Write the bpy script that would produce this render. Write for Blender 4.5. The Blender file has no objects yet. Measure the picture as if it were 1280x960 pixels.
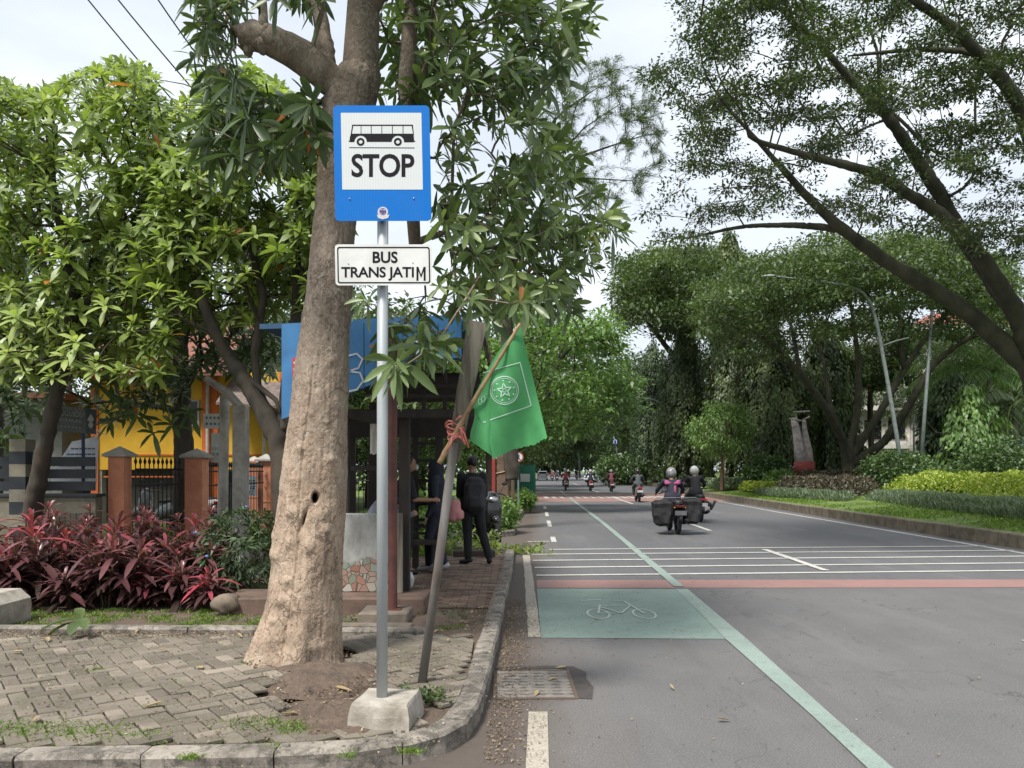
import bpy, bmesh, math, random
import numpy as np
from mathutils import Vector, Matrix, Euler
from mathutils import noise as mn
R = math.radians
sc = bpy.context.scene
col = sc.collection
rng = np.random.default_rng(7)
random.seed(7)
# ------------------------------------------------------------------ camera, sky, sun, exposure
F = 967.0; HZ = 588.0; EYE = 1.6
cam_d = bpy.data.cameras.new('camera'); cam = bpy.data.objects.new('camera', cam_d); col.objects.link(cam)
cam.location = (0, 0, EYE); cam.rotation_euler = (R(90), 0, 0)
cam_d.sensor_width = 36; cam_d.lens = 36 * F / 1280; cam_d.shift_y = (HZ - 480) / 1280
cam_d.clip_start = 0.05; cam_d.clip_end = 3000
sc.camera = cam
SUN_EL, SUN_ROT = 58, 215          # degrees; rotation clockwise from +Y: the light comes from behind and from the left
w = bpy.data.worlds.new('World'); sc.world = w; w.use_nodes = True
nt = w.node_tree; nt.nodes.clear()
def wn(t, **k):
    n = nt.nodes.new(t)
    for a, b in k.items(): setattr(n, a, b)
    return n
sky = wn('ShaderNodeTexSky', sky_type='NISHITA', sun_disc=False)
sky.sun_elevation = R(SUN_EL); sky.sun_rotation = R(SUN_ROT); sky.dust_density = 3; sky.air_density = 1
tc = wn('ShaderNodeTexCoord'); mp = wn('ShaderNodeMapping'); mp.inputs['Scale'].default_value = (1.6, 1.6, 4.0)
nz = wn('ShaderNodeTexNoise'); nz.inputs['Scale'].default_value = 1.7; nz.inputs['Detail'].default_value = 5; nz.inputs['Roughness'].default_value = .5
cr = wn('ShaderNodeValToRGB')
cr.color_ramp.elements[0].position = .3; cr.color_ramp.elements[0].color = (2.25, 2.45, 2.75, 1)
cr.color_ramp.elements[1].position = .72; cr.color_ramp.elements[1].color = (3.35, 3.5, 3.65, 1)
mx = wn('ShaderNodeMix', data_type='RGBA'); mx.inputs[0].default_value = .93
bg = wn('ShaderNodeBackground'); bg.inputs['Strength'].default_value = .12
ow = wn('ShaderNodeOutputWorld')
L = nt.links.new
L(tc.outputs['Generated'], mp.inputs[0]); L(mp.outputs[0], nz.inputs['Vector']); L(nz.outputs[0], cr.inputs[0])
L(sky.outputs[0], mx.inputs[6]); L(cr.outputs[0], mx.inputs[7]); L(mx.outputs[2], bg.inputs['Color']); L(bg.outputs[0], ow.inputs[0])
sd = bpy.data.lights.new('sun', 'SUN'); sd.energy = 2.0; sd.angle = R(13); sd.color = (1, .96, .9)
so = bpy.data.objects.new('sun', sd); col.objects.link(so)
d = Vector((math.sin(R(SUN_ROT)) * math.cos(R(SUN_EL)), math.cos(R(SUN_ROT)) * math.cos(R(SUN_EL)), math.sin(R(SUN_EL))))
so.rotation_euler = d.to_track_quat('Z', 'Y').to_euler()
vs = sc.view_settings; vs.view_transform = 'Standard'; vs.look = 'None'; vs.exposure = 1.53; vs.gamma = 1; vs.use_curve_mapping = False
sc.cycles.max_bounces = 8; sc.cycles.transparent_max_bounces = 8

# ------------------------------------------------------------------ helpers
def pt(px, py, D): return Vector(((px - 640) * D / F, D, EYE - (py - HZ) * D / F))
def gd(px, py, z=0.0):
    D = (EYE - z) * F / (py - HZ)
    return Vector(((px - 640) * D / F, D, z))
def tag(o, label=None, cat=None, group=None, kind=None):
    if label: o['label'] = label
    if cat: o['category'] = cat
    if group: o['group'] = group
    if kind: o['kind'] = kind
    return o
def empty(name, loc=(0, 0, 0), rz=0, label=None, cat=None, group=None):
    o = bpy.data.objects.new(name, None); col.objects.link(o)
    o.location = loc; o.rotation_euler = (0, 0, rz); o.empty_display_size = .2
    return tag(o, label, cat, group)
def copy_tree(o, parent=None):
    c = o.copy(); col.objects.link(c)
    c.parent = parent
    if parent is not None: c.matrix_parent_inverse = o.matrix_parent_inverse.copy()
    for ch in list(o.children): copy_tree(ch, c)
    return c
def frames(P):
    P = np.asarray(P, float); T = np.gradient(P, axis=0); T /= np.linalg.norm(T, axis=1)[:, None] + 1e-9
    a = np.array([0, 0, 1.]) if abs(T[0][2]) < .9 else np.array([1., 0, 0])
    n = np.cross(T[0], a); n /= np.linalg.norm(n); N = [n]
    for i in range(1, len(P)):
        n = N[-1] - T[i] * np.dot(N[-1], T[i]); l = np.linalg.norm(n)
        n = n / l if l > 1e-6 else N[-1]; N.append(n)
    N = np.array(N); return T, N, np.cross(T, N)
class MB:
    def __init__(s): s.v = []; s.f = []; s.m = []
    def add(s, V, Fs, mi=0, M=None):
        b = len(s.v)
        for p in V:
            p = Vector(p)
            if M is not None: p = M @ p
            s.v.append(p[:])
        for f in Fs: s.f.append([b + i for i in f]); s.m.append(mi)
        return s
    def box(s, x0, x1, y0, y1, z0, z1, mi=0, M=None, bev=0):
        if bev:
            b = bev; V = []
            for sx, sy, sz in [(a, c, e) for a in (0, 1) for c in (0, 1) for e in (0, 1)]:
                X, Y, Z = (x0, x1)[sx], (y0, y1)[sy], (z0, z1)[sz]; dx, dy, dz = (b, -b)[sx], (b, -b)[sy], (b, -b)[sz]
                V += [(X + dx, Y + dy, Z), (X + dx, Y, Z + dz), (X, Y + dy, Z + dz)]
            bm = bmesh.new()
            for p in V: bm.verts.new(p)
            bmesh.ops.convex_hull(bm, input=bm.verts); bm.verts.index_update()
            s.add([v.co[:] for v in bm.verts], [[v.index for v in f.verts] for f in bm.faces], mi, M); bm.free(); return s
        V = [(x0, y0, z0), (x1, y0, z0), (x1, y1, z0), (x0, y1, z0), (x0, y0, z1), (x1, y0, z1), (x1, y1, z1), (x0, y1, z1)]
        return s.add(V, [(0, 3, 2, 1), (4, 5, 6, 7), (0, 1, 5, 4), (1, 2, 6, 5), (2, 3, 7, 6), (3, 0, 4, 7)], mi, M)
    def tube(s, P, r, k=8, mi=0, M=None, cap=True, sx=1):
        P = [tuple(p) for p in P]; n = len(P)
        if not hasattr(r, '__len__'): r = [r] * n
        T, N, B = frames(P); V = []
        for i in range(n):
            for j in range(k):
                a = 2 * math.pi * j / k
                V.append(tuple(np.array(P[i]) + (N[i] * math.cos(a) * sx + B[i] * math.sin(a)) * r[i]))
        Fs = [(i * k + j, i * k + (j + 1) % k, (i + 1) * k + (j + 1) % k, (i + 1) * k + j) for i in range(n - 1) for j in range(k)]
        if cap: Fs += [tuple(range(k - 1, -1, -1)), tuple((n - 1) * k + j for j in range(k))]
        return s.add(V, Fs, mi, M)
    def ell(s, c, r, k=14, mi=0, M=None):
        if not hasattr(r, '__len__'): r = (r, r, r)
        h = k // 2; V = []; Fs = []
        for i in range(h + 1):
            t = math.pi * i / h
            for j in range(k):
                a = 2 * math.pi * j / k
                V.append((c[0] + r[0] * math.sin(t) * math.cos(a), c[1] + r[1] * math.sin(t) * math.sin(a), c[2] + r[2] * math.cos(t)))
        for i in range(h):
            for j in range(k): Fs.append((i * k + j, (i + 1) * k + j, (i + 1) * k + (j + 1) % k, i * k + (j + 1) % k))
        return s.add(V, Fs, mi, M)
    def prism(s, poly, f0, f1, mi=0):
        """poly: 2-D points; f0/f1 map (a,b) to front / back 3-D points"""
        n = len(poly); V = [f0(*p) for p in poly] + [f1(*p) for p in poly]
        return s.add(V, [tuple(range(n)), tuple(range(2 * n - 1, n - 1, -1))] + [(i, i + n, (i + 1) % n + n, (i + 1) % n) for i in range(n)], mi)
    def sheet(s, poly, z, mi=0): return s.add([(p[0], p[1], z) for p in poly], [tuple(range(len(poly)))], mi)
    def build(s, name, mats, parent=None, smooth=False, loc=None):
        me = bpy.data.meshes.new(name); me.from_pydata(s.v, [], s.f)
        if not isinstance(mats, (list, tuple)): mats = [mats]
        for m in mats: me.materials.append(m)
        if len(mats) > 1: me.polygons.foreach_set('material_index', s.m)
        if smooth: me.polygons.foreach_set('use_smooth', [True] * len(me.polygons))
        me.validate(); me.update()
        o = bpy.data.objects.new(name, me); col.objects.link(o)
        if parent is not None: o.parent = parent
        if loc is not None: o.location = loc
        return o
def fixn(o):
    bm = bmesh.new(); bm.from_mesh(o.data); bmesh.ops.recalc_face_normals(bm, faces=bm.faces); bm.to_mesh(o.data); bm.free(); return o
def recenter(o):
    """moves the origin of a one-mesh thing to its base without moving the mesh"""
    n = len(o.data.vertices); a = np.empty(n * 3); o.data.vertices.foreach_get('co', a); a = a.reshape(-1, 3)
    c = np.array([(a[:, 0].min() + a[:, 0].max()) / 2, (a[:, 1].min() + a[:, 1].max()) / 2, a[:, 2].min()])
    o.data.vertices.foreach_set('co', (a - c).ravel()); o.data.update(); o.location = Vector(c) + o.location
    return o
def remesh(o, vox=.012, smooth_it=3):
    m = o.modifiers.new('r', 'REMESH'); m.mode = 'VOXEL'; m.voxel_size = vox; m.use_smooth_shade = True
    s_ = o.modifiers.new('s', 'SMOOTH'); s_.iterations = smooth_it; s_.factor = .5
    bpy.context.view_layer.update()
    me = bpy.data.meshes.new_from_object(o.evaluated_get(bpy.context.evaluated_depsgraph_get()))
    mats = [m_ for m_ in o.data.materials]; o.modifiers.clear(); o.data = me
    if not me.materials:
        for m_ in mats: me.materials.append(m_)
    return o
_tc = {}
def text_geo(t, bold=0.0, spacing=1.0):
    k = (t, bold, spacing)
    if k in _tc: return _tc[k]
    c = bpy.data.curves.new('t', 'FONT'); c.body = t; c.size = 1; c.offset = bold; c.space_character = spacing; c.resolution_u = 4
    o = bpy.data.objects.new('t', c); col.objects.link(o); bpy.context.view_layer.update()
    me = bpy.data.meshes.new_from_object(o.evaluated_get(bpy.context.evaluated_depsgraph_get()))
    V = np.array([v.co[:] for v in me.vertices]); Fs = [list(p.vertices) for p in me.polygons]
    V -= V.min(0); s = V.max(0); V[:, 0] /= s[0]; V[:, 1] /= s[1]
    bpy.data.objects.remove(o); bpy.data.curves.remove(c); bpy.data.meshes.remove(me)
    _tc[k] = (V, Fs); return V, Fs
def put_text(mb, t, f, x0, x1, y0, y1, mi=0, bold=0.0, spacing=1.0):
    """fills the rectangle x0..x1, y0..y1 (y0 the foot of the letters); f maps (x,y) to 3-D"""
    V, Fs = text_geo(t, bold, spacing)
    mb.add([f(x0 + p[0] * (x1 - x0), y0 + p[1] * (y1 - y0)) for p in V], Fs, mi)

# ------------------------------------------------------------------ materials
def srgb(r, g, b): return tuple(((c / 255 + .055) / 1.055) ** 2.4 if c / 255 > .04045 else c / 255 / 12.92 for c in (r, g, b))
class NT:
    def __init__(s, name):
        s.m = bpy.data.materials.new(name); s.m.use_nodes = True; s.t = s.m.node_tree; s.t.nodes.clear()
        s.out = s.n('ShaderNodeOutputMaterial'); s.p = s.n('ShaderNodeBsdfPrincipled'); s.l(s.p.outputs[0], s.out.inputs[0])
        s.tc = s.n('ShaderNodeTexCoord')
    def n(s, t, **k):
        x = s.t.nodes.new(t)
        for a, b in k.items(): setattr(x, a, b)
        return x
    def l(s, a, b): s.t.links.new(a, b)
    def noise(s, scale, detail=4, rough=.6, dist=0, stretch=None, coord='Object'):
        x = s.n('ShaderNodeTexNoise'); x.inputs['Scale'].default_value = scale; x.inputs['Detail'].default_value = detail
        x.inputs['Roughness'].default_value = rough; x.inputs['Distortion'].default_value = dist
        if stretch:
            q = s.n('ShaderNodeMapping'); q.inputs['Scale'].default_value = stretch; s.l(s.tc.outputs[coord], q.inputs[0]); s.l(q.outputs[0], x.inputs['Vector'])
        else: s.l(s.tc.outputs[coord], x.inputs['Vector'])
        return x.outputs[0]
    def ramp(s, fac, stops):
        x = s.n('ShaderNodeValToRGB'); e = x.color_ramp.elements
        while len(e) < len(stops): e.new(.5)
        for el, (p, c) in zip(e, stops): el.position = p; el.color = (c[0], c[1], c[2], 1) if hasattr(c, '__len__') else (c, c, c, 1)
        s.l(fac, x.inputs[0]); return x.outputs[0]
    def mix(s, fac, a, b, mode='MIX'):
        x = s.n('ShaderNodeMix', data_type='RGBA', blend_type=mode)
        for i, q in ((0, fac), (6, a), (7, b)):
            if hasattr(q, 'is_output'): s.l(q, x.inputs[i])
            elif hasattr(q, '__len__'): x.inputs[i].default_value = (*q[:3], 1)
            elif i: x.inputs[i].default_value = (q, q, q, 1)
            else: x.inputs[i].default_value = q
        return x.outputs[2]
    def math(s, op, a, b=0.0, c=None):
        x = s.n('ShaderNodeMath', operation=op)
        for i, q in ((0, a), (1, b), (2, c)):
            if q is None: continue
            if hasattr(q, 'is_output'): s.l(q, x.inputs[i])
            else: x.inputs[i].default_value = q
        return x.outputs[0]
    def bump(s, h, strength=.3, dist=.01):
        x = s.n('ShaderNodeBump'); x.inputs['Strength'].default_value = strength; x.inputs['Distance'].default_value = dist
        s.l(h, x.inputs['Height'])
        if s.p.inputs['Normal'].is_linked: s.l(s.p.inputs['Normal'].links[0].from_socket, x.inputs['Normal'])
        s.l(x.outputs[0], s.p.inputs['Normal'])
    def col(s, c):
        if hasattr(c, 'is_output'): s.l(c, s.p.inputs['Base Color'])
        else: s.p.inputs['Base Color'].default_value = (*c, 1)
    def set(s, **k):
        for a, b in k.items():
            s.p.inputs[a.replace('_', ' ')].default_value = b
        return s
_mats = {}
def M(name, c1, c2=None, scale=6, rough=.7, bump=.15, bscale=60, metal=0, stretch=None, spec=.4, lo=.35, hi=.65, coat=0):
    if name in _mats: return _mats[name]
    x = NT(name); c2 = c2 or tuple(v * .75 for v in c1)
    x.col(x.ramp(x.noise(scale, 5, .6, .3, stretch), [(lo, c1), (hi, c2)]))
    x.set(Roughness=rough, Metallic=metal, Specular_IOR_Level=spec)
    if coat: x.set(Coat_Weight=coat)
    if bump: x.bump(x.noise(bscale, 4, .6, 0, stretch), bump, .006)
    _mats[name] = x.m; return x.m
def leafmat(name, stops, rough=.42, trans=.35, spec=.5, under=1.25):
    if name in _mats: return _mats[name]
    x = NT(name); at = x.n('ShaderNodeAttribute', attribute_name='var')
    c = x.ramp(at.outputs['Fac'], stops)
    c = x.mix(x.ramp(x.noise(14, 3), [(.35, 0), (.7, .35)]), c, tuple(v * .6 for v in stops[len(stops) // 2][1]))
    x.col(c); x.set(Roughness=rough, Specular_IOR_Level=spec)
    t = x.n('ShaderNodeBsdfTranslucent'); ms = x.n('ShaderNodeMixShader'); ms.inputs[0].default_value = trans
    tcx = x.mix(1, c, (1.15, 1.25, .55), 'MULTIPLY'); x.l(tcx, t.inputs[0])
    x.l(x.p.outputs[0], ms.inputs[1]); x.l(t.outputs[0], ms.inputs[2]); x.l(ms.outputs[0], x.out.inputs[0])
    _mats[name] = x.m; return x.m
G = {}
G['cerbera'] = leafmat('broad_leaf', [(0, (.035, .06, .028)), (.4, (.075, .12, .048)), (.8, (.165, .23, .085)), (.985, (.27, .34, .13)), (1, (.36, .12, .02))], .38, .3)
G['light'] = leafmat('light_leaf', [(0, (.06, .09, .035)), (.3, (.15, .21, .06)), (.75, (.31, .4, .11)), (.985, (.46, .53, .17)), (1, (.45, .15, .03))], .4, .4)
G['rain'] = leafmat('rain_tree_leaf', [(0, (.022, .038, .018)), (.6, (.055, .08, .034)), (1, (.12, .155, .065))], .5, .4)
G['mid'] = leafmat('tree_leaf', [(0, (.035, .06, .027)), (.6, (.09, .135, .052)), (1, (.19, .25, .09))], .5, .3)
G['bright'] = leafmat('bright_tree_leaf', [(0, (.08, .14, .045)), (.6, (.16, .27, .08)), (1, (.27, .4, .12))], .45, .35)
G['dark'] = leafmat('dark_tree_leaf', [(0, (.035, .06, .028)), (.6, (.065, .105, .045)), (1, (.12, .17, .07))], .5, .3)
G['droop'] = leafmat('drooping_leaf', [(0, (.03, .05, .024)), (.5, (.09, .13, .05)), (1, (.2, .26, .09))], .45, .3)
G['grass'] = leafmat('grass_blade', [(0, (.07, .13, .025)), (.6, (.15, .25, .04)), (1, (.28, .36, .08))], .6, .35, .3)
G['yellow'] = leafmat('yellow_hedge_leaf', [(0, (.14, .21, .03)), (.5, (.29, .38, .045)), (1, (.47, .52, .08))], .45, .3)
G['grey'] = leafmat('grey_hedge_leaf', [(0, (.08, .13, .07)), (.5, (.16, .22, .13)), (1, (.27, .33, .2))], .5, .25)
G['brown'] = leafmat('brown_hedge_leaf', [(0, (.05, .045, .03)), (.5, (.1, .085, .06)), (1, (.15, .13, .08))], .5, .25)
G['hedge'] = leafmat('hedge_leaf', [(0, (.04, .075, .03)), (.5, (.075, .13, .045)), (1, (.14, .22, .07))], .45, .25)
G['red'] = leafmat('cordyline_leaf', [(0, (.03, .035, .022)), (.3, (.06, .033, .032)), (.7, (.135, .055, .062)), (.93, (.26, .115, .125)), (1, (.5, .06, .1))], .3, .25, .6)
BARK = M('bark_dark', (.075, .06, .045), (.03, .028, .022), 5, .9, .6, 30, stretch=(1, 1, .3))
BARKM = M('bark_mossy', (.07, .065, .042), (.028, .032, .02), 3, .95, .7, 22, stretch=(1, 1, .5))
BARKT = M('bark_tan', (.3, .22, .16), (.13, .1, .075), 6, .9, .6, 30)

# ------------------------------------------------------------------ foliage
def leaves(P, A, Lh, W, fold=.12, bend=.25, st='mid', var=None, N=None):
    """numpy leaf builder: base points P, unit axes A, lengths, widths -> verts, faces(list of arrays), var"""
    n = len(P); P = np.asarray(P, float); A = np.asarray(A, float); A = A / (np.linalg.norm(A, axis=1)[:, None] + 1e-9)
    Lh = np.broadcast_to(np.asarray(Lh, float), (n,)); W = np.broadcast_to(np.asarray(W, float), (n,))
    if N is None: N = rng.normal(0, .35, (n, 3)) + np.array([0, 0, 1.])
    S = np.cross(A, N); S /= np.linalg.norm(S, axis=1)[:, None] + 1e-9
    U = np.cross(S, A)
    if st == 'lo':
        ts = [(0, 0), (.45, 1), (1, 0)]
    elif st == 'mid': ts = [(0, .12), (.35, .85), (.72, .9), (1, 0)]
    else: ts = [(0, .08), (.18, .45), (.42, .9), (.66, 1), (.86, .66), (1, 0)]
    rows = []
    for t, wf in ts:
        c = P + A * (Lh * t)[:, None] - np.array([0, 0, 1.]) * (Lh * bend * t * t)[:, None]
        h = S * (W * wf * .5)[:, None]; f = U * (W * wf * fold)[:, None]
        if wf == 0: rows.append([c])
        elif st == 'hi': rows.append([c - h + f, c - f * .3, c + h + f])
        else: rows.append([c - h + f, c + h + f])
    order = [r for row in rows for r in row]; k = len(order); V = np.stack(order, 1).reshape(-1, 3)
    idx = []; c = 0
    for row in rows: idx.append(list(range(c, c + len(row)))); c += len(row)
    fl = []
    for a, b in zip(idx[:-1], idx[1:]):
        if len(a) == 1 and len(b) > 1:
            for i in range(len(b) - 1): fl.append((a[0], b[i + 1], b[i]))
        elif len(b) == 1:
            for i in range(len(a) - 1): fl.append((a[i], a[i + 1], b[0]))
        else:
            for i in range(len(a) - 1): fl.append((a[i], a[i + 1], b[i + 1], b[i]))
    if st == 'lo': fl = [(0, 2, 3, 1)]
    base = (np.arange(n) * k)[:, None]
    tri = [base + np.array(f)[None] for f in fl if len(f) == 3]; quad = [base + np.array(f)[None] for f in fl if len(f) == 4]
    if var is None: var = rng.random(n)
    return V, (np.concatenate(tri) if tri else np.zeros((0, 3), int)), (np.concatenate(quad) if quad else np.zeros((0, 4), int)), np.repeat(var, k)
def np_mesh(name, parts, mat, parent=None, loc=None):
    V = []; T = []; Q = []; A = []; b = 0
    for v, t, q, a in parts: V.append(v); T.append(t + b); Q.append(q + b); A.append(a); b += len(v)
    V = np.concatenate(V); T = np.concatenate(T); Q = np.concatenate(Q); A = np.concatenate(A)
    me = bpy.data.meshes.new(name); me.vertices.add(len(V)); me.vertices.foreach_set('co', V.ravel())
    nl = T.size + Q.size; me.loops.add(nl); me.loops.foreach_set('vertex_index', np.concatenate([T.ravel(), Q.ravel()]).astype(np.int32))
    me.polygons.add(len(T) + len(Q))
    ls = np.concatenate([np.arange(len(T)) * 3, T.size + np.arange(len(Q)) * 4]).astype(np.int32)
    me.polygons.foreach_set('loop_start', ls)
    at = me.attributes.new('var', 'FLOAT', 'POINT'); at.data.foreach_set('value', A.astype(np.float32))
    me.polygons.foreach_set('use_smooth', np.ones(len(T) + len(Q), bool))
    me.materials.append(mat); me.update(calc_edges=True); me.validate()
    o = bpy.data.objects.new(name, me); col.objects.link(o)
    if parent is not None: o.parent = parent
    if loc is not None: o.location = loc
    return o
def unit(a): return a / (np.linalg.norm(a, axis=-1, keepdims=True) + 1e-9)
def whorls(C, D, n=(8, 13), L_=.22, W=.055, st='mid', spread=(25, 100), bend=.25, varb=None):
    """rosettes of long leaves round the twig ends C pointing along D"""
    P = []; A = []; Ls = []; Vv = []; Nn = []
    for i, (c, d) in enumerate(zip(C, D)):
        k = random.randint(*n); d = np.array(d) / np.linalg.norm(d)
        a = np.array([0, 0, 1.]) if abs(d[2]) < .9 else np.array([1., 0, 0])
        x = np.cross(d, a); x /= np.linalg.norm(x); y = np.cross(d, x); a0 = random.random() * 6.28
        vb = random.random() if varb is None else varb[i]
        s = random.uniform(.55, 1.22)
        for j in range(k):
            t = j / max(1, k - 1); az = a0 + j * 2.399; el = R(spread[0] + (spread[1] - spread[0]) * t + random.uniform(-10, 10))
            ax = d * math.cos(el) + (x * math.cos(az) + y * math.sin(az)) * math.sin(el)
            P.append(c - d * .05 * t * s); A.append(ax); Ls.append(L_ * s * random.uniform(.75, 1.1) * (.75 + .35 * t)); Nn.append(d + ax * -.3 + np.array([0, 0, .4]))
            Vv.append(min(.97, max(0, vb * .6 + random.random() * .3 + .15 * (1 - t))) if random.random() > .004 else 1)
    Ls = np.array(Ls)
    return leaves(P, A, Ls, W * Ls / L_, bend=bend, st=st, var=np.array(Vv), N=np.array(Nn))
def grow(limbs, targets, seg=.5, pw=.45, rtip=.008, wander=.12, k=6, pl=.35, droop=0.0, rmax=None):
    """limbs: list of polylines [(x,y,z,r)...]; each starts at the nearest node of those before it. Targets are joined to the nearest
    place of the growing skeleton. Returns a MB with all the wood and each target's twig direction."""
    pos = []; par = []; rad = []; pln = []
    for li in limbs:
        pr = -1
        if pos:
            p0 = np.array(li[0][:3]); pr = int(np.argmin(((np.array(pos) - p0) ** 2).sum(1)))
        li = [np.array(q, float) for q in li]
        for a, b in zip(li[:-1], li[1:]):
            L_ = np.linalg.norm(b[:3] - a[:3]); m = max(1, int(L_ / seg))
            for i in range(m + (b is li[-1])):
                q = a + (b - a) * i / m
                pln.append((pln[pr] + np.linalg.norm(q[:3] - pos[pr])) if pr >= 0 else 0)
                pos.append(q[:3]); par.append(pr); rad.append(q[3]); pr = len(pos) - 1
    fixed = len(pos)
    T = np.array(targets, float).reshape(-1, 3); base = np.array(pos)
    dist = np.array([np.min(((base - t) ** 2).sum(1)) for t in T]) if len(T) else []
    cap = fixed + len(T) * 14 + 10
    PA = np.zeros((cap, 3)); PA[:fixed] = base; PL = np.zeros(cap); PL[:fixed] = pln; nn = fixed; tdir = [None] * len(T)
    lock = np.zeros(cap); lock[0] = 3.0 if len(limbs) > 1 else 0
    for ti in np.argsort(dist):
        t = T[ti]; dd = np.sqrt(((PA[:nn] - t) ** 2).sum(1)); c = dd + pl * PL[:nn] + lock[:nn]; j = int(np.argmin(c)); dj = dd[j]
        m = min(12, max(1, int(math.ceil(dj / seg)))); pr = j; p0 = PA[j].copy(); o = unit(rng.normal(0, 1, 3)) * wander * dj
        o[2] = abs(o[2]) * .7 + droop * dj
        for i in range(1, m + 1):
            f = i / m; q = p0 + (t - p0) * f + o * 4 * f * (1 - f) * .5
            PA[nn] = q; PL[nn] = PL[pr] + np.linalg.norm(q - PA[pr]); pos.append(q); par.append(pr); rad.append(0); pr = nn; nn += 1
            if nn >= cap: break
        tdir[ti] = PA[pr] - PA[par[pr]]
        if nn >= cap - 14: break
    n = len(pos); wgt = np.zeros(n); ch = [[] for _ in range(n)]
    for i in range(n - 1, -1, -1):
        if not ch[i]: wgt[i] += 1
        if par[i] >= 0: wgt[par[i]] += wgt[i]; ch[par[i]].append(i)
    r = [max(rad[i], rtip * wgt[i] ** pw) if i < fixed else rtip * wgt[i] ** pw for i in range(n)]
    if rmax: r = [min(v, rmax) if i >= fixed else v for i, v in enumerate(r)]
    for i in range(fixed, n): r[i] = min(r[i], r[par[i]] * .98)
    mb = MB(); st = [(0, None)] if n else []
    for i in range(n):
        if par[i] < 0 and i: st.append((i, None))
    while st:
        i, p = st.pop(); chain = []; rs = []
        if p is not None and np.linalg.norm(np.array(pos[p]) - pos[i]) > 1e-3: chain.append(pos[p]); rs.append(min(r[p] * .8, r[i] * 1.25))
        while True:
            if not chain or np.linalg.norm(np.array(chain[-1]) - pos[i]) > 1e-3: chain.append(pos[i]); rs.append(r[i])
            if not ch[i]:
                if not (i < fixed and rad[i] > .08): rs[-1] *= .5
                break
            c = sorted(ch[i], key=lambda q: -wgt[q] - (1e6 if q < fixed and par[q] == q - 1 else 0))
            for q in c[1:]: st.append((q, i))
            i = c[0]
        if len(chain) > 1:
            if rs[0] > .06:      # thick limbs: more sides, closer rings and a knobbly surface
                C_ = np.array(chain); dd_ = np.r_[0, np.cumsum(np.linalg.norm(np.diff(C_, axis=0), axis=1))]; sp_ = max(.05, rs[0] * .4); tt = np.linspace(0, dd_[-1], max(3, min(160, int(dd_[-1] / sp_))))
                for _ in range(1): C_[1:-1] = (C_[:-2] + 2 * C_[1:-1] + C_[2:]) / 4
                C2 = np.stack([np.interp(tt, dd_, C_[:, q]) for q in range(3)], 1); R2 = np.interp(tt, dd_, rs); b0 = len(mb.v); mb.tube(C2, list(R2), 14, cap=True)
                for q in range(b0, len(mb.v)):
                    r_ = R2[(q - b0) // 14]; v = Vector(mb.v[q]); c_ = Vector(C2[(q - b0) // 14]); f = .22 * mn.noise(v / (r_ * 2.2 + .05)) + .13 * mn.noise(v / (r_ * .8 + .03)); mb.v[q] = tuple(v + (v - c_) * f)
            else: mb.tube(chain, rs, max(4, k if rs[0] > .03 else 4), cap=False)
    return mb, [d if d is not None else np.array([0, 0, 1.]) for d in tdir]
def in_ell(c, r, n, shell=0.0):
    v = unit(rng.normal(0, 1, (n, 3))); rr = rng.random(n) ** (1 / 3); rr = shell + (1 - shell) * rr
    return np.array(c) + v * rr[:, None] * np.array(r)
def blob_leaves(C, n, rad, L_, W, flat=.5, st='lo', bend=.2, varj=.5, down=0.0):
    """n leaves round each clump centre C"""
    C = np.asarray(C); m = len(C); off = rng.normal(0, 1, (m, n, 3)); off = unit(off) * (rng.random((m, n, 1)) ** .5) * rad; off[..., 2] *= flat
    P = (C[:, None] + off).reshape(-1, 3); A = off.reshape(-1, 3) + rng.normal(0, rad * .5, (m * n, 3)); A[:, 2] -= down * rad
    vb = np.repeat(rng.random(m), n); v = np.clip(vb * varj + rng.random(m * n) * (1 - varj), 0, .97)
    l = L_ * rng.uniform(.6, 1.2, m * n)
    return leaves(P, A, l, W * l / L_, st=st, bend=bend, var=v)
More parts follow.
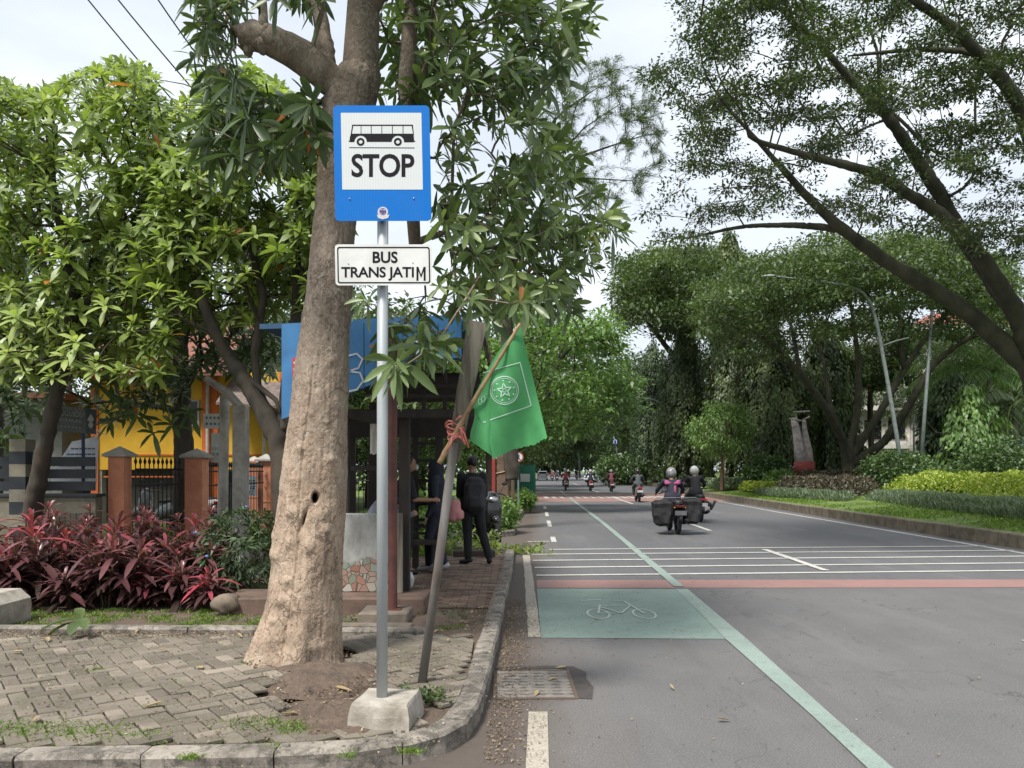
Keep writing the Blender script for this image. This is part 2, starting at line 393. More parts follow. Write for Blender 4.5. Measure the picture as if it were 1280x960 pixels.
# ------------------------------------------------------------------ the setting: ground, road, kerbs, markings
def asphalt():
    x = NT('asphalt'); g = x.n('ShaderNodeSeparateXYZ'); x.l(x.tc.outputs['Object'], g.inputs[0])
    fine = x.noise(260, 3, .7); mid = x.noise(1.1, 6, .65, .4); big = x.noise(.35, 3, .5, .2, (1, .25, 1))
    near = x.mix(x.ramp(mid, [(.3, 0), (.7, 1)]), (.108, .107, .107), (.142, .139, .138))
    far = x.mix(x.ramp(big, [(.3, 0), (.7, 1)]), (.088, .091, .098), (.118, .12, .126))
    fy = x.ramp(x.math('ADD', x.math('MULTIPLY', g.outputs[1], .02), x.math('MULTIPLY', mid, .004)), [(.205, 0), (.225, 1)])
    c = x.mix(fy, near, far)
    # dusty brown strip beside the left kerb
    side = x.math('SUBTRACT', g.outputs[0], x.math('MULTIPLY', g.outputs[1], .03))
    sd_ = x.math('ADD', side, x.math('MULTIPLY', mid, .9))
    c = x.mix(x.ramp(x.math('MULTIPLY', sd_, .5), [(.2, .7), (.6, 0)]), c, (.155, .135, .12))
    # old damp patches, mostly left and right of the box
    pz = x.noise(5, 6, .75, .8, (1, .45, 1)); reg = x.noise(.55, 2, .5, 0, (1, .7, 1))
    pm = x.math('MULTIPLY', x.ramp(pz, [(.56, 0), (.62, .75)]), x.ramp(reg, [(.5, 0), (.58, .8)]))
    c = x.mix(pm, c, (.07, .066, .062))
    sp = x.ramp(x.noise(48, 2, .5), [(.72, 0), (.76, .5)]); c = x.mix(sp, c, (.3, .28, .25))
    gr = x.noise(75, 4, .8); c = x.mix(x.ramp(gr, [(.36, .8), (.5, 0)]), c, (.07, .068, .068)); c = x.mix(x.ramp(gr, [(.52, 0), (.66, .5)]), c, (.25, .245, .24))
    st = x.noise(1.6, 5, .65, .3, (1, .12, 1)); c = x.mix(x.ramp(st, [(.5, 0), (.7, .45)]), c, (.085, .08, .077)); c = x.mix(x.ramp(st, [(.28, .35), (.42, 0)]), c, (.2, .19, .18))
    cv = x.n('ShaderNodeTexVoronoi', feature='DISTANCE_TO_EDGE'); cv.inputs['Scale'].default_value = .42; wn_ = x.n('ShaderNodeTexNoise'); wn_.inputs['Scale'].default_value = 2.2; wn_.inputs['Detail'].default_value = 7; x.l(x.tc.outputs['Object'], wn_.inputs['Vector']); vs_ = x.n('ShaderNodeVectorMath', operation='SCALE'); vs_.inputs['Scale'].default_value = .9; x.l(wn_.outputs['Color'], vs_.inputs[0]); va = x.n('ShaderNodeVectorMath', operation='ADD'); x.l(x.tc.outputs['Object'], va.inputs[0]); x.l(vs_.outputs[0], va.inputs[1]); x.l(va.outputs[0], cv.inputs['Vector'])
    c = x.mix(x.math('MULTIPLY', x.ramp(cv.outputs[0], [(0, 1), (.006, 0)]), x.ramp(x.noise(.8, 3), [(.5, 0), (.58, .8)])), c, (.045, .042, .04))
    gx = x.ramp(x.math('ADD', side, x.math('MULTIPLY', x.noise(3, 5), .35)), [(.02, .85), (.42, 0)]); c = x.mix(gx, c, (.085, .065, .052))
    c = x.mix(x.ramp(fine, [(.3, .55), (.5, 0)]), c, (.05, .048, .046)); c = x.mix(x.ramp(fine, [(.55, 0), (.75, .5)]), c, (.27, .26, .25))
    x.col(c); x.set(Roughness=.82, Specular_IOR_Level=.35); x.bump(fine, .45, .004); x.bump(x.noise(2, 4), .2, .02)
    return x.m
def paint(name, c, wear=.5, under=(.15, .14, .13), rough=.7):
    x = NT(name); m = x.ramp(x.noise(9, 7, .8), [(.22 + wear * .2, 1), (.34 + wear * .25, 0)]); f = x.noise(230, 3, .7)
    k = x.mix(x.ramp(x.noise(1.3, 4), [(.35, 0), (.7, 1)]), c, tuple(v * .82 for v in c))
    k = x.mix(x.ramp(x.noise(85, 5, .8), [(.4, .5 + wear * .4), (.52, 0)]), k, under); k = x.mix(m, k, under)
    x.col(k); x.set(Roughness=rough); x.bump(f, .35, .003); return x.m
def soil():
    x = NT('soil'); a = x.noise(7, 7, .7, .3); f = x.noise(70, 5, .7)
    c = x.ramp(a, [(.3, (.06, .042, .032)), (.6, (.12, .085, .062)), (.75, (.16, .13, .09))]); c = x.mix(x.ramp(f, [(.5, 0), (.7, .6)]), c, (.2, .16, .12))
    x.col(c); x.set(Roughness=.95); x.bump(f, .6, .015); x.bump(a, .5, .04); return x.m
def lawn():
    x = NT('lawn'); a = x.noise(1.2, 6, .7, .3); f = x.noise(45, 5, .7)
    c = x.ramp(a, [(.3, (.06, .09, .025)), (.5, (.11, .17, .035)), (.7, (.17, .22, .05))]); c = x.mix(x.ramp(f, [(.5, 0), (.7, .7)]), c, (.04, .05, .02))
    x.col(c); x.set(Roughness=.95); x.bump(f, .8, .03); return x.m
def kerbmat():
    x = NT('kerb_stone'); a = x.noise(3.2, 7, .7, .5); f = x.noise(60, 5, .75); s = x.noise(9, 6, .7, .6)
    c = x.ramp(a, [(.3, (.09, .08, .068)), (.5, (.21, .185, .155)), (.7, (.33, .295, .25))]); c = x.mix(x.ramp(s, [(.47, 0), (.58, .8)]), c, (.06, .053, .043))
    c = x.mix(x.ramp(x.noise(1.3, 3), [(.6, 0), (.7, .35)]), c, (.09, .12, .06)); c = x.mix(x.ramp(f, [(.5, 0), (.75, .5)]), c, (.42, .38, .33))
    x.col(c); x.set(Roughness=.92); x.bump(f, .55, .006); x.bump(s, .4, .012); return x.m
def pavermat():
    x = NT('paver'); at = x.n('ShaderNodeAttribute', attribute_name='var'); g = x.n('ShaderNodeSeparateXYZ'); x.l(x.tc.outputs['Object'], g.inputs[0])
    c = x.ramp(at.outputs['Fac'], [(0, (.1, .085, .066)), (.35, (.15, .127, .1)), (.7, (.19, .16, .127)), (1, (.29, .245, .195))])
    r_ = x.ramp(at.outputs['Fac'], [(0, (.13, .075, .055)), (.6, (.2, .115, .085)), (1, (.28, .19, .14))])
    c = x.mix(x.ramp(x.math('MULTIPLY', g.outputs[1], .1), [(.74, 0), (.86, 1)]), c, r_)
    c = x.mix(x.ramp(x.noise(1.6, 6, .7, .5), [(.43, 0), (.64, .8)]), c, (.085, .074, .052)); f = x.noise(90, 5, .75)
    c = x.mix(x.ramp(f, [(.5, 0), (.75, .5)]), c, (.33, .3, .25)); c = x.mix(x.ramp(x.noise(12, 4), [(.55, 0), (.7, .35)]), c, (.11, .13, .06))
    x.col(c); x.set(Roughness=.9); x.bump(f, .5, .004); x.bump(x.noise(14, 4), .25, .008); return x.m
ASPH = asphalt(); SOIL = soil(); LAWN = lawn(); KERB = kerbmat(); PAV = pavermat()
def struct(o): o['kind'] = 'structure'; return o
MB().sheet([(-900, -300), (900, -300), (900, 1500), (-900, 1500)], -.03).build('ground', LAWN)
struct(bpy.data.objects['ground'])
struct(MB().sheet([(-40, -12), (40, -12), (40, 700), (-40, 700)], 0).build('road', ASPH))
KO = [(-9, 3.9), (-2.64, 3.96), (-1.7, 4.0), (-1.17, 4.03), (-.82, 4.08), (-.56, 4.2), (-.37, 4.36), (-.26, 4.58), (-.205, 4.9), (-.165, 5.6), (-.124, 7.04), (-.068, 9.35), (0, 11.6), (.05, 14.6)]
def resample(P, s):
    P = np.array(P, float); d_ = np.r_[0, np.cumsum(np.linalg.norm(np.diff(P, axis=0), axis=1))]
    t = np.arange(0, d_[-1], s); return np.stack([np.interp(t, d_, P[:, i]) for i in range(P.shape[1])], 1), t
def kerb(poly, name, wd=.16, h=.13, blk=.62, mat=None, seed=1, side=1, jit=.006):
    """blocks of stone along a polyline of the kerb's outer edge; side=1: the kerb body lies to the left of the walking direction"""
    rr = random.Random(seed); P, t = resample(poly, .04); mb = MB(); i = 0
    T = np.gradient(P, axis=0); T = unit(T); Nn = np.stack([-T[:, 1], T[:, 0]], 1) * side
    while i < len(P) - 3:
        n = max(3, int(blk / .04 * rr.uniform(.85, 1.15))); j = min(len(P) - 1, i + n)
        if len(P) - j < 6: j = len(P) - 1
        ch = .022; dz = rr.uniform(-jit, jit); do = rr.uniform(-jit, jit); tl = rr.uniform(-jit, jit); rows = []
        for q in range(i, j + 1):
            e = .004 if q in (i, j) else 0; s_ = (q - i) / (j - i)
            if q == i: pp = P[q] + T[q] * .004
            elif q == j: pp = P[q] - T[q] * .004
            else: pp = P[q]
            nz_ = math.sin(q * 1.7 + seed) * .002
            prof = [(do - e * -1, -.05), (do + e + .006 + nz_, h * .5), (do + e + nz_, h + dz - ch - e), (do + ch * .8 + nz_, h + dz - e + tl * s_), (do + wd - .012, h + dz - e + tl * s_ - .003), (do + wd, h + dz - .012 - e), (do + wd, -.05)]
            rows.append([(pp[0] + Nn[q][0] * a, pp[1] + Nn[q][1] * a, b) for a, b in prof])
        k = 7; V = [v for r_ in rows for v in r_]; m = len(rows)
        Fs = [(a * k + b, a * k + b + 1, (a + 1) * k + b + 1, (a + 1) * k + b) for a in range(m - 1) for b in range(k - 1)] + [tuple(range(k)), tuple((m - 1) * k + b for b in range(k - 1, -1, -1))]
        mb.add(V, Fs); i = j
    o = mb.build(name, mat or KERB); fixn(o); return struct(o)
kerb(KO, 'kerb', side=1)
KI = [(x_ - .155, y_ + .155 * (1 if y_ < 4.3 else .3)) for x_, y_ in KO]
KI = [(x_, y_) for (x_, y_) in [(-9, 4.05), (-2.64, 4.11), (-1.2, 4.18), (-.75, 4.27), (-.53, 4.42), (-.4, 4.65), (-.345, 4.95), (-.31, 5.6), (-.27, 7.04), (-.215, 9.35), (-.15, 11.6), (-.1, 14.6)]]
# soil bed under the pavers and behind them
def dense_sheet(poly, z, name, mat, cut=.25, hill=None):
    bm = bmesh.new(); bmesh.ops.triangle_fill(bm, edges=[], use_beauty=True) if False else None
    vs_ = [bm.verts.new((p[0], p[1], z)) for p in poly]; bm.faces.new(vs_)
    me = bpy.data.meshes.new(name); bm.to_mesh(me); bm.free(); me.materials.append(mat)
    o = bpy.data.objects.new(name, me); col.objects.link(o); return struct(o)
dense_sheet(KI + [(-9, 14.6)], .105, 'soil', SOIL)
# paving
def inside(p, poly):
    c = False; n = len(poly); x_, y_ = p
    for i in range(n):
        a, b = poly[i], poly[i - 1]
        if (a[1] > y_) != (b[1] > y_) and x_ < (b[0] - a[0]) * (y_ - a[1]) / (b[1] - a[1]) + a[0]: c = not c
    return c
def mound(x_, y_):          # the pavers are pushed up round the tree
    r_ = math.hypot((x_ + 1.55), (y_ - 5.75)); return .045 * math.exp(-(r_ / .8) ** 2)
def pavers(poly, ang, skip, name, L_=.21, W=.105, z=.13):
    P = []; T = []; Q = []; Vr = []; ca, sa = math.cos(ang), math.sin(ang)
    V = []; Fs = []; var = []
    N_ = 80
    for i in range(-N_, N_):
        for j in range(-N_, N_):
            q = (i - j) % 4
            if q not in (0, 3): continue
            wx, wy = (2, 1) if q == 0 else (1, 2); cx, cy = (i + wx / 2) * W, (j + wy / 2) * W
            X = cx * ca - cy * sa - 1.5; Y = cx * sa + cy * ca + 6.0
            if not (-7.5 < X < .2 and 4 < Y < 8.3) or not inside((X, Y), poly): continue
            if skip(X, Y): continue
            hw, hh = wx * W / 2 - .0045, wy * W / 2 - .0045
            inn = [inside((X + (a * hw) * ca - (b * hh) * sa, Y + (a * hw) * sa + (b * hh) * ca), poly) for a in (-1, 1) for b in (-1, 1)]
            cut = not all(inn)
            amount = random.gauss(0, .012); zz = z + random.gauss(0, .0025) + mound(X, Y); tx, ty = random.gauss(0, .012), random.gauss(0, .012)
            c2, s2 = math.cos(ang + amount), math.sin(ang + amount); b0 = len(V); vv = min(1, max(0, random.gauss(.45, .24)))
            if cut:      # a stone cut to fit the edge
                Q = [(X + a * hw * ca - b * hh * sa, Y + a * hw * sa + b * hh * ca) for a, b in ((-1, -1), (1, -1), (1, 1), (-1, 1))]
                for (ax, ay), (bx_, by_) in zip(poly, poly[1:] + poly[:1]):
                    L2_ = (bx_ - ax) ** 2 + (by_ - ay) ** 2; t = max(0, min(1, ((X - ax) * (bx_ - ax) + (Y - ay) * (by_ - ay)) / L2_))
                    if math.hypot(X - ax - t * (bx_ - ax), Y - ay - t * (by_ - ay)) > .13: continue
                    sg_ = 1 if (bx_ - ax) * (Y - ay) - (by_ - ay) * (X - ax) > 0 else -1; f = lambda p: sg_ * ((bx_ - ax) * (p[1] - ay) - (by_ - ay) * (p[0] - ax)) / math.sqrt(L2_) - .006
                    N2 = []
                    for p, q in zip(Q, Q[1:] + Q[:1]):
                        if f(p) > 0: N2.append(p)
                        if (f(p) > 0) != (f(q) > 0): u = f(p) / (f(p) - f(q)); N2.append((p[0] + (q[0] - p[0]) * u, p[1] + (q[1] - p[1]) * u))
                    Q = N2
                    if len(Q) < 3: break
                if len(Q) < 3: continue
                k_ = len(Q)
                for dz in (-.02, 0):
                    for p in Q: V.append((p[0], p[1], zz + dz)); var.append(vv)
                for k in range(k_): Fs.append((b0 + k, b0 + (k + 1) % k_, b0 + k_ + (k + 1) % k_, b0 + k_ + k))
                Fs.append(tuple(range(b0 + k_, b0 + 2 * k_))); continue
            for ins, dz in ((0, -.02), (0, -.006), (.006, 0)):
                for a, b in ((-1, -1), (1, -1), (1, 1), (-1, 1)):
                    lx, ly = a * (hw - ins), b * (hh - ins); V.append((X + lx * c2 - ly * s2, Y + lx * s2 + ly * c2, zz + dz + lx * tx + ly * ty)); var.append(vv)
            for r_ in (0, 4):
                for k in range(4): Fs.append((b0 + r_ + k, b0 + r_ + (k + 1) % 4, b0 + r_ + 4 + (k + 1) % 4, b0 + r_ + 4 + k))
            Fs.append((b0 + 8, b0 + 9, b0 + 10, b0 + 11))
    me = bpy.data.meshes.new(name); me.from_pydata(V, [], Fs); at = me.attributes.new('var', 'FLOAT', 'POINT'); at.data.foreach_set('value', var)
    me.materials.append(PAV); o = bpy.data.objects.new(name, me); col.objects.link(o); return struct(o)
bare = lambda X, Y: ((X + 1.22) / (.36 + .07 * math.sin(Y * 9))) ** 2 + ((Y - 5.25) / .5) ** 2 < 1 or math.hypot(X + 1.0, Y - 4.68) < .33 or (math.hypot(X + .55, Y - 4.75) < .17) or math.hypot(X + 1.65, Y - 5.95) < .42
pavers(KI[:8] + [(-.33, 6.95), (-1.3, 6.95), (-1.6, 6.95), (-9, 6.95)], R(38), bare, 'pavement')
# the red brick floor in front of the shelter: running bond
def bricks(x0, x1f, y0, y1, name, z=.13):
    V = []; Fs = []; var = []; r_ = 0; y_ = y0
    while y_ < y1:
        x_ = x0 - (.1 if r_ % 2 else 0)
        while x_ < x1f(y_) - .1:
            if x_ > x0 - .15:
                zz = z + random.gauss(0, .003); vv = random.random(); b0 = len(V); t = random.gauss(0, .01)
                for ins, dz in ((.004, -.02), (.004, -.005), (.01, 0)):
                    for a, b in ((x_ + ins, y_ + ins), (x_ + .2 - ins, y_ + ins), (x_ + .2 - ins, y_ + .1 - ins), (x_ + ins, y_ + .1 - ins)): V.append((a, b, zz + dz + (a - x_) * t)); var.append(vv)
                for q in (0, 4):
                    for k in range(4): Fs.append((b0 + q + k, b0 + q + (k + 1) % 4, b0 + q + 4 + (k + 1) % 4, b0 + q + 4 + k))
                Fs.append((b0 + 8, b0 + 9, b0 + 10, b0 + 11))
            x_ += .2
        y_ += .1; r_ += 1
    me = bpy.data.meshes.new(name); me.from_pydata(V, [], Fs); at = me.attributes.new('var', 'FLOAT', 'POINT'); at.data.foreach_set('value', var)
    me.materials.append(PAV); o = bpy.data.objects.new(name, me); col.objects.link(o); return struct(o)
bricks(-3.2, lambda y_: -.15 + (y_ - 11.6) * .024 , 8.35, 13.1, 'pavement')
# kerb between paving and planting on the left
kerb([(-1.95, 7.0), (-5.0, 7.08), (-9, 7.2)], 'garden_kerb', wd=.13, h=.17, blk=1.0, side=-1, seed=5)
kerb([(-1.55, 6.98), (-.75, 7.0)], 'garden_kerb', wd=.14, h=.16, blk=.8, side=1, seed=8)
kerb([(-1.0, 13.1), (-.25, 13.15)], 'garden_kerb', wd=.14, h=.24, blk=.9, side=1, seed=9, mat=M('dark_kerb', (.09, .06, .05), (.05, .04, .035), 5, .9))
# left verge beyond the drive
dense_sheet([(-60, 14.6), (-1.6, 14.6), (-1.5, 26), (-60, 26)], .09, 'verge', LAWN)
kerb([(-1.55, 14.7), (-1.45, 18.4), (-.3, 18.5), (.05, 18.9), (.12, 20.5), (.0, 21.6), (-.5, 21.9), (-1.5, 22)], 'kerb', side=1, h=.15, seed=12)
dense_sheet([(-1.6, 18.55), (-.35, 18.65), (-.1, 19), (-.03, 20.5), (-.12, 21.5), (-.5, 21.75), (-1.6, 21.9)], .14, 'verge', LAWN)
kerb([(-1.5, 24.2), (-.2, 24.4), (.25, 25), (.5, 30), (1.05, 48), (2.2, 80), (4.4, 140), (14, 420)], 'kerb', side=1, h=.17, blk=1.2, seed=14, jit=.01)
dense_sheet([(-60, 24.3), (-1.5, 24.3), (-.3, 24.55), (.1, 25.1), (.35, 30), (.9, 48), (2.05, 80), (4.25, 140), (13.8, 420), (-60, 420)], .15, 'verge', LAWN)
# right verge: its kerb, then a bank rising to the planting
RK = [(9.9, 6), (10.05, 11), (10.28, 15), (10.5, 22), (10.85, 30), (11.15, 38), (11.6, 46), (12.4, 58), (13.6, 72), (15.6, 95), (19, 135), (33, 300)]
kerb(RK, 'kerb', side=-1, h=.3, wd=.22, blk=1.0, seed=21, jit=.008, mat=M('brown_kerb', (.2, .165, .12), (.075, .065, .045), 3.5, .95, .6, 40, lo=.3, hi=.7))
bank = MB(); prof = [(.2, .29), (1.2, .36), (2.6, .52), (5, .62), (9, .7), (30, .7), (70, .7)]
RP, _ = resample(RK, 2.0); V = [(p[0] + a, p[1], b) for p in RP for a, b in prof]; k = len(prof)
bank.add(V, [(i * k + j, i * k + j + 1, (i + 1) * k + j + 1, (i + 1) * k + j) for i in range(len(RP) - 1) for j in range(k - 1)])
struct(bank.build('verge', LAWN, smooth=True))
# markings (each sheet 4 mm above what it lies on)
PW = paint('white_road_paint', (.55, .54, .5), .45); PWOLD = paint('worn_edge_paint', (.42, .38, .31), .5, (.16, .135, .115))
PG = paint('green_road_paint', (.21, .29, .25), .4, (.12, .14, .125)); PGL = paint('pale_green_road_paint', (.25, .33, .29), .45); PR = paint('red_road_paint', (.3, .155, .135), .5)
PBIKE = paint('cycle_symbol_paint', (.5, .55, .5), .4, (.3, .38, .34))
def mark(poly, mat, z=.004, name='road_marking'): return struct(MB().sheet(poly, z).build(name, mat))
def strip(p, q, w0, mat, z=.004, n=1):
    p = np.array(p, float); q = np.array(q, float); t = unit(q - p); nn = np.array([t[1], -t[0]]) * w0 / 2
    n_ = max(2, int(np.linalg.norm(q - p) / .35)); jl = lambda: rng.normal(0, .0045)
    a_ = [p + (q - p) * i / n_ - nn * (1 + jl() / (w0 / 2)) for i in range(n_ + 1)]; b_ = [p + (q - p) * i / n_ + nn * (1 + jl() / (w0 / 2)) for i in range(n_ + 1)]
    mb = MB(); mb.add([(*v, z) for v in a_ + b_], [(i, i + n_ + 1, i + n_ + 2, i + 1) for i in range(n_)]); return struct(mb.build('road_marking', mat))
mark([(.275, 7.38), (.335, 10.45), (2.2, 10.4), (2.05, 7.33)], PG)
mark([(1.99, 3.0), (1.84, 3.0), (1.95, 5), (2.02, 7.3), (2.2, 10.4), (2.36, 10.4), (2.22, 7.3), (2.08, 5)][::-1], PGL, .008)
strip((2.29, 10.6), (2.78, 24), .14, PGL, .0125); strip((2.78, 24), (3.75, 60), .14, PGL, .0125)
mark([(.34, 10.5), (.36, 11.28), (30, 11.5), (30, 10.75)], PR, .004)
for D0 in (11.75, 12.7, 13.7, 14.7, 15.6): strip((.37 if D0 < 15 else .75, D0), (10.0, D0 + .72), .13, PW, .008)
strip((.22, 7.42), (.27, 14.6), .125, PWOLD, .004)
mark([(.05, 2.6), (.175, 2.6), (.19, 3.6), (.2, 4.2), (.235, 5.12), (.11, 5.12), (.075, 4.2), (.06, 3.6)], PWOLD, .004)
for a, b in ((12.3, 15.6), (20.4, 23.4), (36.5, 48), (56, 64), (2.5, 7.25), (80, 95)): strip((4.62 + .03 * a, a), (4.62 + .03 * b, b), .13, PW, .0125)
strip((9.65, 5), (10.2, 30), .12, PW); strip((10.2, 30), (10.95, 46), .12, PW)
for a, b in ((17.3, 18.6), (22, 24.6), (27, 29.6), (32, 34.5)): strip((.42 + .03 * a, a), (.42 + .03 * b, b), .12, PW)
strip((.35, 17.3), (.85, 17.4), .12, PW, .008)
mark([(1.3, 39.5), (1.6, 52), (12.2, 52.5), (11.2, 40)], PR, .004)
for i in range(22): strip((1.9 + i * .46, 46 + i * .02), (2.15 + i * .46, 46 + i * .02), 3.2, PW, .008)
def cyc():
    mb = MB()
    def ring(cx, cy, rx, ry, t=.022, a0=0, a1=360):
        n = 28; V = []
        for i in range(n + 1):
            a = R(a0 + (a1 - a0) * i / n); V += [(cx + math.cos(a) * rx, cy + math.sin(a) * ry, .0085), (cx + math.cos(a) * (rx - t), cy + math.sin(a) * (ry - t * 1.5), .0085)]
        mb.add(V, [(2 * i, 2 * i + 1, 2 * i + 3, 2 * i + 2) for i in range(n)])
    def ln(a, b, w_=.022):
        a = np.array(a); b = np.array(b); t = unit(b - a); q = np.array([t[1], -t[0]]) * w_ / 2
        mb.add([(*(a - q), .0125), (*(a + q), .0125), (*(b + q), .0125), (*(b - q), .0125)], [(0, 1, 2, 3)])
    ring(.96, 8.6, .13, .3); ring(1.47, 8.6, .13, .3)
    ln((.96, 8.6), (1.04, 9.15)); ln((1.04, 9.1), (1.4, 9.12)); ln((1.22, 8.62), (1.03, 9.0)); ln((1.22, 8.62), (1.4, 9.12)); ln((1.47, 8.6), (1.36, 9.4)); ln((.84, 9.45), (1.1, 9.5)); ln((1.22, 8.62), (.96, 8.6)); ln((1.36, 9.4), (1.24, 9.42))
    return mb
struct(cyc().build('road_marking', PBIKE))
# trodden earth mound round the tree foot
def lump(name, cx, cy, rx, ry, h, z, mat, seed=0, n=90):
    rr = np.random.default_rng(seed); ph = rr.random(8) * 6.28; V = []; Fs = []
    for i in range(n):
        for j in range(n):
            u, v = i / (n - 1) * 2 - 1, j / (n - 1) * 2 - 1; rr_ = math.hypot(u, v); ed = 1 + .12 * math.sin(3 * math.atan2(v, u) + ph[0]) + .08 * math.sin(7 * math.atan2(v, u) + ph[1])
            hh = h * max(0, 1 - (rr_ / ed) ** 2) ** 1.3 + .012 * math.sin(9 * u + ph[2]) * math.sin(8 * v + ph[3]) * max(0, 1 - rr_) + .03 * __import__('mathutils').noise.noise((cx + u * rx * 7, v * ry * 7, seed)) * max(0, 1 - rr_) ** .5 + .012 * __import__('mathutils').noise.noise((cx + u * rx * 26, v * ry * 26, seed)) * max(0, 1 - rr_) ** .3
            V.append((cx + u * rx, cy + v * ry, z + hh - (.03 if rr_ >= ed * .98 else 0)))
    for i in range(n - 1):
        for j in range(n - 1): Fs.append((i * n + j, (i + 1) * n + j, (i + 1) * n + j + 1, i * n + j + 1))
    return MB().add(V, Fs).build(name, mat, smooth=True)
struct(lump('soil', -1.34, 5.47, .46, .52, .10, .118, SOIL, 3)); struct(lump('soil', -1.0, 4.68, .42, .4, .045, .12, SOIL, 4))
struct(lump('soil', -.85, 7.5, .52, .5, .06, .11, SOIL, 5))
# drain cover in the gutter
dr = empty('drain_cover', (.16, 5.78, 0), R(1), 'broken concrete drain cover with rows of slots, flush with the road beside the kerb', 'drain cover')
DC = M('drain_concrete', (.24, .215, .19), (.13, .12, .108), 9, .9, .5, 60); BLK = M('black_void', (.012, .012, .012), None, 5, .9, 0)
b = MB(); b.box(-.27, .27, -.36, .36, -.02, .004); b.build('slot_bed', BLK, dr)
b = MB()
xs = [-.27, -.2, -.13, -.1, -.03, 0, .07, .1, .17, .2, .27]
for i in range(9):
    y0 = -.36 + i * .08; b.box(-.27, .27, y0, y0 + .056, -.02, .012 + .001 * (i % 3))
    for j, x_ in enumerate((-.27, -.155, -.04, .075, .2)): 
        if i < 8: b.box(x_, x_ + .05, y0 + .056, y0 + .08, -.02, .0115)
b.build('slab', DC, dr)
b = MB(); b.box(-.3, -.272, -.38, .38, -.02, .009); b.box(.272, .3, -.38, .38, -.02, .009); b.box(-.272, .272, -.385, -.362, -.02, .009); b.box(-.272, .272, .362, .385, -.02, .009); b.build('frame', M('rust_frame', (.12, .085, .065), None, 9), dr)
mark([(.47, 5.42), (.56, 5.4), (.6, 5.7), (.57, 5.95), (.59, 6.12), (.5, 6.3), (.3, 6.33), (.1, 6.29), (-.1, 6.3), (-.14, 6.2), (.42, 6.24)], M('fresh_tar', (.045, .04, .037), (.07, .06, .055), 8, .9, .6, 80), .004, 'road_patch')
# ------------------------------------------------------------------ bus stop sign
from mathutils import noise as mn
GALV = M('galvanised_steel', (.42, .45, .46), (.33, .36, .37), 7, .5, .1, 90, metal=.3, stretch=(1, 1, .15))
def ribbed(name, c, rough=.35):
    x = NT(name); wv = x.n('ShaderNodeTexWave', wave_type='BANDS', bands_direction='X'); wv.inputs['Scale'].default_value = 34; wv.inputs['Distortion'].default_value = .15
    x.l(x.tc.outputs['Object'], wv.inputs['Vector'])
    c0 = x.mix(x.ramp(wv.outputs[0], [(.2, 0), (.8, 1)]), tuple(v * .86 for v in c), c); c0 = x.mix(x.ramp(x.noise(5, 5), [(.5, 0), (.8, .25)]), c0, tuple(v * .7 + .05 for v in c))
    x.col(c0); x.set(Roughness=rough, Specular_IOR_Level=.18); x.bump(wv.outputs[0], .12, .001); return x.m
SBLUE = ribbed('sign_blue', (.0, .14, .5), .55); SWHITE = ribbed('sign_white', (.6, .63, .63)); SBLACK = M('sign_black', (.006, .006, .009), None, 5, .6, 0, spec=.15)
PLWHITE = M('plate_white', (.66, .66, .64), (.55, .55, .53), 6, .4, .05); ALU = M('aluminium', (.45, .46, .47), None, 8, .35, .05, metal=.8)
CONC = M('concrete', (.44, .41, .36), (.19, .165, .13), 7, .92, .55, 55, lo=.3, hi=.7)
CONCD = M('concrete_dark', (.2, .165, .13), (.1, .085, .07), 5, .92, .5, 55)
sg = empty('bus_stop_sign', (-.77, 4.57, .13), 0, 'blue and white bus stop sign on a steel post in a concrete block', 'bus stop sign')
def S(D, dz=0.0): return lambda zx, zy: pt(380 + zx / 4, 100 + zy / 4, D) + Vector((0, dz, 0))
def put(o, root):      # parent while keeping the world place
    o.parent = root; o.matrix_parent_inverse = (Matrix.Translation(root.location) @ Euler(root.rotation_euler).to_matrix().to_4x4()).inverted(); return o
def rrect(x0, y0, x1, y1, r, sk=0.0, n=6):
    P = []
    for cx, cy, a0 in ((x1 - r, y1 - r, 0), (x0 + r, y1 - r, 90), (x0 + r, y0 + r, 180), (x1 - r, y0 + r, 270)):
        for i in range(n + 1):
            a = R(a0 + 90 * i / n); y = cy + r * math.sin(a); P.append((cx + r * math.cos(a) + sk * (y - y0), y))
    return P
P_ = MB(); P_.tube([(-.768, 4.57, .2), (-.7655, 4.57, 1.8), (-.762, 4.57, 3.66)], .0325, 24); P_.ell((-.762, 4.57, 3.66), (.0325, .0325, .012), 16)
put(P_.build('post', GALV, smooth=True), sg)
bb = MB(); bmB = bmesh.new()
for x_, y_, z_, s_ in ((-.93, 4.44, 0, 0), (-.60, 4.40, 0, 0), (-.55, 4.76, 0, 0), (-.90, 4.80, 0, 0)):
    pass
foot = [(-.935, 4.41), (-.585, 4.38), (-.545, 4.76), (-.90, 4.80)]; c0 = np.mean(foot, axis=0)
for f_, z_ in ((1.02, .1), (1.0, .19), (.93, .245), (.88, .262)):
    for p in foot:
        q = c0 + (np.array(p) - c0) * f_; bmB.verts.new((q[0], q[1], z_ + random.uniform(-.006, .006)))
bmesh.ops.convex_hull(bmB, input=bmB.verts); bmesh.ops.triangulate(bmB, faces=bmB.faces); bmesh.ops.subdivide_edges(bmB, edges=bmB.edges, cuts=3, use_grid_fill=True)
for v in bmB.verts: v.co += Vector((0, 0, 1)) * (mn.noise(v.co * 9) * .008) + Vector((mn.noise(v.co * 7 + Vector((5, 0, 0))), mn.noise(v.co * 8), 0)) * .008
me = bpy.data.meshes.new('base'); bmB.to_mesh(me); bmB.free(); me.materials.append(CONC); o = bpy.data.objects.new('concrete_base', me); col.objects.link(o); put(o, sg)
sk = 11 / 577
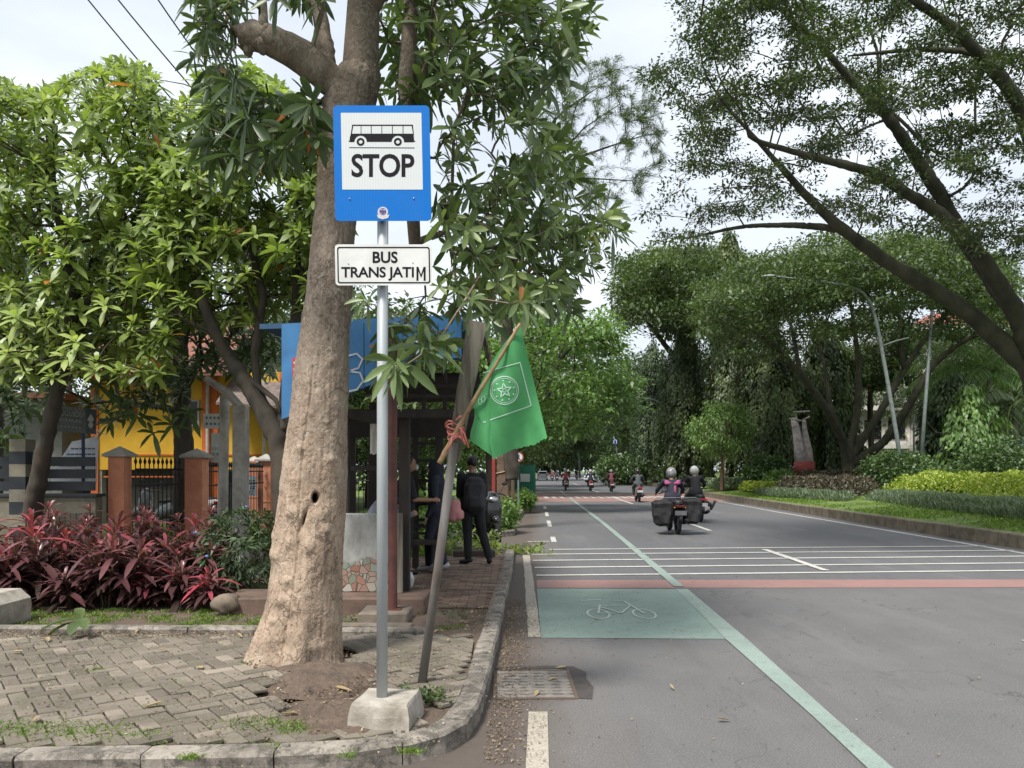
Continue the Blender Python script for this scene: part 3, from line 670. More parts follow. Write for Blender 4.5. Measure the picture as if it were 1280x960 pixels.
m_ = MB(); m_.prism(rrect(145, 127, 627, 705, 22, sk), S(4.5), S(4.504)); pan = put(m_.build('sign_panel', SBLUE), sg)
m_ = MB(); m_.prism(rrect(184, 164, 587, 548, 3, sk), S(4.4985), S(4.5)); f_ = m_.build('white_field', SWHITE); f_.parent = pan
def sub(o, par): o.parent = par; return o
f3, f4 = S(4.4975), S(4.4985)
m_ = MB()
def poly(P, mi=0): m_.prism(P, f3, f4, mi)
def disc(cx, cy, r, n=26): return [(cx + r * math.cos(2 * math.pi * i / n), cy + r * math.sin(2 * math.pi * i / n)) for i in range(n)]
def arc(cx, cy, r0, r1, a0, a1, n=18, fn=None):
    for i in range(n):
        a, b = R(a0 + (a1 - a0) * i / n), R(a0 + (a1 - a0) * (i + 1) / n)
        m_.prism([(cx + r * math.cos(t), cy + r * math.sin(t)) for r, t in ((r0, a), (r1, a), (r1, b), (r0, b))], f3 if fn is None else fn[0], f4 if fn is None else fn[1])
# bus side with wheel arches cut out
def lower():
    P = [(236, 268), (545, 268), (550, 290), (550, 300), (545, 311), (500, 311)]
    for i in range(13): a = R(0 - 180 * i / 12); P.append((469 + 31 * math.cos(a), 309 + 31 * math.sin(a)))
    for i in range(13): a = R(0 - 180 * i / 12); P.append((283 + 31 * math.cos(a), 309 + 31 * math.sin(a)))
    P += [(236, 311), (228, 303), (229, 285)]; return P
poly(lower())
poly([(241, 223), (543, 223), (545, 229), (240, 229)]); poly([(241, 224), (246, 229), (239, 268), (231, 285)]); poly([(538, 229), (544, 224), (551, 285), (545, 268)])
for x_ in (285, 336, 389, 442, 495): poly([(x_ - 1.6, 229), (x_ + 1.6, 229), (x_ + 1.6, 268), (x_ - 1.6, 268)])
poly([(224, 304), (236, 301), (236, 309), (224, 309)]); poly([(545, 301), (556, 304), (556, 309), (545, 309)])
for x_ in (283, 469): arc(x_, 309, 9.5, 20, 0, 360)
poly([(226, 336), (552, 337.5), (552, 341), (226, 339.5)])
put_text(m_, 'STOP', lambda x, y: f3(x, y), 237, 552, 486, 369, bold=.022, spacing=.95)
sub(m_.build('bus_pictogram_and_lettering', SBLACK), pan)
for x_, y_ in ((228, 594), (548, 591)): sub(MB().ell(S(4.497)(x_, y_), (.0045, .004, .0045), 10).build('bolt', ALU, smooth=True), pan)
m_ = MB(); m_.prism(disc(394, 660, 26), S(4.498), S(4.5)); m_.prism([(364, 672), (370, 690), (394, 697), (420, 690), (428, 672), (415, 676), (394, 682), (373, 676)], S(4.4975), S(4.5))
em = sub(m_.build('round_emblem', M('emblem_white', (.6, .6, .62), None, 5, .4, 0)), pan)
m_ = MB(); f3b, f4b = S(4.4965), S(4.498)
arc(394, 657, 15, 17, 0, 360, 20, (f3b, f4b)); m_.prism([(394, 644), (403, 656), (400, 668), (388, 668), (385, 656)], f3b, f4b); m_.prism([(380, 652), (386, 650), (386, 664), (381, 662)], f3b, f4b); m_.prism([(402, 650), (408, 652), (407, 662), (402, 664)], f3b, f4b)
sub(m_.build('emblem_mark', M('emblem_purple', (.1, .06, .22), None, 5, .4, 0)), pan)
# lower plate
m_ = MB(); m_.prism(rrect(154, 822, 638, 1027, 16, .02), S(4.5), S(4.503)); pl = put(m_.build('name_plate', PLWHITE), sg)
m_ = MB(); f3, f4 = S(4.4985), S(4.5)
out = rrect(165, 834, 628, 1016, 12, .02, 5); inn = rrect(171, 840, 622, 1010, 8, .02, 5); n = len(out)
for i in range(n): m_.prism([out[i], out[(i + 1) % n], inn[(i + 1) % n], inn[i]], f3, f4)
put_text(m_, 'BUS', lambda x, y: f3(x, y), 343, 468, 915, 857, bold=.024)
put_text(m_, 'TRANS JATI', lambda x, y: f3(x, y), 186, 549, 1003, 934, bold=.02, spacing=.96)
for q in ([(562, 934), (572, 934), (572, 1003), (562, 1003)], [(598, 934), (608, 934), (608, 1003), (598, 1003)], [(572, 934), (585, 972), (585, 990), (572, 954)], [(598, 934), (598, 954), (585, 990), (585, 972)]): m_.prism(q, f3, f4)
sub(m_.build('lettering', SBLACK), pl)
for x_, y_ in ((222, 918), (544, 913)): sub(MB().ell(S(4.498)(x_, y_), (.0038, .003, .0038), 10).build('bolt', ALU, smooth=True), pl)
for z_ in (3.5, 3.2, 2.8): put(MB().box(-.80, -.73, 4.504, 4.545, z_ - .015, z_ + .015).build('clamp', ALU), sg)

# ------------------------------------------------------------------ leaning pole, bamboo flagpole and flag
lp = empty('leaning_pole', gd(527, 855, .13), 0, 'grey steel pole leaning to the right behind the sign post, its top a weathered timber', 'pole')
STEELW = M('weathered_pole', (.2, .19, .175), (.11, .09, .075), 9, .6, .3, 50, stretch=(1, 1, .25), metal=.15)
TIMB = M('weathered_timber', (.27, .24, .19), (.08, .07, .055), 16, .9, .7, 30, stretch=(1, 1, .08))
p0, p1 = gd(527, 857, .11), pt(568, 553, 5.15)
m_ = MB(); m_.tube([p0, p0.lerp(p1, .5) + Vector((.004, 0, 0)), p1], [.031, .03, .03], 16); put(m_.build('steel_tube', STEELW, smooth=True), lp)
a_, b_ = pt(566, 575, 5.19), pt(597, 402, 5.1)
m_ = MB(); dr_ = (b_ - a_).normalized(); sx = Vector((1, 0, 0)); sx = (sx - dr_ * sx.dot(dr_)).normalized(); sy = dr_.cross(sx)
for s0, s1, w0, w1 in ((0, 1, .045, .062),):
    V = []
    for t in np.linspace(0, 1, 9):
        c = a_.lerp(b_, t); wd = w0 + (w1 - w0) * t
        for q, h_ in ((-1, -1), (1, -1), (1, 1), (-1, 1)): V.append(c + sx * q * (wd + .003 * math.sin(t * 31 + q)) + sy * h_ * .025)
    m_.add(V, [(i * 4 + j, i * 4 + (j + 1) % 4, i * 4 + 4 + (j + 1) % 4, i * 4 + 4 + j) for i in range(8) for j in range(4)] + [(3, 2, 1, 0), (32, 33, 34, 35)])
put(m_.build('timber', TIMB), lp)
BAM = M('bamboo', (.35, .22, .11), (.2, .12, .06), 12, .5, .2, 60)
fp = empty('bamboo_pole', pt(550, 578, 4.97), 0, 'slanting bamboo pole tied across the leaning pole and carrying the green flag', 'flagpole')
A0, A1 = pt(549, 579, 4.97), pt(650, 402, 4.885)
m_ = MB(); Pp = []; rr_ = []
for i in range(41):
    t = i / 40; q = A0.lerp(A1, t); q.z += .012 * math.sin(t * 5) ; Pp.append(q); rr_.append((.0165 - .007 * t) * (1.22 if i % 7 == 3 else 1))
m_.tube(Pp, rr_, 10); put(m_.build('cane', BAM, smooth=True), fp)
PINK = M('pink_ribbon', (.62, .2, .16), (.5, .15, .12), 9, .6, .2)
m_ = MB()
def ribbon(P, w_=.008): m_.tube(P, [w_] * len(P), 6, sx=.35)
for k in range(5):
    cz = pt(568 + k * .8, 530 + k * 5, 5.05); P = []
    for i in range(17): a = 2 * math.pi * i / 16 + k; P.append(cz + Vector((.055 * math.cos(a), .11 * math.sin(a), .02 * math.sin(a * 2 + k) + .012 * math.cos(a))))
    ribbon(P)
for e0, e1 in (((572, 530), (586, 560)), ((572, 545), (582, 556)), ((566, 530), (560, 526)), ((572, 530), (578, 550)), ((565, 546), (560, 562)), ((570, 525), (577, 520)), ((566, 532), (559, 531))):
    ribbon([pt(*e0, 4.94), (pt(*e0, 4.93) + pt(*e1, 4.93)) / 2 + Vector((.008, 0, .01)), pt(*e1, 4.93)], .006)
rb = m_.build('ribbon_tie', PINK, smooth=True); tag(rb, 'pink plastic ribbon knotted round the crossing of bamboo pole and leaning pole', 'ribbon'); recenter(rb)
def flagmat():
    x = NT('flag_cloth'); c = x.ramp(x.noise(4, 4), [(.3, (.085, .34, .125)), (.7, (.13, .44, .18))]); wv = x.noise(380, 1)
    x.col(c); x.set(Roughness=.85, Specular_IOR_Level=.2); x.bump(wv, .2, .001)
    t = x.n('ShaderNodeBsdfTranslucent'); x.l(c, t.inputs[0]); ms = x.n('ShaderNodeMixShader'); ms.inputs[0].default_value = .45
    x.l(x.p.outputs[0], ms.inputs[1]); x.l(t.outputs[0], ms.inputs[2]); x.l(ms.outputs[0], x.out.inputs[0]); return x.m
fA, fB, fC, fD = [np.array(q, float) for q in ((650, 405), (588, 503), (616, 574), (684, 547))]
def fdep(px, py): return 4.955 + .05 * math.sin((px - 590) * .075 + (py - 400) * .018) + .022 * math.sin((px - 600) * .17 - (py - 400) * .06)
def flag_uv(u, v):       # u from hoist to fly, v from the top hoist corner to the bottom one
    q = (1 - u) * ((1 - v) * fA + v * fB) + u * ((1 - v) * fD + v * fC)
    q = q + np.array([math.sin(u * 3.1) * 5 * v - math.sin(v * 3.14) * 3 * (u < .02), math.sin(v * 7) * 2.0 * u ** 3 - 6 * math.sin(v * 3.14) * u ** 2 * .0])
    return q
def flagp(px, py, off=0.0): return pt(px, py, fdep(px, py) - off)
nu, nv = 46, 34; V = []; 
for i in range(nu):
    for j in range(nv):
        u, v = i / (nu - 1), j / (nv - 1); q = flag_uv(u, v)
        if i == nu - 1: q = q + np.array([0, random.uniform(-1.2, 1.2)])
        V.append(flagp(*q))
m_ = MB().add(V, [(i * nv + j, (i + 1) * nv + j, (i + 1) * nv + j + 1, i * nv + j + 1) for i in range(nu - 1) for j in range(nv - 1)])
# the sleeve folded back over the cane
V = []
for i in range(10):
    for j in range(nv):
        v = j / (nv - 1); q = (1 - v) * fA + v * fB; u = i / 9
        q = q + np.array([-9 * u * math.sin(v * 2.6 + .3), 10 * u * v * v + 4 * u]); V.append(pt(q[0], q[1], fdep(*q) + .09 + .03 * u + .02 * math.sin(v * 9)))
m_.add(V, [(i * nv + j, (i + 1) * nv + j, (i + 1) * nv + j + 1, i * nv + j + 1) for i in range(9) for j in range(nv - 1)])
V = []       # loose torn corner hanging down by the lower hoist end
Q0, Q1, Q2, Q3 = [np.array(q, float) for q in ((588, 500), (612, 498), (618, 572), (592, 551))]
for i in range(12):
    for j in range(16):
        u, v = i / 11, j / 15; q = (1 - v) * ((1 - u) * Q0 + u * Q1) + v * ((1 - u) * Q3 + u * Q2); q += np.array([4 * math.sin(v * 5), 0]) * (1 - u); V.append(pt(q[0], q[1], fdep(*q) + .012 + .02 * math.sin(u * 5 + v * 2)))
m_.add(V, [(i * 16 + j, (i + 1) * 16 + j, (i + 1) * 16 + j + 1, i * 16 + j + 1) for i in range(11) for j in range(15)])
fl = empty('flag', pt(636, 490, 4.96), 0, 'green flag with a white star emblem hanging from the bamboo pole', 'flag')
put(m_.build('cloth', flagmat(), smooth=True), fl)
m_ = MB()
def stroke(P, w_, closed=False, fn=None):
    fn = fn or (lambda a, b: flagp(a, b, .004)); P = [np.array(p, float) for p in P]; Q = []
    n = len(P)
    for i in range(n if closed else n - 1):
        a, b = P[i], P[(i + 1) % n]; k = max(1, int(np.linalg.norm(b - a) / 3)); Q += [a + (b - a) * t / k for t in range(k)]
    if not closed: Q.append(P[-1])
    n = len(Q); V = []
    for i in range(n):
        t = (Q[(i + 1) % n] - Q[i - 1]) if closed or 0 < i < n - 1 else (Q[1] - Q[0] if i == 0 else Q[-1] - Q[-2])
        t = t / (np.linalg.norm(t) + 1e-9); nn = np.array([t[1], -t[0]]) * w_ / 2; V += [fn(*(Q[i] - nn)), fn(*(Q[i] + nn))]
    m_.add(V, [(2 * i, 2 * i + 1, (2 * i + 3) % (2 * n), (2 * i + 2) % (2 * n)) for i in range(n if closed else n - 1)])
stroke([(604, 466), (650, 453), (664, 507), (604, 528)], 1.3)
C0 = (630.5, 488)
stroke([(C0[0] + 17.5 * math.cos(a), C0[1] + 17.5 * math.sin(a)) for a in np.linspace(0, 6.2832, 40)[:-1]], 1.3, True)
stroke([(C0[0] + 15.2 * math.cos(a), C0[1] + 15.2 * math.sin(a)) for a in np.linspace(0, 6.2832, 40)[:-1]], .6, True)
st_ = []
for i in range(10): a = R(-90 + 36 * i - 8); r_ = 9.5 if i % 2 == 0 else 4.0; st_.append((C0[0] + r_ * math.cos(a), C0[1] + r_ * math.sin(a)))
stroke(st_, 1.5, True)
stroke([(C0[0] + 2.3 * math.cos(a), C0[1] + 2.3 * math.sin(a)) for a in np.linspace(0, 6.2832, 12)[:-1]], .8, True)
for i in range(9):
    a = R(-98 + 40 * i); cx, cy = C0[0] + 12.3 * math.cos(a), C0[1] + 12.3 * math.sin(a)
    m_.add([flagp(cx + 1.1 * math.cos(b), cy + 1.1 * math.sin(b), .004) for b in np.linspace(0, 6.2832, 9)[:-1]], [tuple(range(8))])
for k_ in range(3): stroke([(600 + k_ * 4 + 2.2 * math.cos(a), 502 - k_ * 3 + 3.6 * math.sin(a)) for a in np.linspace(0, 5.5, 14)], .8)
put(m_.build('emblem', M('flag_white', (.38, .55, .44), None, 6, .8, 0)), fl)

# ------------------------------------------------------------------ the big roadside tree
DT = 6.05
ST = [(870, 300, 432), (850, 306, 429), (835, 312, 427), (815, 318, 426), (795, 324, 426), (760, 333, 427), (700, 341, 429), (650, 346, 431), (600, 352, 433), (550, 357, 434), (500, 364, 434), (450, 370, 436), (400, 377, 438), (350, 384, 440), (300, 390, 443), (250, 396, 448), (200, 399, 455), (160, 401, 464), (130, 404, 470), (105, 409, 474), (85, 425, 474)]
zs = np.array([EYE - (y - HZ) * DT / F for y, _, _ in ST]); xl = np.array([(l - 640) * DT / F for _, l, _ in ST]); xr = np.array([(r - 640) * DT / F for _, _, r in ST])
Zr = np.linspace(-.05, zs[-1], 420); XL = np.interp(Zr, zs, xl); XR = np.interp(Zr, zs, xr)
for _ in range(3): XL[1:-1] = (XL[:-2] + XL[1:-1] * 2 + XL[2:]) / 4; XR[1:-1] = (XR[:-2] + XR[1:-1] * 2 + XR[2:]) / 4
feat = []    # px, py, radius m, amplitude m
for f in ((385, 560, .035, .018), (420, 575, .03, .02), (352, 690, .06, .04), (345, 668, .05, .02), (372, 733, .05, -.02), (362, 745, .05, .03), (370, 720, .03, .02), (400, 632, .045, -.018), (385, 655, .05, -.022), (372, 640, .035, .022), (412, 640, .04, .018), (372, 675, .04, .02), (395, 680, .05, .022), (415, 660, .035, .012),
          (395, 480, .025, .014), (404, 488, .015, -.012), (398, 520, .02, .012), (415, 530, .02, .012), (380, 600, .05, .014), (356, 618, .03, -.01), (398, 705, .02, .013), (345, 790, .07, .03), (405, 800, .06, .025), (372, 800, .05, -.03), (422, 830, .05, .03), (330, 825, .06, .03), (352, 770, .03, .018), (395, 440, .02, .01), (420, 455, .03, .012), (385, 395, .05, .012), (420, 330, .06, .012), (402, 250, .05, .014)):
    feat.append((np.array([(f[0] - 640) * DT / F, EYE - (f[1] - HZ) * DT / F]), f[2], f[3]))
na = 190; V = []; amount = []
for i, z in enumerate(Zr):
    cx, hr = (XL[i] + XR[i]) / 2, (XR[i] - XL[i]) / 2
    for j in range(na):
        a = 2 * math.pi * j / na; ux, uy = math.cos(a), math.sin(a)
        base = max(0, 1 - (z - .1) / .9); lobe = 1 + .15 * base ** 1.6 * math.cos(5 * a + .6) + .05 * base ** 2 * math.cos(9 * a) + .05 * base * math.cos(3 * a + 2) + .02 * math.cos(2 * a + z * 1.1)
        if abs(ux) > .9: lobe = 1 + (lobe - 1) * .3
        x_, y_ = ux * hr * lobe, uy * hr * .95 * lobe
        p = Vector((cx + x_, y_, z)); d_ = 0
        d_ += .018 * mn.noise(Vector((p.x * 4, p.y * 4, z * 1.8))) + .004 * mn.noise(Vector((p.x * 12, p.y * 12, z * 5 + 9))) + .006 * mn.noise(Vector((p.x * 34, p.y * 34, z * 13))) + .0035 * mn.noise(Vector((p.x * 60, p.y * 60, z * 70)))
        d_ -= .006 * max(0, mn.noise(Vector((a * 9, z * .8, 3)))) + 0
        if abs(x_ / max(hr, .01) + .12 + .05 * math.sin(z * 5)) < .03 and uy < 0 and z < 2.4: d_ -= .012
        hollow_shade = 0
        if uy < .2:
            for c, s_, am in feat:
                q = ((p.x - c[0]) ** 2 + (z - c[1]) ** 2) / (s_ * s_)
                if q < 6: d_ += .8 * am * math.exp(-q)
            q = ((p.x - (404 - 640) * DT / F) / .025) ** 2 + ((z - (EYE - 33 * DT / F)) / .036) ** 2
            if q < 5: d_ -= .16 * math.exp(-q * q * 1.2); hollow_shade = math.exp(-q * q * .7)  # the hollow: a dent, plus a weight for the shade painted inside it
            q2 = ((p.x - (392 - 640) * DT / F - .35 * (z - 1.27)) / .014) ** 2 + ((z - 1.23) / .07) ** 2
            if q2 < 5: d_ -= .045 * math.exp(-q2 * 1.2); hollow_shade = max(hollow_shade, .75 * math.exp(-q2))
        V.append((cx + x_ + ux * d_, DT + y_ + uy * d_, z)); amount.append(hollow_shade)
n = len(Zr); Fs = [(i * na + j, i * na + (j + 1) % na, (i + 1) * na + (j + 1) % na, (i + 1) * na + j) for i in range(n - 1) for j in range(na)]
def barkbig():
    x = NT('bark_tan_big'); g = x.n('ShaderNodeSeparateXYZ'); x.l(x.tc.outputs['Object'], g.inputs[0]); at = x.n('ShaderNodeAttribute', attribute_name='amount')
    a = x.noise(5, 7, .7, .5, (1, 1, .6)); f = x.noise(55, 6, .75, 0, (1, 1, .7)); sp = x.noise(16, 5, .7, .3)
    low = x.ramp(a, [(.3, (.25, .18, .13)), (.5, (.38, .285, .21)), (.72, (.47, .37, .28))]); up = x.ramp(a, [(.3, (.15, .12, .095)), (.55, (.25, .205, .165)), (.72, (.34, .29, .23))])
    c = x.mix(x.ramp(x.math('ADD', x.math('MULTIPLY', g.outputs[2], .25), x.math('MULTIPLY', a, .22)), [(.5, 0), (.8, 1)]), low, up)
    moss = x.math('ADD', x.math('MULTIPLY', x.math('ADD', g.outputs[0], x.math('MULTIPLY', g.outputs[2], -.03)), 2.2), x.math('ADD', x.math('MULTIPLY', a, .7), 2.9))
    c = x.mix(x.ramp(moss, [(.25, 0), (.5, .72)]), c, (.075, .066, .05))
    c = x.mix(x.ramp(sp, [(.53, 0), (.66, .5)]), c, (.15, .11, .08)); c = x.mix(x.ramp(f, [(.5, 0), (.72, .5)]), c, (.5, .41, .32)); c = x.mix(x.ramp(f, [(.3, .6), (.46, 0)]), c, (.11, .08, .06))
    cv = x.n('ShaderNodeTexVoronoi', feature='DISTANCE_TO_EDGE'); cv.inputs['Scale'].default_value = 9; qm = x.n('ShaderNodeMapping'); qm.inputs['Scale'].default_value = (1, 1, .32); wp = x.n('ShaderNodeVectorMath', operation='ADD'); x.l(x.tc.outputs['Object'], wp.inputs[0]); nq = x.n('ShaderNodeTexNoise'); nq.inputs['Scale'].default_value = 6; nq.inputs['Detail'].default_value = 5; x.l(x.tc.outputs['Object'], nq.inputs['Vector']); sc_ = x.n('ShaderNodeVectorMath', operation='SCALE'); sc_.inputs['Scale'].default_value = .3; x.l(nq.outputs['Color'], sc_.inputs[0]); x.l(sc_.outputs[0], wp.inputs[1]); x.l(wp.outputs[0], qm.inputs[0]); x.l(qm.outputs[0], cv.inputs['Vector'])
    ck_ = x.math('MULTIPLY', x.ramp(cv.outputs[0], [(0, 1), (.045, 0)]), x.ramp(x.noise(3.3, 4), [(.42, 0), (.56, .8)])); c = x.mix(ck_, c, (.07, .048, .034)); x.bump(x.ramp(cv.outputs[0], [(0, 0), (.05, 1)]), .35, .012)
    c = x.mix(x.ramp(x.noise(2.4, 6, .75, .8, (1, 1, .5)), [(.5, 0), (.66, .7)]), c, (.15, .118, .085)); c = x.mix(x.ramp(x.noise(7, 6, .8, 1.2), [(.56, 0), (.66, .6)]), c, (.4, .39, .33)); c = x.mix(x.ramp(x.noise(22, 4, .8, .5), [(.58, 0), (.66, .65)]), c, (.1, .075, .055))
    c = x.mix(x.ramp(at.outputs['Fac'], [(.25, 0), (.7, 1)]), c, (.012, .009, .007))  # shade inside the hollow and groove, painted near black into the bark colour
    x.col(c); x.set(Roughness=.92, Specular_IOR_Level=.25); x.bump(f, .6, .008); x.bump(sp, .5, .015)
    v = x.n('ShaderNodeTexVoronoi', feature='DISTANCE_TO_EDGE'); v.inputs['Scale'].default_value = 22; q = x.n('ShaderNodeMapping'); q.inputs['Scale'].default_value = (1, 1, .55); x.l(x.tc.outputs['Object'], q.inputs[0]); x.l(q.outputs[0], v.inputs['Vector'])
    x.bump(x.ramp(v.outputs[0], [(0, 0), (.09, 1)]), .3, .006); return x.m
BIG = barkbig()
tr = empty('roadside_tree', (-1.63, DT, .13), 0, 'big tan-barked tree with a hollow in its bumpy trunk behind the bus stop sign', 'tree')
me = bpy.data.meshes.new('trunk'); 
trunk = MB().add(V, Fs)
def P3(px, py, D, r): p = pt(px, py, D); return (p.x, p.y, p.z, r)
limbs = [[P3(446, 150, 6.05, .17), P3(451, 80, 6.05, .14), P3(455, 0, 6.0, .125), P3(462, -110, 5.9, .1), P3(470, -260, 5.8, .07)],
         [P3(430, 125, 6.03, .13), P3(400, 88, 5.95, .115), P3(372, 62, 5.85, .12), P3(340, 48, 5.78, .115), P3(306, 46, 5.7, .10)],
         [P3(415, 88, 6.0, .08), P3(402, 40, 6.0, .06), P3(394, -20, 6.0, .05), P3(380, -120, 6, .04)],
         [P3(332, 52, 5.78, .03), P3(330, 10, 5.7, .025), P3(322, -80, 5.6, .02)],
         [P3(385, 75, 5.9, .02), P3(402, 20, 5.7, .016), P3(412, -40, 5.5, .012)],
         [P3(452, 20, 6.0, .07), P3(520, -60, 5.9, .055), P3(620, -140, 5.7, .045), P3(760, -180, 5.5, .03)],
         [P3(452, -40, 6.0, .06), P3(380, -180, 5.5, .05), P3(250, -220, 5.0, .035)]]
tg = []; td = []; tv = []
def region(n, x0, x1, y0, y1, d0, d1, dn=(0, 0, .4), test=None, v=(.2, .9), out=(445, 150)):
    c = 0
    while c < n:
        x_, y_, D = random.uniform(x0, x1), random.uniform(y0, y1), random.uniform(d0, d1)
        if test and not test(x_, y_): continue
        p = pt(x_, y_, D); tg.append(np.array(p)); q = pt(out[0], out[1], 6)
        o_ = np.array(p - q); o_ /= np.linalg.norm(o_) + .01; td.append(o_ * .6 + np.array(dn) + rng.normal(0, .35, 3)); tv.append(random.uniform(*v)); c += 1
region(70, 235, 400, -30, 190, 5.2, 6.6, (0, -.1, -.5), lambda x, y: y < 60 + (x - 215) * 1.1 and not (290 < x < 430 and 5 < y < 125), (0, .5))
region(30, 250, 370, 125, 200, 5.9, 6.8, (0, -.1, -.8), None, (0, .45))
region(230, 525, 745, -60, 110, 5.4, 8.2, (0, -.2, .2), lambda x, y: x < 640 + 110 * math.sin((y + 60) / 170 * 3), (.1, .8), (480, 100))
region(210, 545, 720, 90, 395, 5.6, 8.0, (.2, -.2, 0), lambda x, y: x < 735 - abs(y - 290) * .12, (.2, .95), (480, 150))
region(95, 600, 775, 220, 385, 5.6, 7.4, (.5, -.2, -.3), lambda x, y: x < 778 - abs(y - 285) * .6, (.4, 1), (480, 150))
region(16, 470, 560, 380, 470, 6.3, 7.2, (0, -.3, -.1), None, (.3, .9))
region(26, 470, 540, -20, 120, 6.6, 7.6, (0, -.2, 0), None, (.1, .6))
region(130, 150, 800, -320, -50, 4.6, 7.4, (0, 0, .4))
nbig = len(tg)
mbw, tdir = grow([[P3(520, 330, 6.9, .05), P3(512, 200, 6.8, .07), P3(508, 110, 6.7, .075), P3(514, 0, 6.7, .065), P3(520, -160, 6.6, .05)]] + limbs, tg, seg=.16, rtip=.0042, pw=.42, wander=.16, k=8, pl=.25, rmax=.03)
for v_ in (mbw,):
    b0 = len(trunk.v); trunk.v += v_.v; trunk.f += [[b0 + i for i in f] for f in v_.f]; trunk.m += v_.m
# the sawn, knotty end of the left limb
for k_ in range(16):
    p = pt(random.uniform(300, 345), random.uniform(30, 64), 5.72); trunk.ell(p, [random.uniform(.035, .075) for _ in range(3)], 10)
to = trunk.build('trunk', BIG, smooth=True); at = to.data.attributes.new('amount', 'FLOAT', 'POINT'); rv = np.zeros(len(to.data.vertices)); rv[:len(amount)] = amount; at.data.foreach_set('value', rv)
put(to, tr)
tw = np.array([p[0] > -.75 for p in tg]); tg_, td_2, tv_ = np.array(tg), np.array(td), np.array(tv)
cw = whorls(list(tg_[~tw]), list(td_2[~tw]), (7, 12), .25, .062, 'hi', (28, 105), .35, list(tv_[~tw]))
cw2 = whorls(list(tg_[tw]), [d_ + np.array((0, -.25, .25)) for d_ in td_2[tw]], (7, 11), .2, .056, 'hi', (25, 92), .22, list(np.clip(tv_[tw] * 1.15 + .05, 0, 1.3)))
co = np_mesh('crown', [cw, cw2], G['cerbera']); put(co, tr)
# low spray hanging in front of the posts
tg2 = [pt(545, 432, 4.75), pt(492, 455, 4.4), pt(520, 408, 4.9), pt(455, 375, 4.8), pt(530, 440, 4.7), pt(497, 462, 4.42), pt(590, 372, 5.1), pt(640, 380, 5.3), pt(655, 375, 5.1)]
dd2 = [(.6, -.5, .3), (-.3, -.6, -.3), (.1, -.4, .7), (-.5, -.5, 0), (.5, -.3, -.6), (-.2, -.5, .6), (.2, -.4, .2), (.3, -.4, -.5), (.4, -.3, .2)]
m_, _d = grow([[(*pt(600, 345, 5.9), .012), (*pt(575, 385, 5.3), .009), (*pt(548, 425, 4.85), .007)]], tg2, seg=.1, rtip=.004, wander=.05)
put(m_.build('hanging_twig', BARKT, smooth=True), tr)
put(np_mesh('crown', [whorls([np.array(p) for p in tg2], dd2, (8, 11), .21, .05, 'hi', (35, 100), .35, [.75] * 9)], G['cerbera']), tr)
# ------------------------------------------------------------------ bus shelter
DW = M('dark_wood', (.045, .035, .03), (.025, .021, .019), 8, .75, .3, 40, stretch=(1, 1, .2)); MAR = M('maroon_steel', (.13, .045, .035), (.075, .03, .026), 6, .6, .3, 40)
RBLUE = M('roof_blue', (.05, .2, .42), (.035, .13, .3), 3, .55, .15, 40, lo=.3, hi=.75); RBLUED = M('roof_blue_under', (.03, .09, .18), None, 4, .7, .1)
SH = empty('bus_shelter', (-1.7, 9.6, .13), 0, 'old bus shelter with dark timber posts and a blue roof board sprayed with graffiti', 'bus shelter')
def shp(m_, name, mat, smooth=False): return put(m_.build(name, mat, smooth=smooth), SH)
def pf(D): return lambda a, b: pt(a, b, D)
def post(px, D, w_, z0, z1, name='post', mat=None, dp=None):
    x_ = (px - 640) * D / F; return shp(MB().box(x_ - w_ / 2, x_ + w_ / 2, D, D + (dp or w_), z0, z1, bev=.006), name, mat or DW)
fas = MB(); fas.prism([(352, 405), (352, 524), (390, 510), (430, 494), (490, 471), (545, 449), (577, 447), (577, 393), (480, 397)], pf(7.6), pf(7.64)); fo = shp(fas, 'roof_board', RBLUE)
m_ = MB()
for i in range(6):
    a = 392 + i * 31; m_.add([pt(a, 404, 7.596), pt(a + 1, 404, 7.596), pt(a + 1.4, 510 - (a - 390) * .36, 7.596), pt(a + .4, 510 - (a - 390) * .36, 7.596)], [(0, 1, 2, 3)])
sub(m_.build('board_seam', RBLUED), fo)
GW = M('graffiti_white', (.62, .66, .7), None, 5, .7, 0); fnf = lambda a, b: pt(a, b, 7.592)
for P in ([(434, 445), (433, 470), (431, 488)], [(434, 445), (446, 442), (453, 449), (448, 460), (436, 464)], [(436, 464), (450, 466), (454, 476), (446, 487), (431, 490)], [(462, 450), (470, 440), (478, 452), (470, 462)], [(405, 455), (412, 440), (418, 470), (424, 446)], [(500, 430), (516, 424), (530, 432), (520, 442), (504, 440)]):
    m_ = MB(); stroke(P, 2.2, False, fnf); sub(m_.build('graffiti', GW), fo)
m_ = MB(); m_.prism([(365, 447), (375, 447), (376, 493), (366, 494)], pf(7.594), pf(7.6)); ps = sub(m_.build('red_notice', M('notice_red', (.5, .06, .07), None, 5, .5, 0)), fo)
for i in range(5):
    m_ = MB(); m_.prism([(367, 452 + i * 8), (373, 452 + i * 8), (373, 455 + i * 8), (367, 455 + i * 8)], pf(7.59), pf(7.594)); sub(m_.build('notice_print', GW), fo)
m_ = MB(); V0 = [(-2.5, 7.66, 3.0), (-.50, 7.66, 3.06), (-.50, 11.9, 3.3), (-2.5, 11.9, 3.25)]
m_.add(V0 + [(a, b, c + .05) for a, b, c in V0], [(0, 3, 2, 1), (4, 5, 6, 7), (0, 1, 5, 4), (1, 2, 6, 5), (2, 3, 7, 6), (3, 0, 4, 7)]); shp(m_, 'roof', RBLUED)
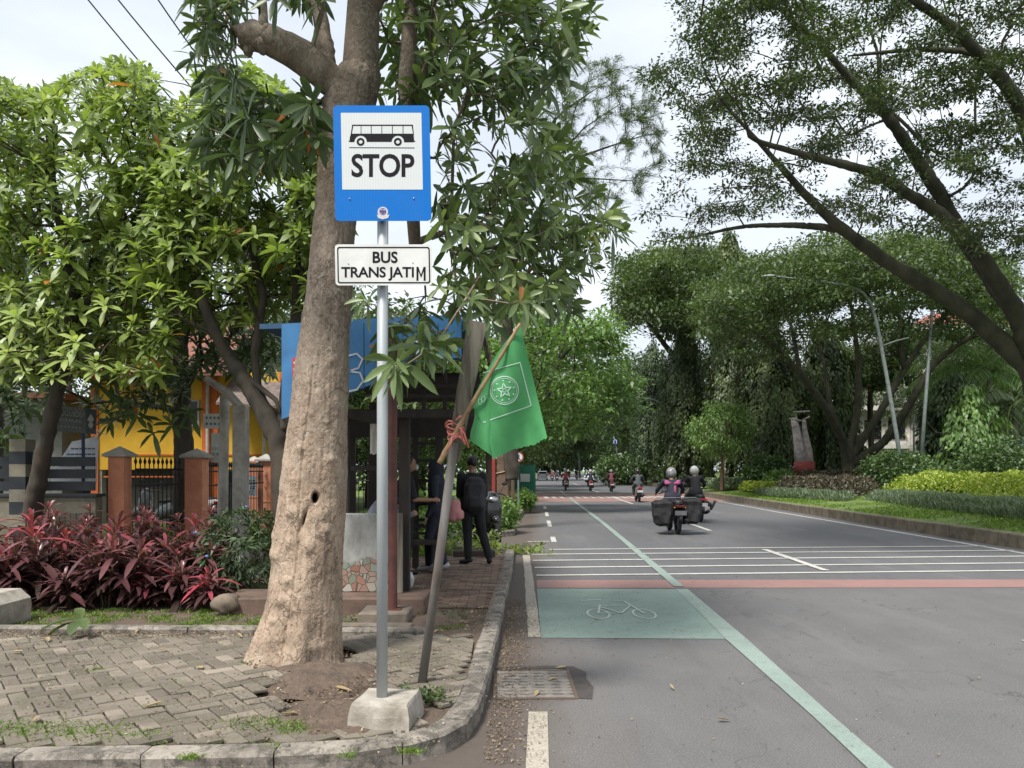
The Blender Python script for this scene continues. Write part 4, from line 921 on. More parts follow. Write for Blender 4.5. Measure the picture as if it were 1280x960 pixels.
m_ = MB(); q = [pt(594, 398, 8.0), pt(606, 420, 8.0), pt(628, 492, 8.6), pt(622, 498, 8.6)]; m_.add([p + Vector((0, 0, 0)) for p in q] + [p + Vector((.01, .05, 0)) for p in q], [(0, 1, 2, 3), (7, 6, 5, 4), (0, 4, 5, 1), (1, 5, 6, 2), (2, 6, 7, 3), (3, 7, 4, 0)]); shp(m_, 'gable_board', TIMB)
xb = lambda px, D: (px - 640) * D / F
shp(MB().box(xb(425, 8.2), xb(604, 8.2), 8.2, 8.32, 2.16, 2.25, bev=.006), 'beam', DW)
shp(MB().box(xb(425, 11.6), xb(604, 11.6), 11.6, 11.7, 2.1, 2.4, bev=.006), 'beam', DW)
shp(MB().box(xb(604, 8.2) - .1, xb(604, 8.2), 8.32, 11.6, 2.17, 2.26, bev=.006), 'beam', DW)
shp(MB().box(xb(425, 8.2), xb(425, 8.2) + .1, 8.32, 11.6, 2.17, 2.26, bev=.006), 'beam', DW)
shp(MB().box(xb(500, 8.25), xb(600, 8.25), 8.22, 8.28, 2.37, 2.41), 'rail', DW); shp(MB().box(xb(500, 8.25), xb(600, 8.25), 8.22, 8.28, 2.48, 2.52), 'rail', DW)
for px in (530, 556, 586): post(px, 8.24, .045, 2.25, 3.02, 'strut', dp=.03)
m_ = MB().box(xb(425, 8.6), xb(600, 8.6), 8.4, 11.55, 2.62, 2.66); shp(m_, 'ceiling', M('ceiling_black', (.03, .026, .024), None, 4, .9, .1))
# columns
m_ = MB(); m_.tube([(-1.157, 7.5, .26), (-1.157, 7.5, 3.0)], .045, 14); m_.box(-1.24, -1.07, 7.42, 7.58, .25, .265); shp(m_, 'column', MAR)
m_ = MB(); m_.box(-1.455, -.985, 7.28, 7.72, .10, .255, bev=.012); shp(m_, 'plinth', CONCD)
m_ = MB(); m_.box(-1.6, -.93, 7.16, 7.28, .10, .17, bev=.01); shp(m_, 'step', CONCD)
post(505, 8.45, .115, .28, 2.17); post(497, 8.3, .1, .28, 1.14, 'short_post', TIMB, .06)
post(432, 8.9, .07, .28, 2.17); post(440, 11.6, .09, .13, 2.12); post(519, 11.6, .09, .13, 2.12); post(549, 11.6, .12, .13, 2.12)
for z_ in (.75, 1.08, 1.42, 1.72, 1.98): shp(MB().box(xb(519, 11.65), xb(549, 11.65), 11.62, 11.66, z_, z_ + .05), 'rail', DW)
shp(MB().box(xb(432, 8.9), xb(500, 8.9), 8.92, 8.96, 1.6, 1.65), 'rail', DW)
shp(MB().box(xb(462, 11.6), xb(484, 11.6), 11.55, 11.6, .13, 2.62), 'dark_panel', DW)
shp(MB().box(-3.02, -.9, 7.98, 8.62, .08, .28, bev=.012), 'platform', M('platform_brown', (.17, .11, .085), (.09, .065, .05), 5, .9, .5, 40))
def mosaic():
    x = NT('wall_mosaic'); g = x.n('ShaderNodeSeparateXYZ'); x.l(x.tc.outputs['Object'], g.inputs[0])
    v = x.n('ShaderNodeTexVoronoi'); v.inputs['Scale'].default_value = 13; x.l(x.tc.outputs['Object'], v.inputs['Vector'])
    e = x.n('ShaderNodeTexVoronoi', feature='DISTANCE_TO_EDGE'); e.inputs['Scale'].default_value = 13; x.l(x.tc.outputs['Object'], e.inputs['Vector'])
    sp = x.n('ShaderNodeSeparateColor'); x.l(v.outputs['Color'], sp.inputs[0])
    st = x.ramp(sp.outputs[0], [(0, (.26, .12, .08)), (.3, (.34, .3, .25)), (.45, (.14, .22, .17)), (.6, (.3, .15, .1)), (.75, (.22, .2, .18)), (1, (.4, .38, .33))])
    st = x.mix(x.ramp(e.outputs[0], [(.03, 1), (.06, 0)]), st, (.08, .06, .05))
    gr = x.ramp(x.noise(4, 6, .7, .2, (1, 1, .5)), [(.3, (.2, .19, .17)), (.55, (.38, .38, .36)), (.7, (.45, .45, .43))])
    hh = x.math('ADD', g.outputs[2], x.math('MULTIPLY', x.noise(6, 3), .25)); c = x.mix(x.ramp(hh, [(.72, 0), (.78, 1)]), st, gr)
    x.col(c); x.set(Roughness=.85); x.bump(x.noise(50, 5), .3, .01); return x.m
shp(MB().box(-2.35, -1.27, 8.38, 8.52, .28, 1.13, bev=.01), 'low_wall', mosaic())
shp(MB().box(-2.4, -1.25, 8.9, 9.4, .9, .96, bev=.01), 'counter', DW)
shp(MB().box(xb(505, 11), xb(546, 11), 10.9, 11.3, .55, .6), 'bench_seat', DW)
for z_ in (.66, .76, .86): shp(MB().box(xb(505, 11), xb(546, 11), 11.3, 11.34, z_, z_ + .04), 'bench_rail', DW)
for px in (507, 544): shp(MB().box(xb(px, 11) - .03, xb(px, 11) + .03, 10.95, 11.25, .13, .55), 'bench_leg', DW)
# things in and round the shelter
m_ = MB(); V = []
for i in range(9):
    for j in range(9): V.append((xb(462, 8.6) + .14 * i / 8, 8.62 + .012 * math.sin(i * 1.9 + j * .3), 2.12 - .34 * j / 8 + (.01 * math.sin(i * 2) if j == 8 else 0)))
m_.add(V, [(i * 9 + j, (i + 1) * 9 + j, (i + 1) * 9 + j + 1, i * 9 + j + 1) for i in range(8) for j in range(8)]); ck = m_.build('towel', M('cloth_white', (.6, .57, .52), (.45, .42, .38), 5, .85, .1), smooth=True)
tag(ck, 'pale towel hanging from the shelter beam behind the sign post', 'towel'); recenter(ck)
def bag(name, c, r, mat, label, cat, sd=0):
    m_ = MB(); m_.ell(c, r, 26); o = m_.build(name, mat, smooth=True)
    for v in o.data.vertices:
        n_ = mn.noise(v.co * 9 + Vector((sd, 0, 0))) * .5 + mn.noise(v.co * 24) * .3; dd = (v.co - Vector(c)); v.co += dd * n_ * .5
    tag(o, label, cat); return recenter(o)
bag('plastic_bag', (xb(508, 9.6), 9.6, .25), (.09, .1, .13), M('bag_white', (.6, .6, .6), (.45, .45, .47), 8, .4, .1), 'crumpled white plastic bag on the brick floor beside the dark shelter post', 'plastic bag', 1)
bag('rock', (-2.95, 8.0, .22), (.15, .11, .11), M('rock', (.2, .16, .12), (.1, .08, .06), 6, .95, .6), 'brown garden rock at the left end of the shelter platform', 'rock', 3)

# ------------------------------------------------------------------ people
SKIN = M('skin', (.32, .17, .11), (.28, .145, .09), 8, .55, .05); BLKC = M('black_cloth', (.013, .013, .015), (.02, .02, .024), 8, .9, .3, 70); NAVY = M('navy_cloth', (.015, .018, .03), (.022, .026, .04), 8, .85, .25, 70)
GREYC = M('grey_cloth', (.13, .14, .17), (.09, .1, .125), 8, .9, .3, 60); HAIR = M('hair', (.01, .009, .008), None, 8, .5, .2); SHOEB = M('black_shoe', (.015, .015, .016), None, 6, .5, .1); SHOEW = M('white_shoe', (.6, .6, .6), None, 6, .6, .1)
PINKB = M('pink_bag', (.5, .22, .22), (.4, .17, .17), 7, .8, .25); HELW = M('helmet_white', (.45, .45, .43), None, 5, .25, 0, coat=.5); HELG = M('helmet_grey', (.28, .28, .28), (.09, .09, .1), 9, .25, 0, coat=.5)
def limb(mb, P, r, k=12):
    P = [Vector(p) for p in P]; Q = []; rr = []
    n = len(P)
    for i in range(n - 1):
        for t in (0, .33, .66): Q.append(P[i].lerp(P[i + 1], t)); rr.append(r[i] + (r[i + 1] - r[i]) * t)
    Q.append(P[-1]); rr.append(r[-1]); mb.tube(Q, rr, k); mb.ell(P[0], r[0], 12); mb.ell(P[-1], r[-1], 12)
    for p, q in zip(P[1:-1], r[1:-1]): mb.ell(p, q * .99, 12)
def hand(mb, wr, d, s=1.0, up=(0, 0, 1), curl=.5):
    wr = Vector(wr); d = Vector(d).normalized(); u = Vector(up); sd_ = d.cross(u).normalized(); n_ = sd_.cross(d)
    mb.tube([wr, wr + d * .045 * s, wr + d * .085 * s], [.024 * s, .034 * s, .03 * s], 10, sx=.6)
    for i, l in enumerate((.062, .072, .068, .052)):
        b = wr + d * .085 * s + sd_ * (i - 1.5) * .017 * s; m1 = b + d * l * .5 * s - n_ * .012 * curl; e = m1 + (d * (1 - curl) * .5 - n_ * curl).normalized() * l * .5 * s; mb.tube([b - d * .02, b, m1, e], [.0085, .0085, .008, .0065], 6)
    b = wr + d * .03 * s - sd_ * .03 * s; mb.tube([wr + d * .01, b, b + d * .03 - sd_ * .015, b + d * .052 - sd_ * .012], [.012, .012, .0095, .0075], 6)
def person(label, J, loc, rz=0, top=BLKC, trou=BLKC, shoe=SHOEB, hair='short', scale=1.0, helmet=None, sleeve='long', group=None, vox=.011, simple=False, cat='person'):
    """J: joints in the person's own frame (x to its right, y forward, z up)"""
    J = {k: Vector(v) for k, v in J.items()}; root = empty('person', loc, rz, label, cat, group); root.scale = (scale,) * 3
    h = J['head']; f = J.get('face', Vector((0, 1, 0))).normalized(); sdv = f.cross(Vector((0, 0, 1))).normalized()
    b = MB(); b.ell(h, (.076, .092, .112), 18); b.ell(h + f * .03 + Vector((0, 0, -.055)), (.052, .055, .05), 12)
    b.tube([h + f * .088 + Vector((0, 0, .015)), h + f * .105 + Vector((0, 0, -.02))], [.008, .014], 8); b.ell(h + f * .088 + Vector((0, 0, -.05)), (.022, .012, .009), 8)
    for s in (-1, 1): b.ell(h + sdv * .077 * s + Vector((0, 0, -.005)), (.012, .018, .028), 8)
    limb(b, [h + Vector((0, -.01, -.06)), J['neck']], [.052, .056]); limb(b, [J['neck'], J['chest'], J['pelvis']], [.06, .12, .12])
    for s in ('l', 'r'):
        limb(b, [J['sh' + s], J['el' + s], J['wr' + s]], [.05, .038, .025]); hand(b, J['wr' + s], (J['wr' + s] - J['el' + s]), up=J.get('hu', (0, 1, .2)))
        limb(b, [J['hp' + s], J['kn' + s], J['an' + s]], [.075, .052, .036]); limb(b, [J['an' + s], J['an' + s] + J.get('toe' + s, Vector((0, .13, -.04)))], [.035, .026])
    bo = b.build('body', SKIN, root); remesh(bo, vox if not simple else .02)
    for s in (-1, 1): MB().ell(h + f * .088 + sdv * .03 * s + Vector((0, 0, .018)), (.011, .008, .007), 8).build('eye', SHOEB, root)
    t = MB(); limb(t, [J['neck'] - Vector((0, 0, .035)), J['chest'], J['waist'], J['pelvis'] - Vector((0, 0, .04))], [.075, .145, .13, .145], 16)
    limb(t, [J['shl'] - Vector((0, 0, .012)), J['chest'] + Vector((0, 0, .07)), J['shr'] - Vector((0, 0, .012))], [.06, .105, .06], 14); limb(t, [J['hpl'] + Vector((0, 0, .05)), J['hpr'] + Vector((0, 0, .05))], [.115, .115])
    for s in ('l', 'r'):
        if sleeve == 'long': limb(t, [J['sh' + s], J['el' + s], J['el' + s].lerp(J['wr' + s], .95)], [.072, .055, .04])
        else: limb(t, [J['sh' + s], J['sh' + s].lerp(J['el' + s], .85)], [.075, .062])
    to_ = t.build('jacket' if sleeve == 'long' else 'shirt', top, root); remesh(to_, .018, 2)
    t = MB(); limb(t, [J['hpl'], J['hpr']], [.12, .12]); limb(t, [J['pelvis'], J['waist']], [.135, .12])
    for s in ('l', 'r'): limb(t, [J['hp' + s], J['kn' + s], J['kn' + s].lerp(J['an' + s], .93)], [.1, .075, .062])
    tt = t.build('trousers', trou, root); remesh(tt, .018, 2)
    for s in ('l', 'r'):
        a = J['an' + s]; tv_ = J.get('toe' + s, Vector((0, .13, -.04))); sh_ = MB(); limb(sh_, [a - tv_ * .35 + Vector((0, 0, -.035)), a + tv_ * .4 + Vector((0, 0, -.03)), a + tv_ * 1.15 + Vector((0, 0, -.012))], [.04, .044, .036]); sh_.build('shoe', shoe, root, smooth=True)
    if helmet:
        hm = MB(); hm.ell(h + Vector((0, 0, .035)) - f * .01, (.135, .15, .145), 22); ho = hm.build('helmet', helmet, root, smooth=True)
        for v in ho.data.vertices:
            d_ = v.co - h
            if d_.z < -.02 and d_.dot(f) > 0: v.co.z = h.z - .02 + (d_.z + .02) * .1
            elif d_.z < -.1: v.co.z = h.z - .1
        MB().ell(h + f * .055 + Vector((0, 0, .0)), (.115, .1, .075), 16).build('visor', M('visor', (.02, .02, .022), None, 4, .15, 0), ho, smooth=True)
    elif hair == 'short':
        hm = MB(); hm.ell(h + Vector((0, 0, .03)) - f * .012, (.088, .1, .1), 18); ho = hm.build('hair', HAIR, root, smooth=True)
        for v in ho.data.vertices:
            d_ = v.co - h
            if d_.dot(f) > .055 and d_.z < .055: v.co -= f * .05
            v.co += Vector((mn.noise(v.co * 40), mn.noise(v.co * 40 + Vector((3, 3, 3))), mn.noise(v.co * 35))) * .012
    elif hair == 'hijab':
        hm = MB(); hm.ell(h + Vector((0, 0, .02)) - f * .02, (.1, .108, .125), 18); hm.ell(h + Vector((0, 0, -.12)) - f * .01, (.1, .11, .1), 16); limb(hm, [h - f * .03 + Vector((0, 0, -.1)), J['neck'], J['chest'] + Vector((0, 0, .06))], [.09, .11, .15]); limb(hm, [J['shl'] * .8 + J['neck'] * .2, J['shr'] * .8 + J['neck'] * .2], [.08, .08]); ho = hm.build('headscarf', top, root); remesh(ho, .014, 3)
    return root
STAND = dict(pelvis=(0, 0, .93), waist=(0, 0, 1.08), chest=(0, 0, 1.25), neck=(0, .0, 1.43), head=(0, .02, 1.575), shl=(-.17, 0, 1.38), shr=(.17, 0, 1.38), ell=(-.22, -.02, 1.1), elr=(.22, -.02, 1.1), wrl=(-.22, .07, .87), wrr=(.22, .07, .87), hpl=(-.09, 0, .9), hpr=(.09, 0, .9), knl=(-.1, .02, .5), knr=(.1, .02, .5), anl=(-.1, -.02, .09), anr=(.1, -.02, .09))
def J(**k): d_ = dict(STAND); d_.update(k); return d_
# man with the black backpack, seen from behind, weight on his left leg
pa = person('man in black with a big black backpack, standing with his back turned', J(knr=(.16, .02, .5), anr=(.27, -.06, .09), knl=(-.07, .03, .5), anl=(-.06, 0, .09), toel=Vector((-.09, .1, -.04)), face=(-.25, 1, 0), wrl=(-.1, .24, 1.05), ell=(-.2, .03, 1.08), wrr=(.12, .22, 1.05), elr=(.2, 0, 1.08)), (xb(590, 12.15), 12.15, .13), R(6), scale=1.0)
bp = empty('backpack', (xb(594, 12), 11.92, .98), R(6), 'bulky black backpack on the back of the man in black', 'backpack')
m_ = MB(); m_.box(-.17, .17, -.1, .1, 0, .46, bev=.06); m_.box(-.13, .13, -.17, -.02, .03, .25, bev=.04); m_.box(-.12, .12, -.08, .08, .4, .52, bev=.04); remesh(m_.build('pack', M('pack_black', (.02, .02, .024), (.03, .03, .034), 7, .7, .4), bp), .02)
for s in (-1, 1): MB().tube([(s * .12, .05, .42), (s * .13, .16, .47), (s * .13, .29, .38), (s * .15, .26, .15), (s * .15, .08, .05)], .018, 8, sx=1.5).build('strap', BLKC, bp, smooth=True)
pb = person('woman in a dark headscarf and navy jacket facing left, beside the bench', J(face=(0, 1, -.05), head=(0, .05, 1.565), wrr=(.12, .38, 1.0), elr=(.22, .12, 1.06), wrl=(-.2, .1, .83), anl=(-.09, .1, .09), knl=(-.1, .1, .5), anr=(.09, -.1, .09)), (xb(546, 11.4), 11.4, .13), R(82), NAVY, NAVY, SHOEW, 'hijab', .96)
m_ = MB(); m_.box(-.13, .13, -.08, .08, .02, .36, bev=.045); m_.box(-.1, .1, -.14, -.04, .05, .2, bev=.03); pkr = empty('shoulder_bag', (xb(567, 11.35), 11.4, .82), R(75), 'pink fabric rucksack slung low behind the woman in the headscarf', 'bag'); remesh(m_.build('pouch', PINKB, pkr), .02)
MB().tube([(-.08, .02, .38), (-.07, .1, .6), (-.05, .2, .67), (.0, .3, .6)], .012, 6).build('strap', PINKB, pkr, smooth=True)
pc = person('young man in a black T-shirt and pale face mask, leaning by the dark post', J(face=(.2, 1, -.1), head=(0, .06, 1.56), wrr=(.1, .38, 1.05), elr=(.22, .1, 1.06), wrl=(-.1, .36, 1.02)), (xb(507, 11.0), 11.0, .13), R(-75), BLKC, BLKC, SHOEB, 'short', 1.0, sleeve='short')
MB().ell((0, .155, 1.515), (.052, .03, .045), 10).build('face_mask', M('mask', (.6, .6, .6), None, 6, .7, 0), pc, smooth=True)
pd_ = person('person in a grey shirt bent forward over the counter behind the low wall', J(pelvis=(0, 0, .5), waist=(0, .08, .66), chest=(0, .2, .84), neck=(0, .32, .96), head=(0, .47, .96), face=(0, 1, -.6), shl=(-.17, .28, .9), shr=(.17, .28, .9), ell=(-.25, .42, .8), elr=(.25, .42, .8), wrl=(-.08, .6, .82), wrr=(.08, .6, .82), hpl=(-.09, 0, .47), hpr=(.09, 0, .47), knl=(-.12, .4, .47), knr=(.12, .4, .47), anl=(-.12, .4, .09), anr=(.12, .4, .09)), (xb(452, 9.6), 9.75, .22), R(-70), GREYC, NAVY, SHOEB, 'short', 1.0)
m_ = MB().box(-.18, .18, -.18, .18, .36, .4, bev=.01); st = empty('stool', (xb(452, 9.6), 9.75, .13), R(-70), 'low dark stool under the person in the grey shirt', 'stool'); m_.build('seat', DW, st)
for a in (-1, 1):
    for b in (-1, 1): MB().box(a * .15 - .02, a * .15 + .02, b * .15 - .02, b * .15 + .02, 0, .36).build('leg', DW, st)
# ------------------------------------------------------------------ left: planting, fence, houses, trees
def tgrass(name, P, L_, W, mat, dens_lab=None, lean=.5, st='lo'):
    n = len(P); A = rng.normal(0, lean, (n, 3)); A[:, 2] = 1; l = L_ * rng.uniform(.5, 1.3, n)
    N = rng.normal(0, 1, (n, 3)); N[:, 2] = .2
    o = np_mesh(name, [leaves(P, A, l, W, bend=.35, st=st, N=N)], mat); o['kind'] = 'stuff'; return o
def scat(n, x0, x1, y0, y1, z, clump=None):
    P = np.stack([rng.uniform(x0, x1, n), rng.uniform(y0, y1, n), np.full(n, z)], 1)
    if clump:
        k = np.array([mn.noise(Vector((p[0] * clump, p[1] * clump, 1.7))) for p in P]); P = P[k > rng.uniform(-.35, .25, n)]
    return P
tgrass('grass', scat(24000, -7.5, -1.75, 7.13, 8.3, .1, 4.5), .055, .009, G['grass'])
tgrass('grass', scat(1500, -1.75, -.45, 7.15, 7.35, .12, 5), .05, .01, G['grass'])
tgrass('grass', scat(30000, -3.2, -1.0, 13.3, 14.6, .1, 1.2), .1, .015, G['grass'])
tgrass('grass', scat(26000, -1.5, -.15, 18.7, 21.6, .14, .8), .09, .02, G['grass'])
tgrass('grass', scat(40000, -9, -1.6, 14.6, 24, .1, .7), .2, .03, G['grass'])
tgrass('grass', scat(20000, -5, .15, 24.6, 36, .15, .6), .18, .035, G['grass'])
def patch(px, py, n, r, rz=.6, L_=.05):
    c = gd(px, py, .125); P = np.stack([rng.normal(c.x, r, n), rng.normal(c.y, r * rz, n), np.full(n, .12)], 1); return P
pp = [patch(25, 912, 700, .16), patch(100, 915, 500, .14), (patch(230, 780, 60, .04)), patch(325, 905, 500, .12), patch(370, 912, 300, .08), patch(190, 885, 50, .03), patch(250, 855, 40, .04), patch(310, 850, 90, .05), patch(120, 838, 60, .03), patch(225, 852, 60, .05), patch(180, 920, 140, .08), patch(515, 940, 120, .03), patch(340, 935, 30, .04), patch(240, 948, 90, .025), patch(435, 945, 60, .03)]
tgrass('grass', np.concatenate(pp), .05, .0065, G['grass'], lean=.7)
# creeping weeds
def weed(px, py, n, r, label, L_=.05, z=.13, name='weed'):
    c = gd(px, py, z); C = np.stack([rng.normal(0, r, n), rng.normal(0, r, n), np.abs(rng.normal(.03, .03, n))], 1)
    o = np_mesh(name, [whorls(list(C), [(rng.normal(0, .4), rng.normal(0, .4), 1) for _ in C], (5, 8), L_, L_ * .45, 'mid', (40, 95), .15)], G['mid']); o.location = c
    return tag(o, label, 'weed', None)
weed(532, 872, 40, .075, 'leafy green weed growing at the foot of the leaning pole', .055)
weed(310, 832, 14, .05, 'small weed sprouting at the left foot of the big tree', .045)
weed(560, 772, 34, .13, 'low weeds in the bare earth between paving and brick floor', .04)
weed(440, 778, 16, .08, 'small weeds beside the concrete plinth of the shelter column', .05)
# cut branches heaped by the kerb end
c = gd(655, 690, .0); m_ = []
C = np.stack([rng.normal(0, .28, 50), rng.normal(0, .3, 50), np.abs(rng.normal(.06, .05, 50))], 1)
o = np_mesh('cut_branches', [whorls(list(C), [(rng.normal(0, .8), rng.normal(0, .8), .5) for _ in C], (5, 9), .14, .04, 'mid', (30, 95), .1)], G['light']); o.location = (c.x - .1, 14.9, 0); tag(o, 'heap of cut leafy twigs lying on the road at the end of the kerb', 'branches')
C = np.stack([rng.uniform(-1.6, 1.1, 120), rng.normal(0, .35, 120), np.abs(rng.normal(.12, .1, 120))], 1)
o = np_mesh('creeper', [whorls(list(C), [(rng.normal(0, .6), rng.normal(0, .6), .8) for _ in C], (6, 9), .13, .05, 'mid', (30, 95), .1)], G['light']); o.location = (-1.3, 14.1, .12); tag(o, 'bright green creeper on the ground behind the man in black', 'plant')
# fallen leaves
LB = leafmat('fallen_leaf', [(0, (.2, .13, .06)), (.5, (.33, .24, .12)), (1, (.42, .36, .22))], .7, .15)
fls = [(380, 860), (405, 880), (170, 790), (205, 812), (130, 803), (270, 775), (60, 800), (250, 835), (335, 815), (395, 845), (430, 862), (545, 790), (600, 760), (580, 778), (650, 888), (700, 835), (670, 868), (560, 800), (470, 800), (190, 882), (300, 795), (360, 893), (45, 900), (690, 850), (745, 775), (840, 860), (905, 900), (640, 845), (20, 815), (590, 765)]
proto = None
for i, (x_, y_) in enumerate(fls):
    road = x_ > 618; p = gd(x_, y_, .016 if road else .148)
    if proto is None:
        proto = np_mesh('fallen_leaf', [leaves([(-.05, 0, .004)], [(1, 0, 0)], .11, .035, fold=.2, bend=-.08, st='hi', var=np.array([.6]), N=np.array([[0, 0, 1.]]))], LB); o = proto
    else: o = proto.copy(); col.objects.link(o)
    o.location = p; o.rotation_euler = (rng.normal(0, .12), rng.normal(0, .12), rng.uniform(0, 6.28)); s_ = rng.uniform(.55, 1.25); o.scale = (s_, s_ * rng.uniform(.7, 1.3), 1)
    tag(o, 'dry fallen leaf lying on the paving, gutter or road', 'leaf', 'dry leaves on the ground')
o = np_mesh('torn_palm_leaf', [leaves([(0, 0, .12), (0, 0, .12), (0, 0, .1), (0, .02, .1), (0, 0, .1)], [(-.9, -.4, .1), (.6, -.8, .2), (.2, -.9, .1), (-.3, .2, .9), (-1, .1, -.1)], [.34, .3, .28, .2, .32], .1, fold=.15, bend=.4, st='hi', var=np.array([.5, .7, .6, .8, .3]), N=np.tile([[0, 0, 1.]], (5, 1)))], G['mid'])
o.location = gd(100, 790, .15); tag(o, 'broad torn green leaf drooping over the low garden kerb', 'leaf')
# concrete block at the far left
m_ = MB(); fr = [(-5.6, .1), (-4.82, .1), (-4.82, .33), (-4.92, .42), (-5.6, .42)]; m_.prism(fr, lambda a, b: (a, 7.22, b), lambda a, b: (a, 7.75, b)); o = m_.build('concrete_block', CONC); tag(o, 'pale chamfered concrete block on the garden kerb at the left edge', 'concrete block'); recenter(o)
# cordyline bed
STEM = M('stem_brown', (.12, .08, .05), (.06, .045, .03), 20, .8, .3)
protos = []
def cordy(k):
    h = .35 + .12 * k; C = []; D = []
    e = empty('cordyline', (0, 0, 0)); m_ = MB(); n_ = random.randint(2, 4)
    for s_ in range(n_):
        a = random.random() * 6.28; tp = Vector((math.cos(a) * .16, math.sin(a) * .16, h * random.uniform(.6, 1.15))); m_.tube([(math.cos(a) * .03, math.sin(a) * .03, -.03), tp * .5 + Vector((0, 0, .03)), tp], [.013, .011, .009], 6)
        for q in (1, .72, .48): C.append(np.array(tp) * q + (0, 0, 0)); D.append((math.cos(a) * .25, math.sin(a) * .25, 1))
    # the stems are one clump of canes
    m_.build('stem', STEM, e, smooth=True)
    vb = [v for _ in range(n_) for v in (random.uniform(.6, 1.5), .5, .15)]
    np_mesh('foliage', [whorls(C, D, (10, 15), .43, .062, 'hi', (8, 88), .42, vb)], G['red'], e); return e
random.seed(11)
protos = [cordy(k) for k in range(5)]
spots = []
for row, (dd, n_, x0, x1) in enumerate(((8.45, 11, -6.4, -3.15), (8.8, 11, -6.8, -3.3), (9.2, 12, -7.4, -3.5), (9.6, 11, -7.9, -3.75), (10.0, 9, -8.3, -4.0))):
    for i in range(n_): spots.append((x0 + (x1 - x0) * (i + random.uniform(.2, .8)) / n_, dd + random.uniform(-.15, .15), row))
for i, (x_, y_, row) in enumerate(spots):
    k = min(4, row + random.randint(0, 2)) if row else random.randint(0, 2)
    o = protos[i] if i < 5 else copy_tree(protos[k])
    o.location = (x_, y_, .1); o.rotation_euler = (0, 0, random.uniform(0, 6.28)); s_ = random.uniform(.85, 1.15); o.scale = (s_, s_, s_)
    tag(o, 'cordyline with long maroon and pink leaves in the bed behind the garden kerb', 'shrub', 'maroon cordylines in the planting bed')
C = in_ell((-3.2, 9.3, .55), (.62, .6, .62), 480, .6); C = C[C[:, 2] > .12]
e = empty('hedge', (-3.3, 9.9, .1), 0, 'dark green bush with a few small blue flowers, right of the maroon plants', 'bush')
put(np_mesh('foliage', [whorls(list(C), [c - np.array((-3.2, 9.3, .4)) + rng.normal(0, .3, 3) for c in C], (6, 9), .13, .028, 'mid', (25, 80), .3)], G['dark']), e)
BF = M('blue_flower', (.22, .25, .7), None, 5, .6, 0)
for c in C[::55]: put(MB().ell(np.array((-3.2, 9.3, .55)) + (c - np.array((-3.2, 9.3, .55))) * 1.1, (.02, .02, .015), 8).build('flower', BF), e)
# ---- fences and gate pillars
ORG = M('orange_brick', (.7, .3, .18), (.56, .22, .13), 4, .85, .25, 40); CAPM = M('pillar_cap', (.42, .4, .36), (.3, .28, .25), 6, .9, .4, 40); IRON = M('black_iron', (.025, .025, .027), None, 6, .6, .1)
def pillar(px, D, w_, zt, label):
    x_ = xb(px, D); e = empty('gate_pillar', (x_, D, .08), 0, label, 'pillar', 'orange pillars of the front fence')
    h_ = w_ / 2; b_ = MB().box(-h_, h_, -h_, h_, 0, zt - .08, bev=.008); so_ = b_.build('shaft', ORG, e)
    m_ = MB(); m_.box(-h_ - .012, h_ + .012, -h_ - .012, h_ + .012, zt * .42, zt * .42 + .03)
    m_.build('band', ORG, e)
    c = MB(); q = h_ + .07; c.box(-q, q, -q, q, zt - .08, zt - .04); c.add([(-q, -q, zt - .04), (q, -q, zt - .04), (q, q, zt - .04), (-q, q, zt - .04), (0, 0, zt + .1)], [(0, 1, 4), (1, 2, 4), (2, 3, 4), (3, 0, 4)]); c.build('cap', CAPM, e)
pillar(150, 13.0, .27, 1.83, 'orange brick pillar with a pale pointed cap, left of the iron gate')
pillar(246, 14.3, .32, 1.83, 'widest orange pillar, between the iron gate and the concrete posts')
pillar(333, 18.5, .3, 1.82, 'orange pillar beside the dark crooked tree, behind the white notice')
pillar(318, 21.5, .3, 1.82, 'farthest orange pillar, half hidden behind the square concrete post')
def grille(p, q, z0, z1, label, name='fence', spear=True):
    p = Vector((*p, 0)); q = Vector((*q, 0)); e = empty(name, (p.x, p.y, .1), 0, label, 'fence' if name == 'fence' else 'gate'); n_ = int((q - p).length / .11); u = (q - p).normalized(); nn = u.cross(Vector((0, 0, 1)))
    b = MB()
    for i in range(n_ + 1):
        c = p + u * (i * .11) - p; b.tube([(c.x, c.y, z0 - .1), (c.x, c.y, z1 - .1)], .011, 5)
        if spear: b.tube([(c.x, c.y, z1 - .1), (c.x, c.y, z1 - .05), (c.x, c.y, z1 + .03)], [.012, .03, .003], 5)
    b.build('bars', IRON, e)
    for z_ in (z0 + .08, z1 - .35, z1 - .08):
        d_ = q - p; r_ = MB(); r_.tube([(0, 0, z_ - .1), (d_.x, d_.y, z_ - .1)], .018, 6); r_.build('rail', IRON, e)
    return e
grille((-6.35, 13.05), (-6.05, 14.2), .15, 1.7, 'black iron gate of upright bars between the two near orange pillars', 'gate')
grille((-5.83, 14.5), (-5.89, 18.3), .35, 1.66, 'black spear-topped iron fence running back from the widest orange pillar')
grille((-5.7, 18.6), (-3.4, 18.9), .35, 1.7, 'black iron fence behind the dark crooked tree')
WCR = M('olive_render', (.2, .185, .14), (.13, .12, .09), 4, .9, .3, 40); SLAT = M('dark_slat', (.03, .036, .042), (.02, .024, .03), 5, .6, .1)
e = empty('garden_wall', (-7.6, 12.6, .08), 0, 'olive garden wall with a brick panel and dark horizontal boards on top', 'wall')
put(MB().box(-10.5, -6.75, 12.55, 12.75, .05, 1.17, bev=.01).build('wall', WCR), e); put(MB().box(-10.5, -6.72, 12.5, 12.8, 1.17, 1.22, bev=.005).build('coping', SLAT), e)
m_ = MB()
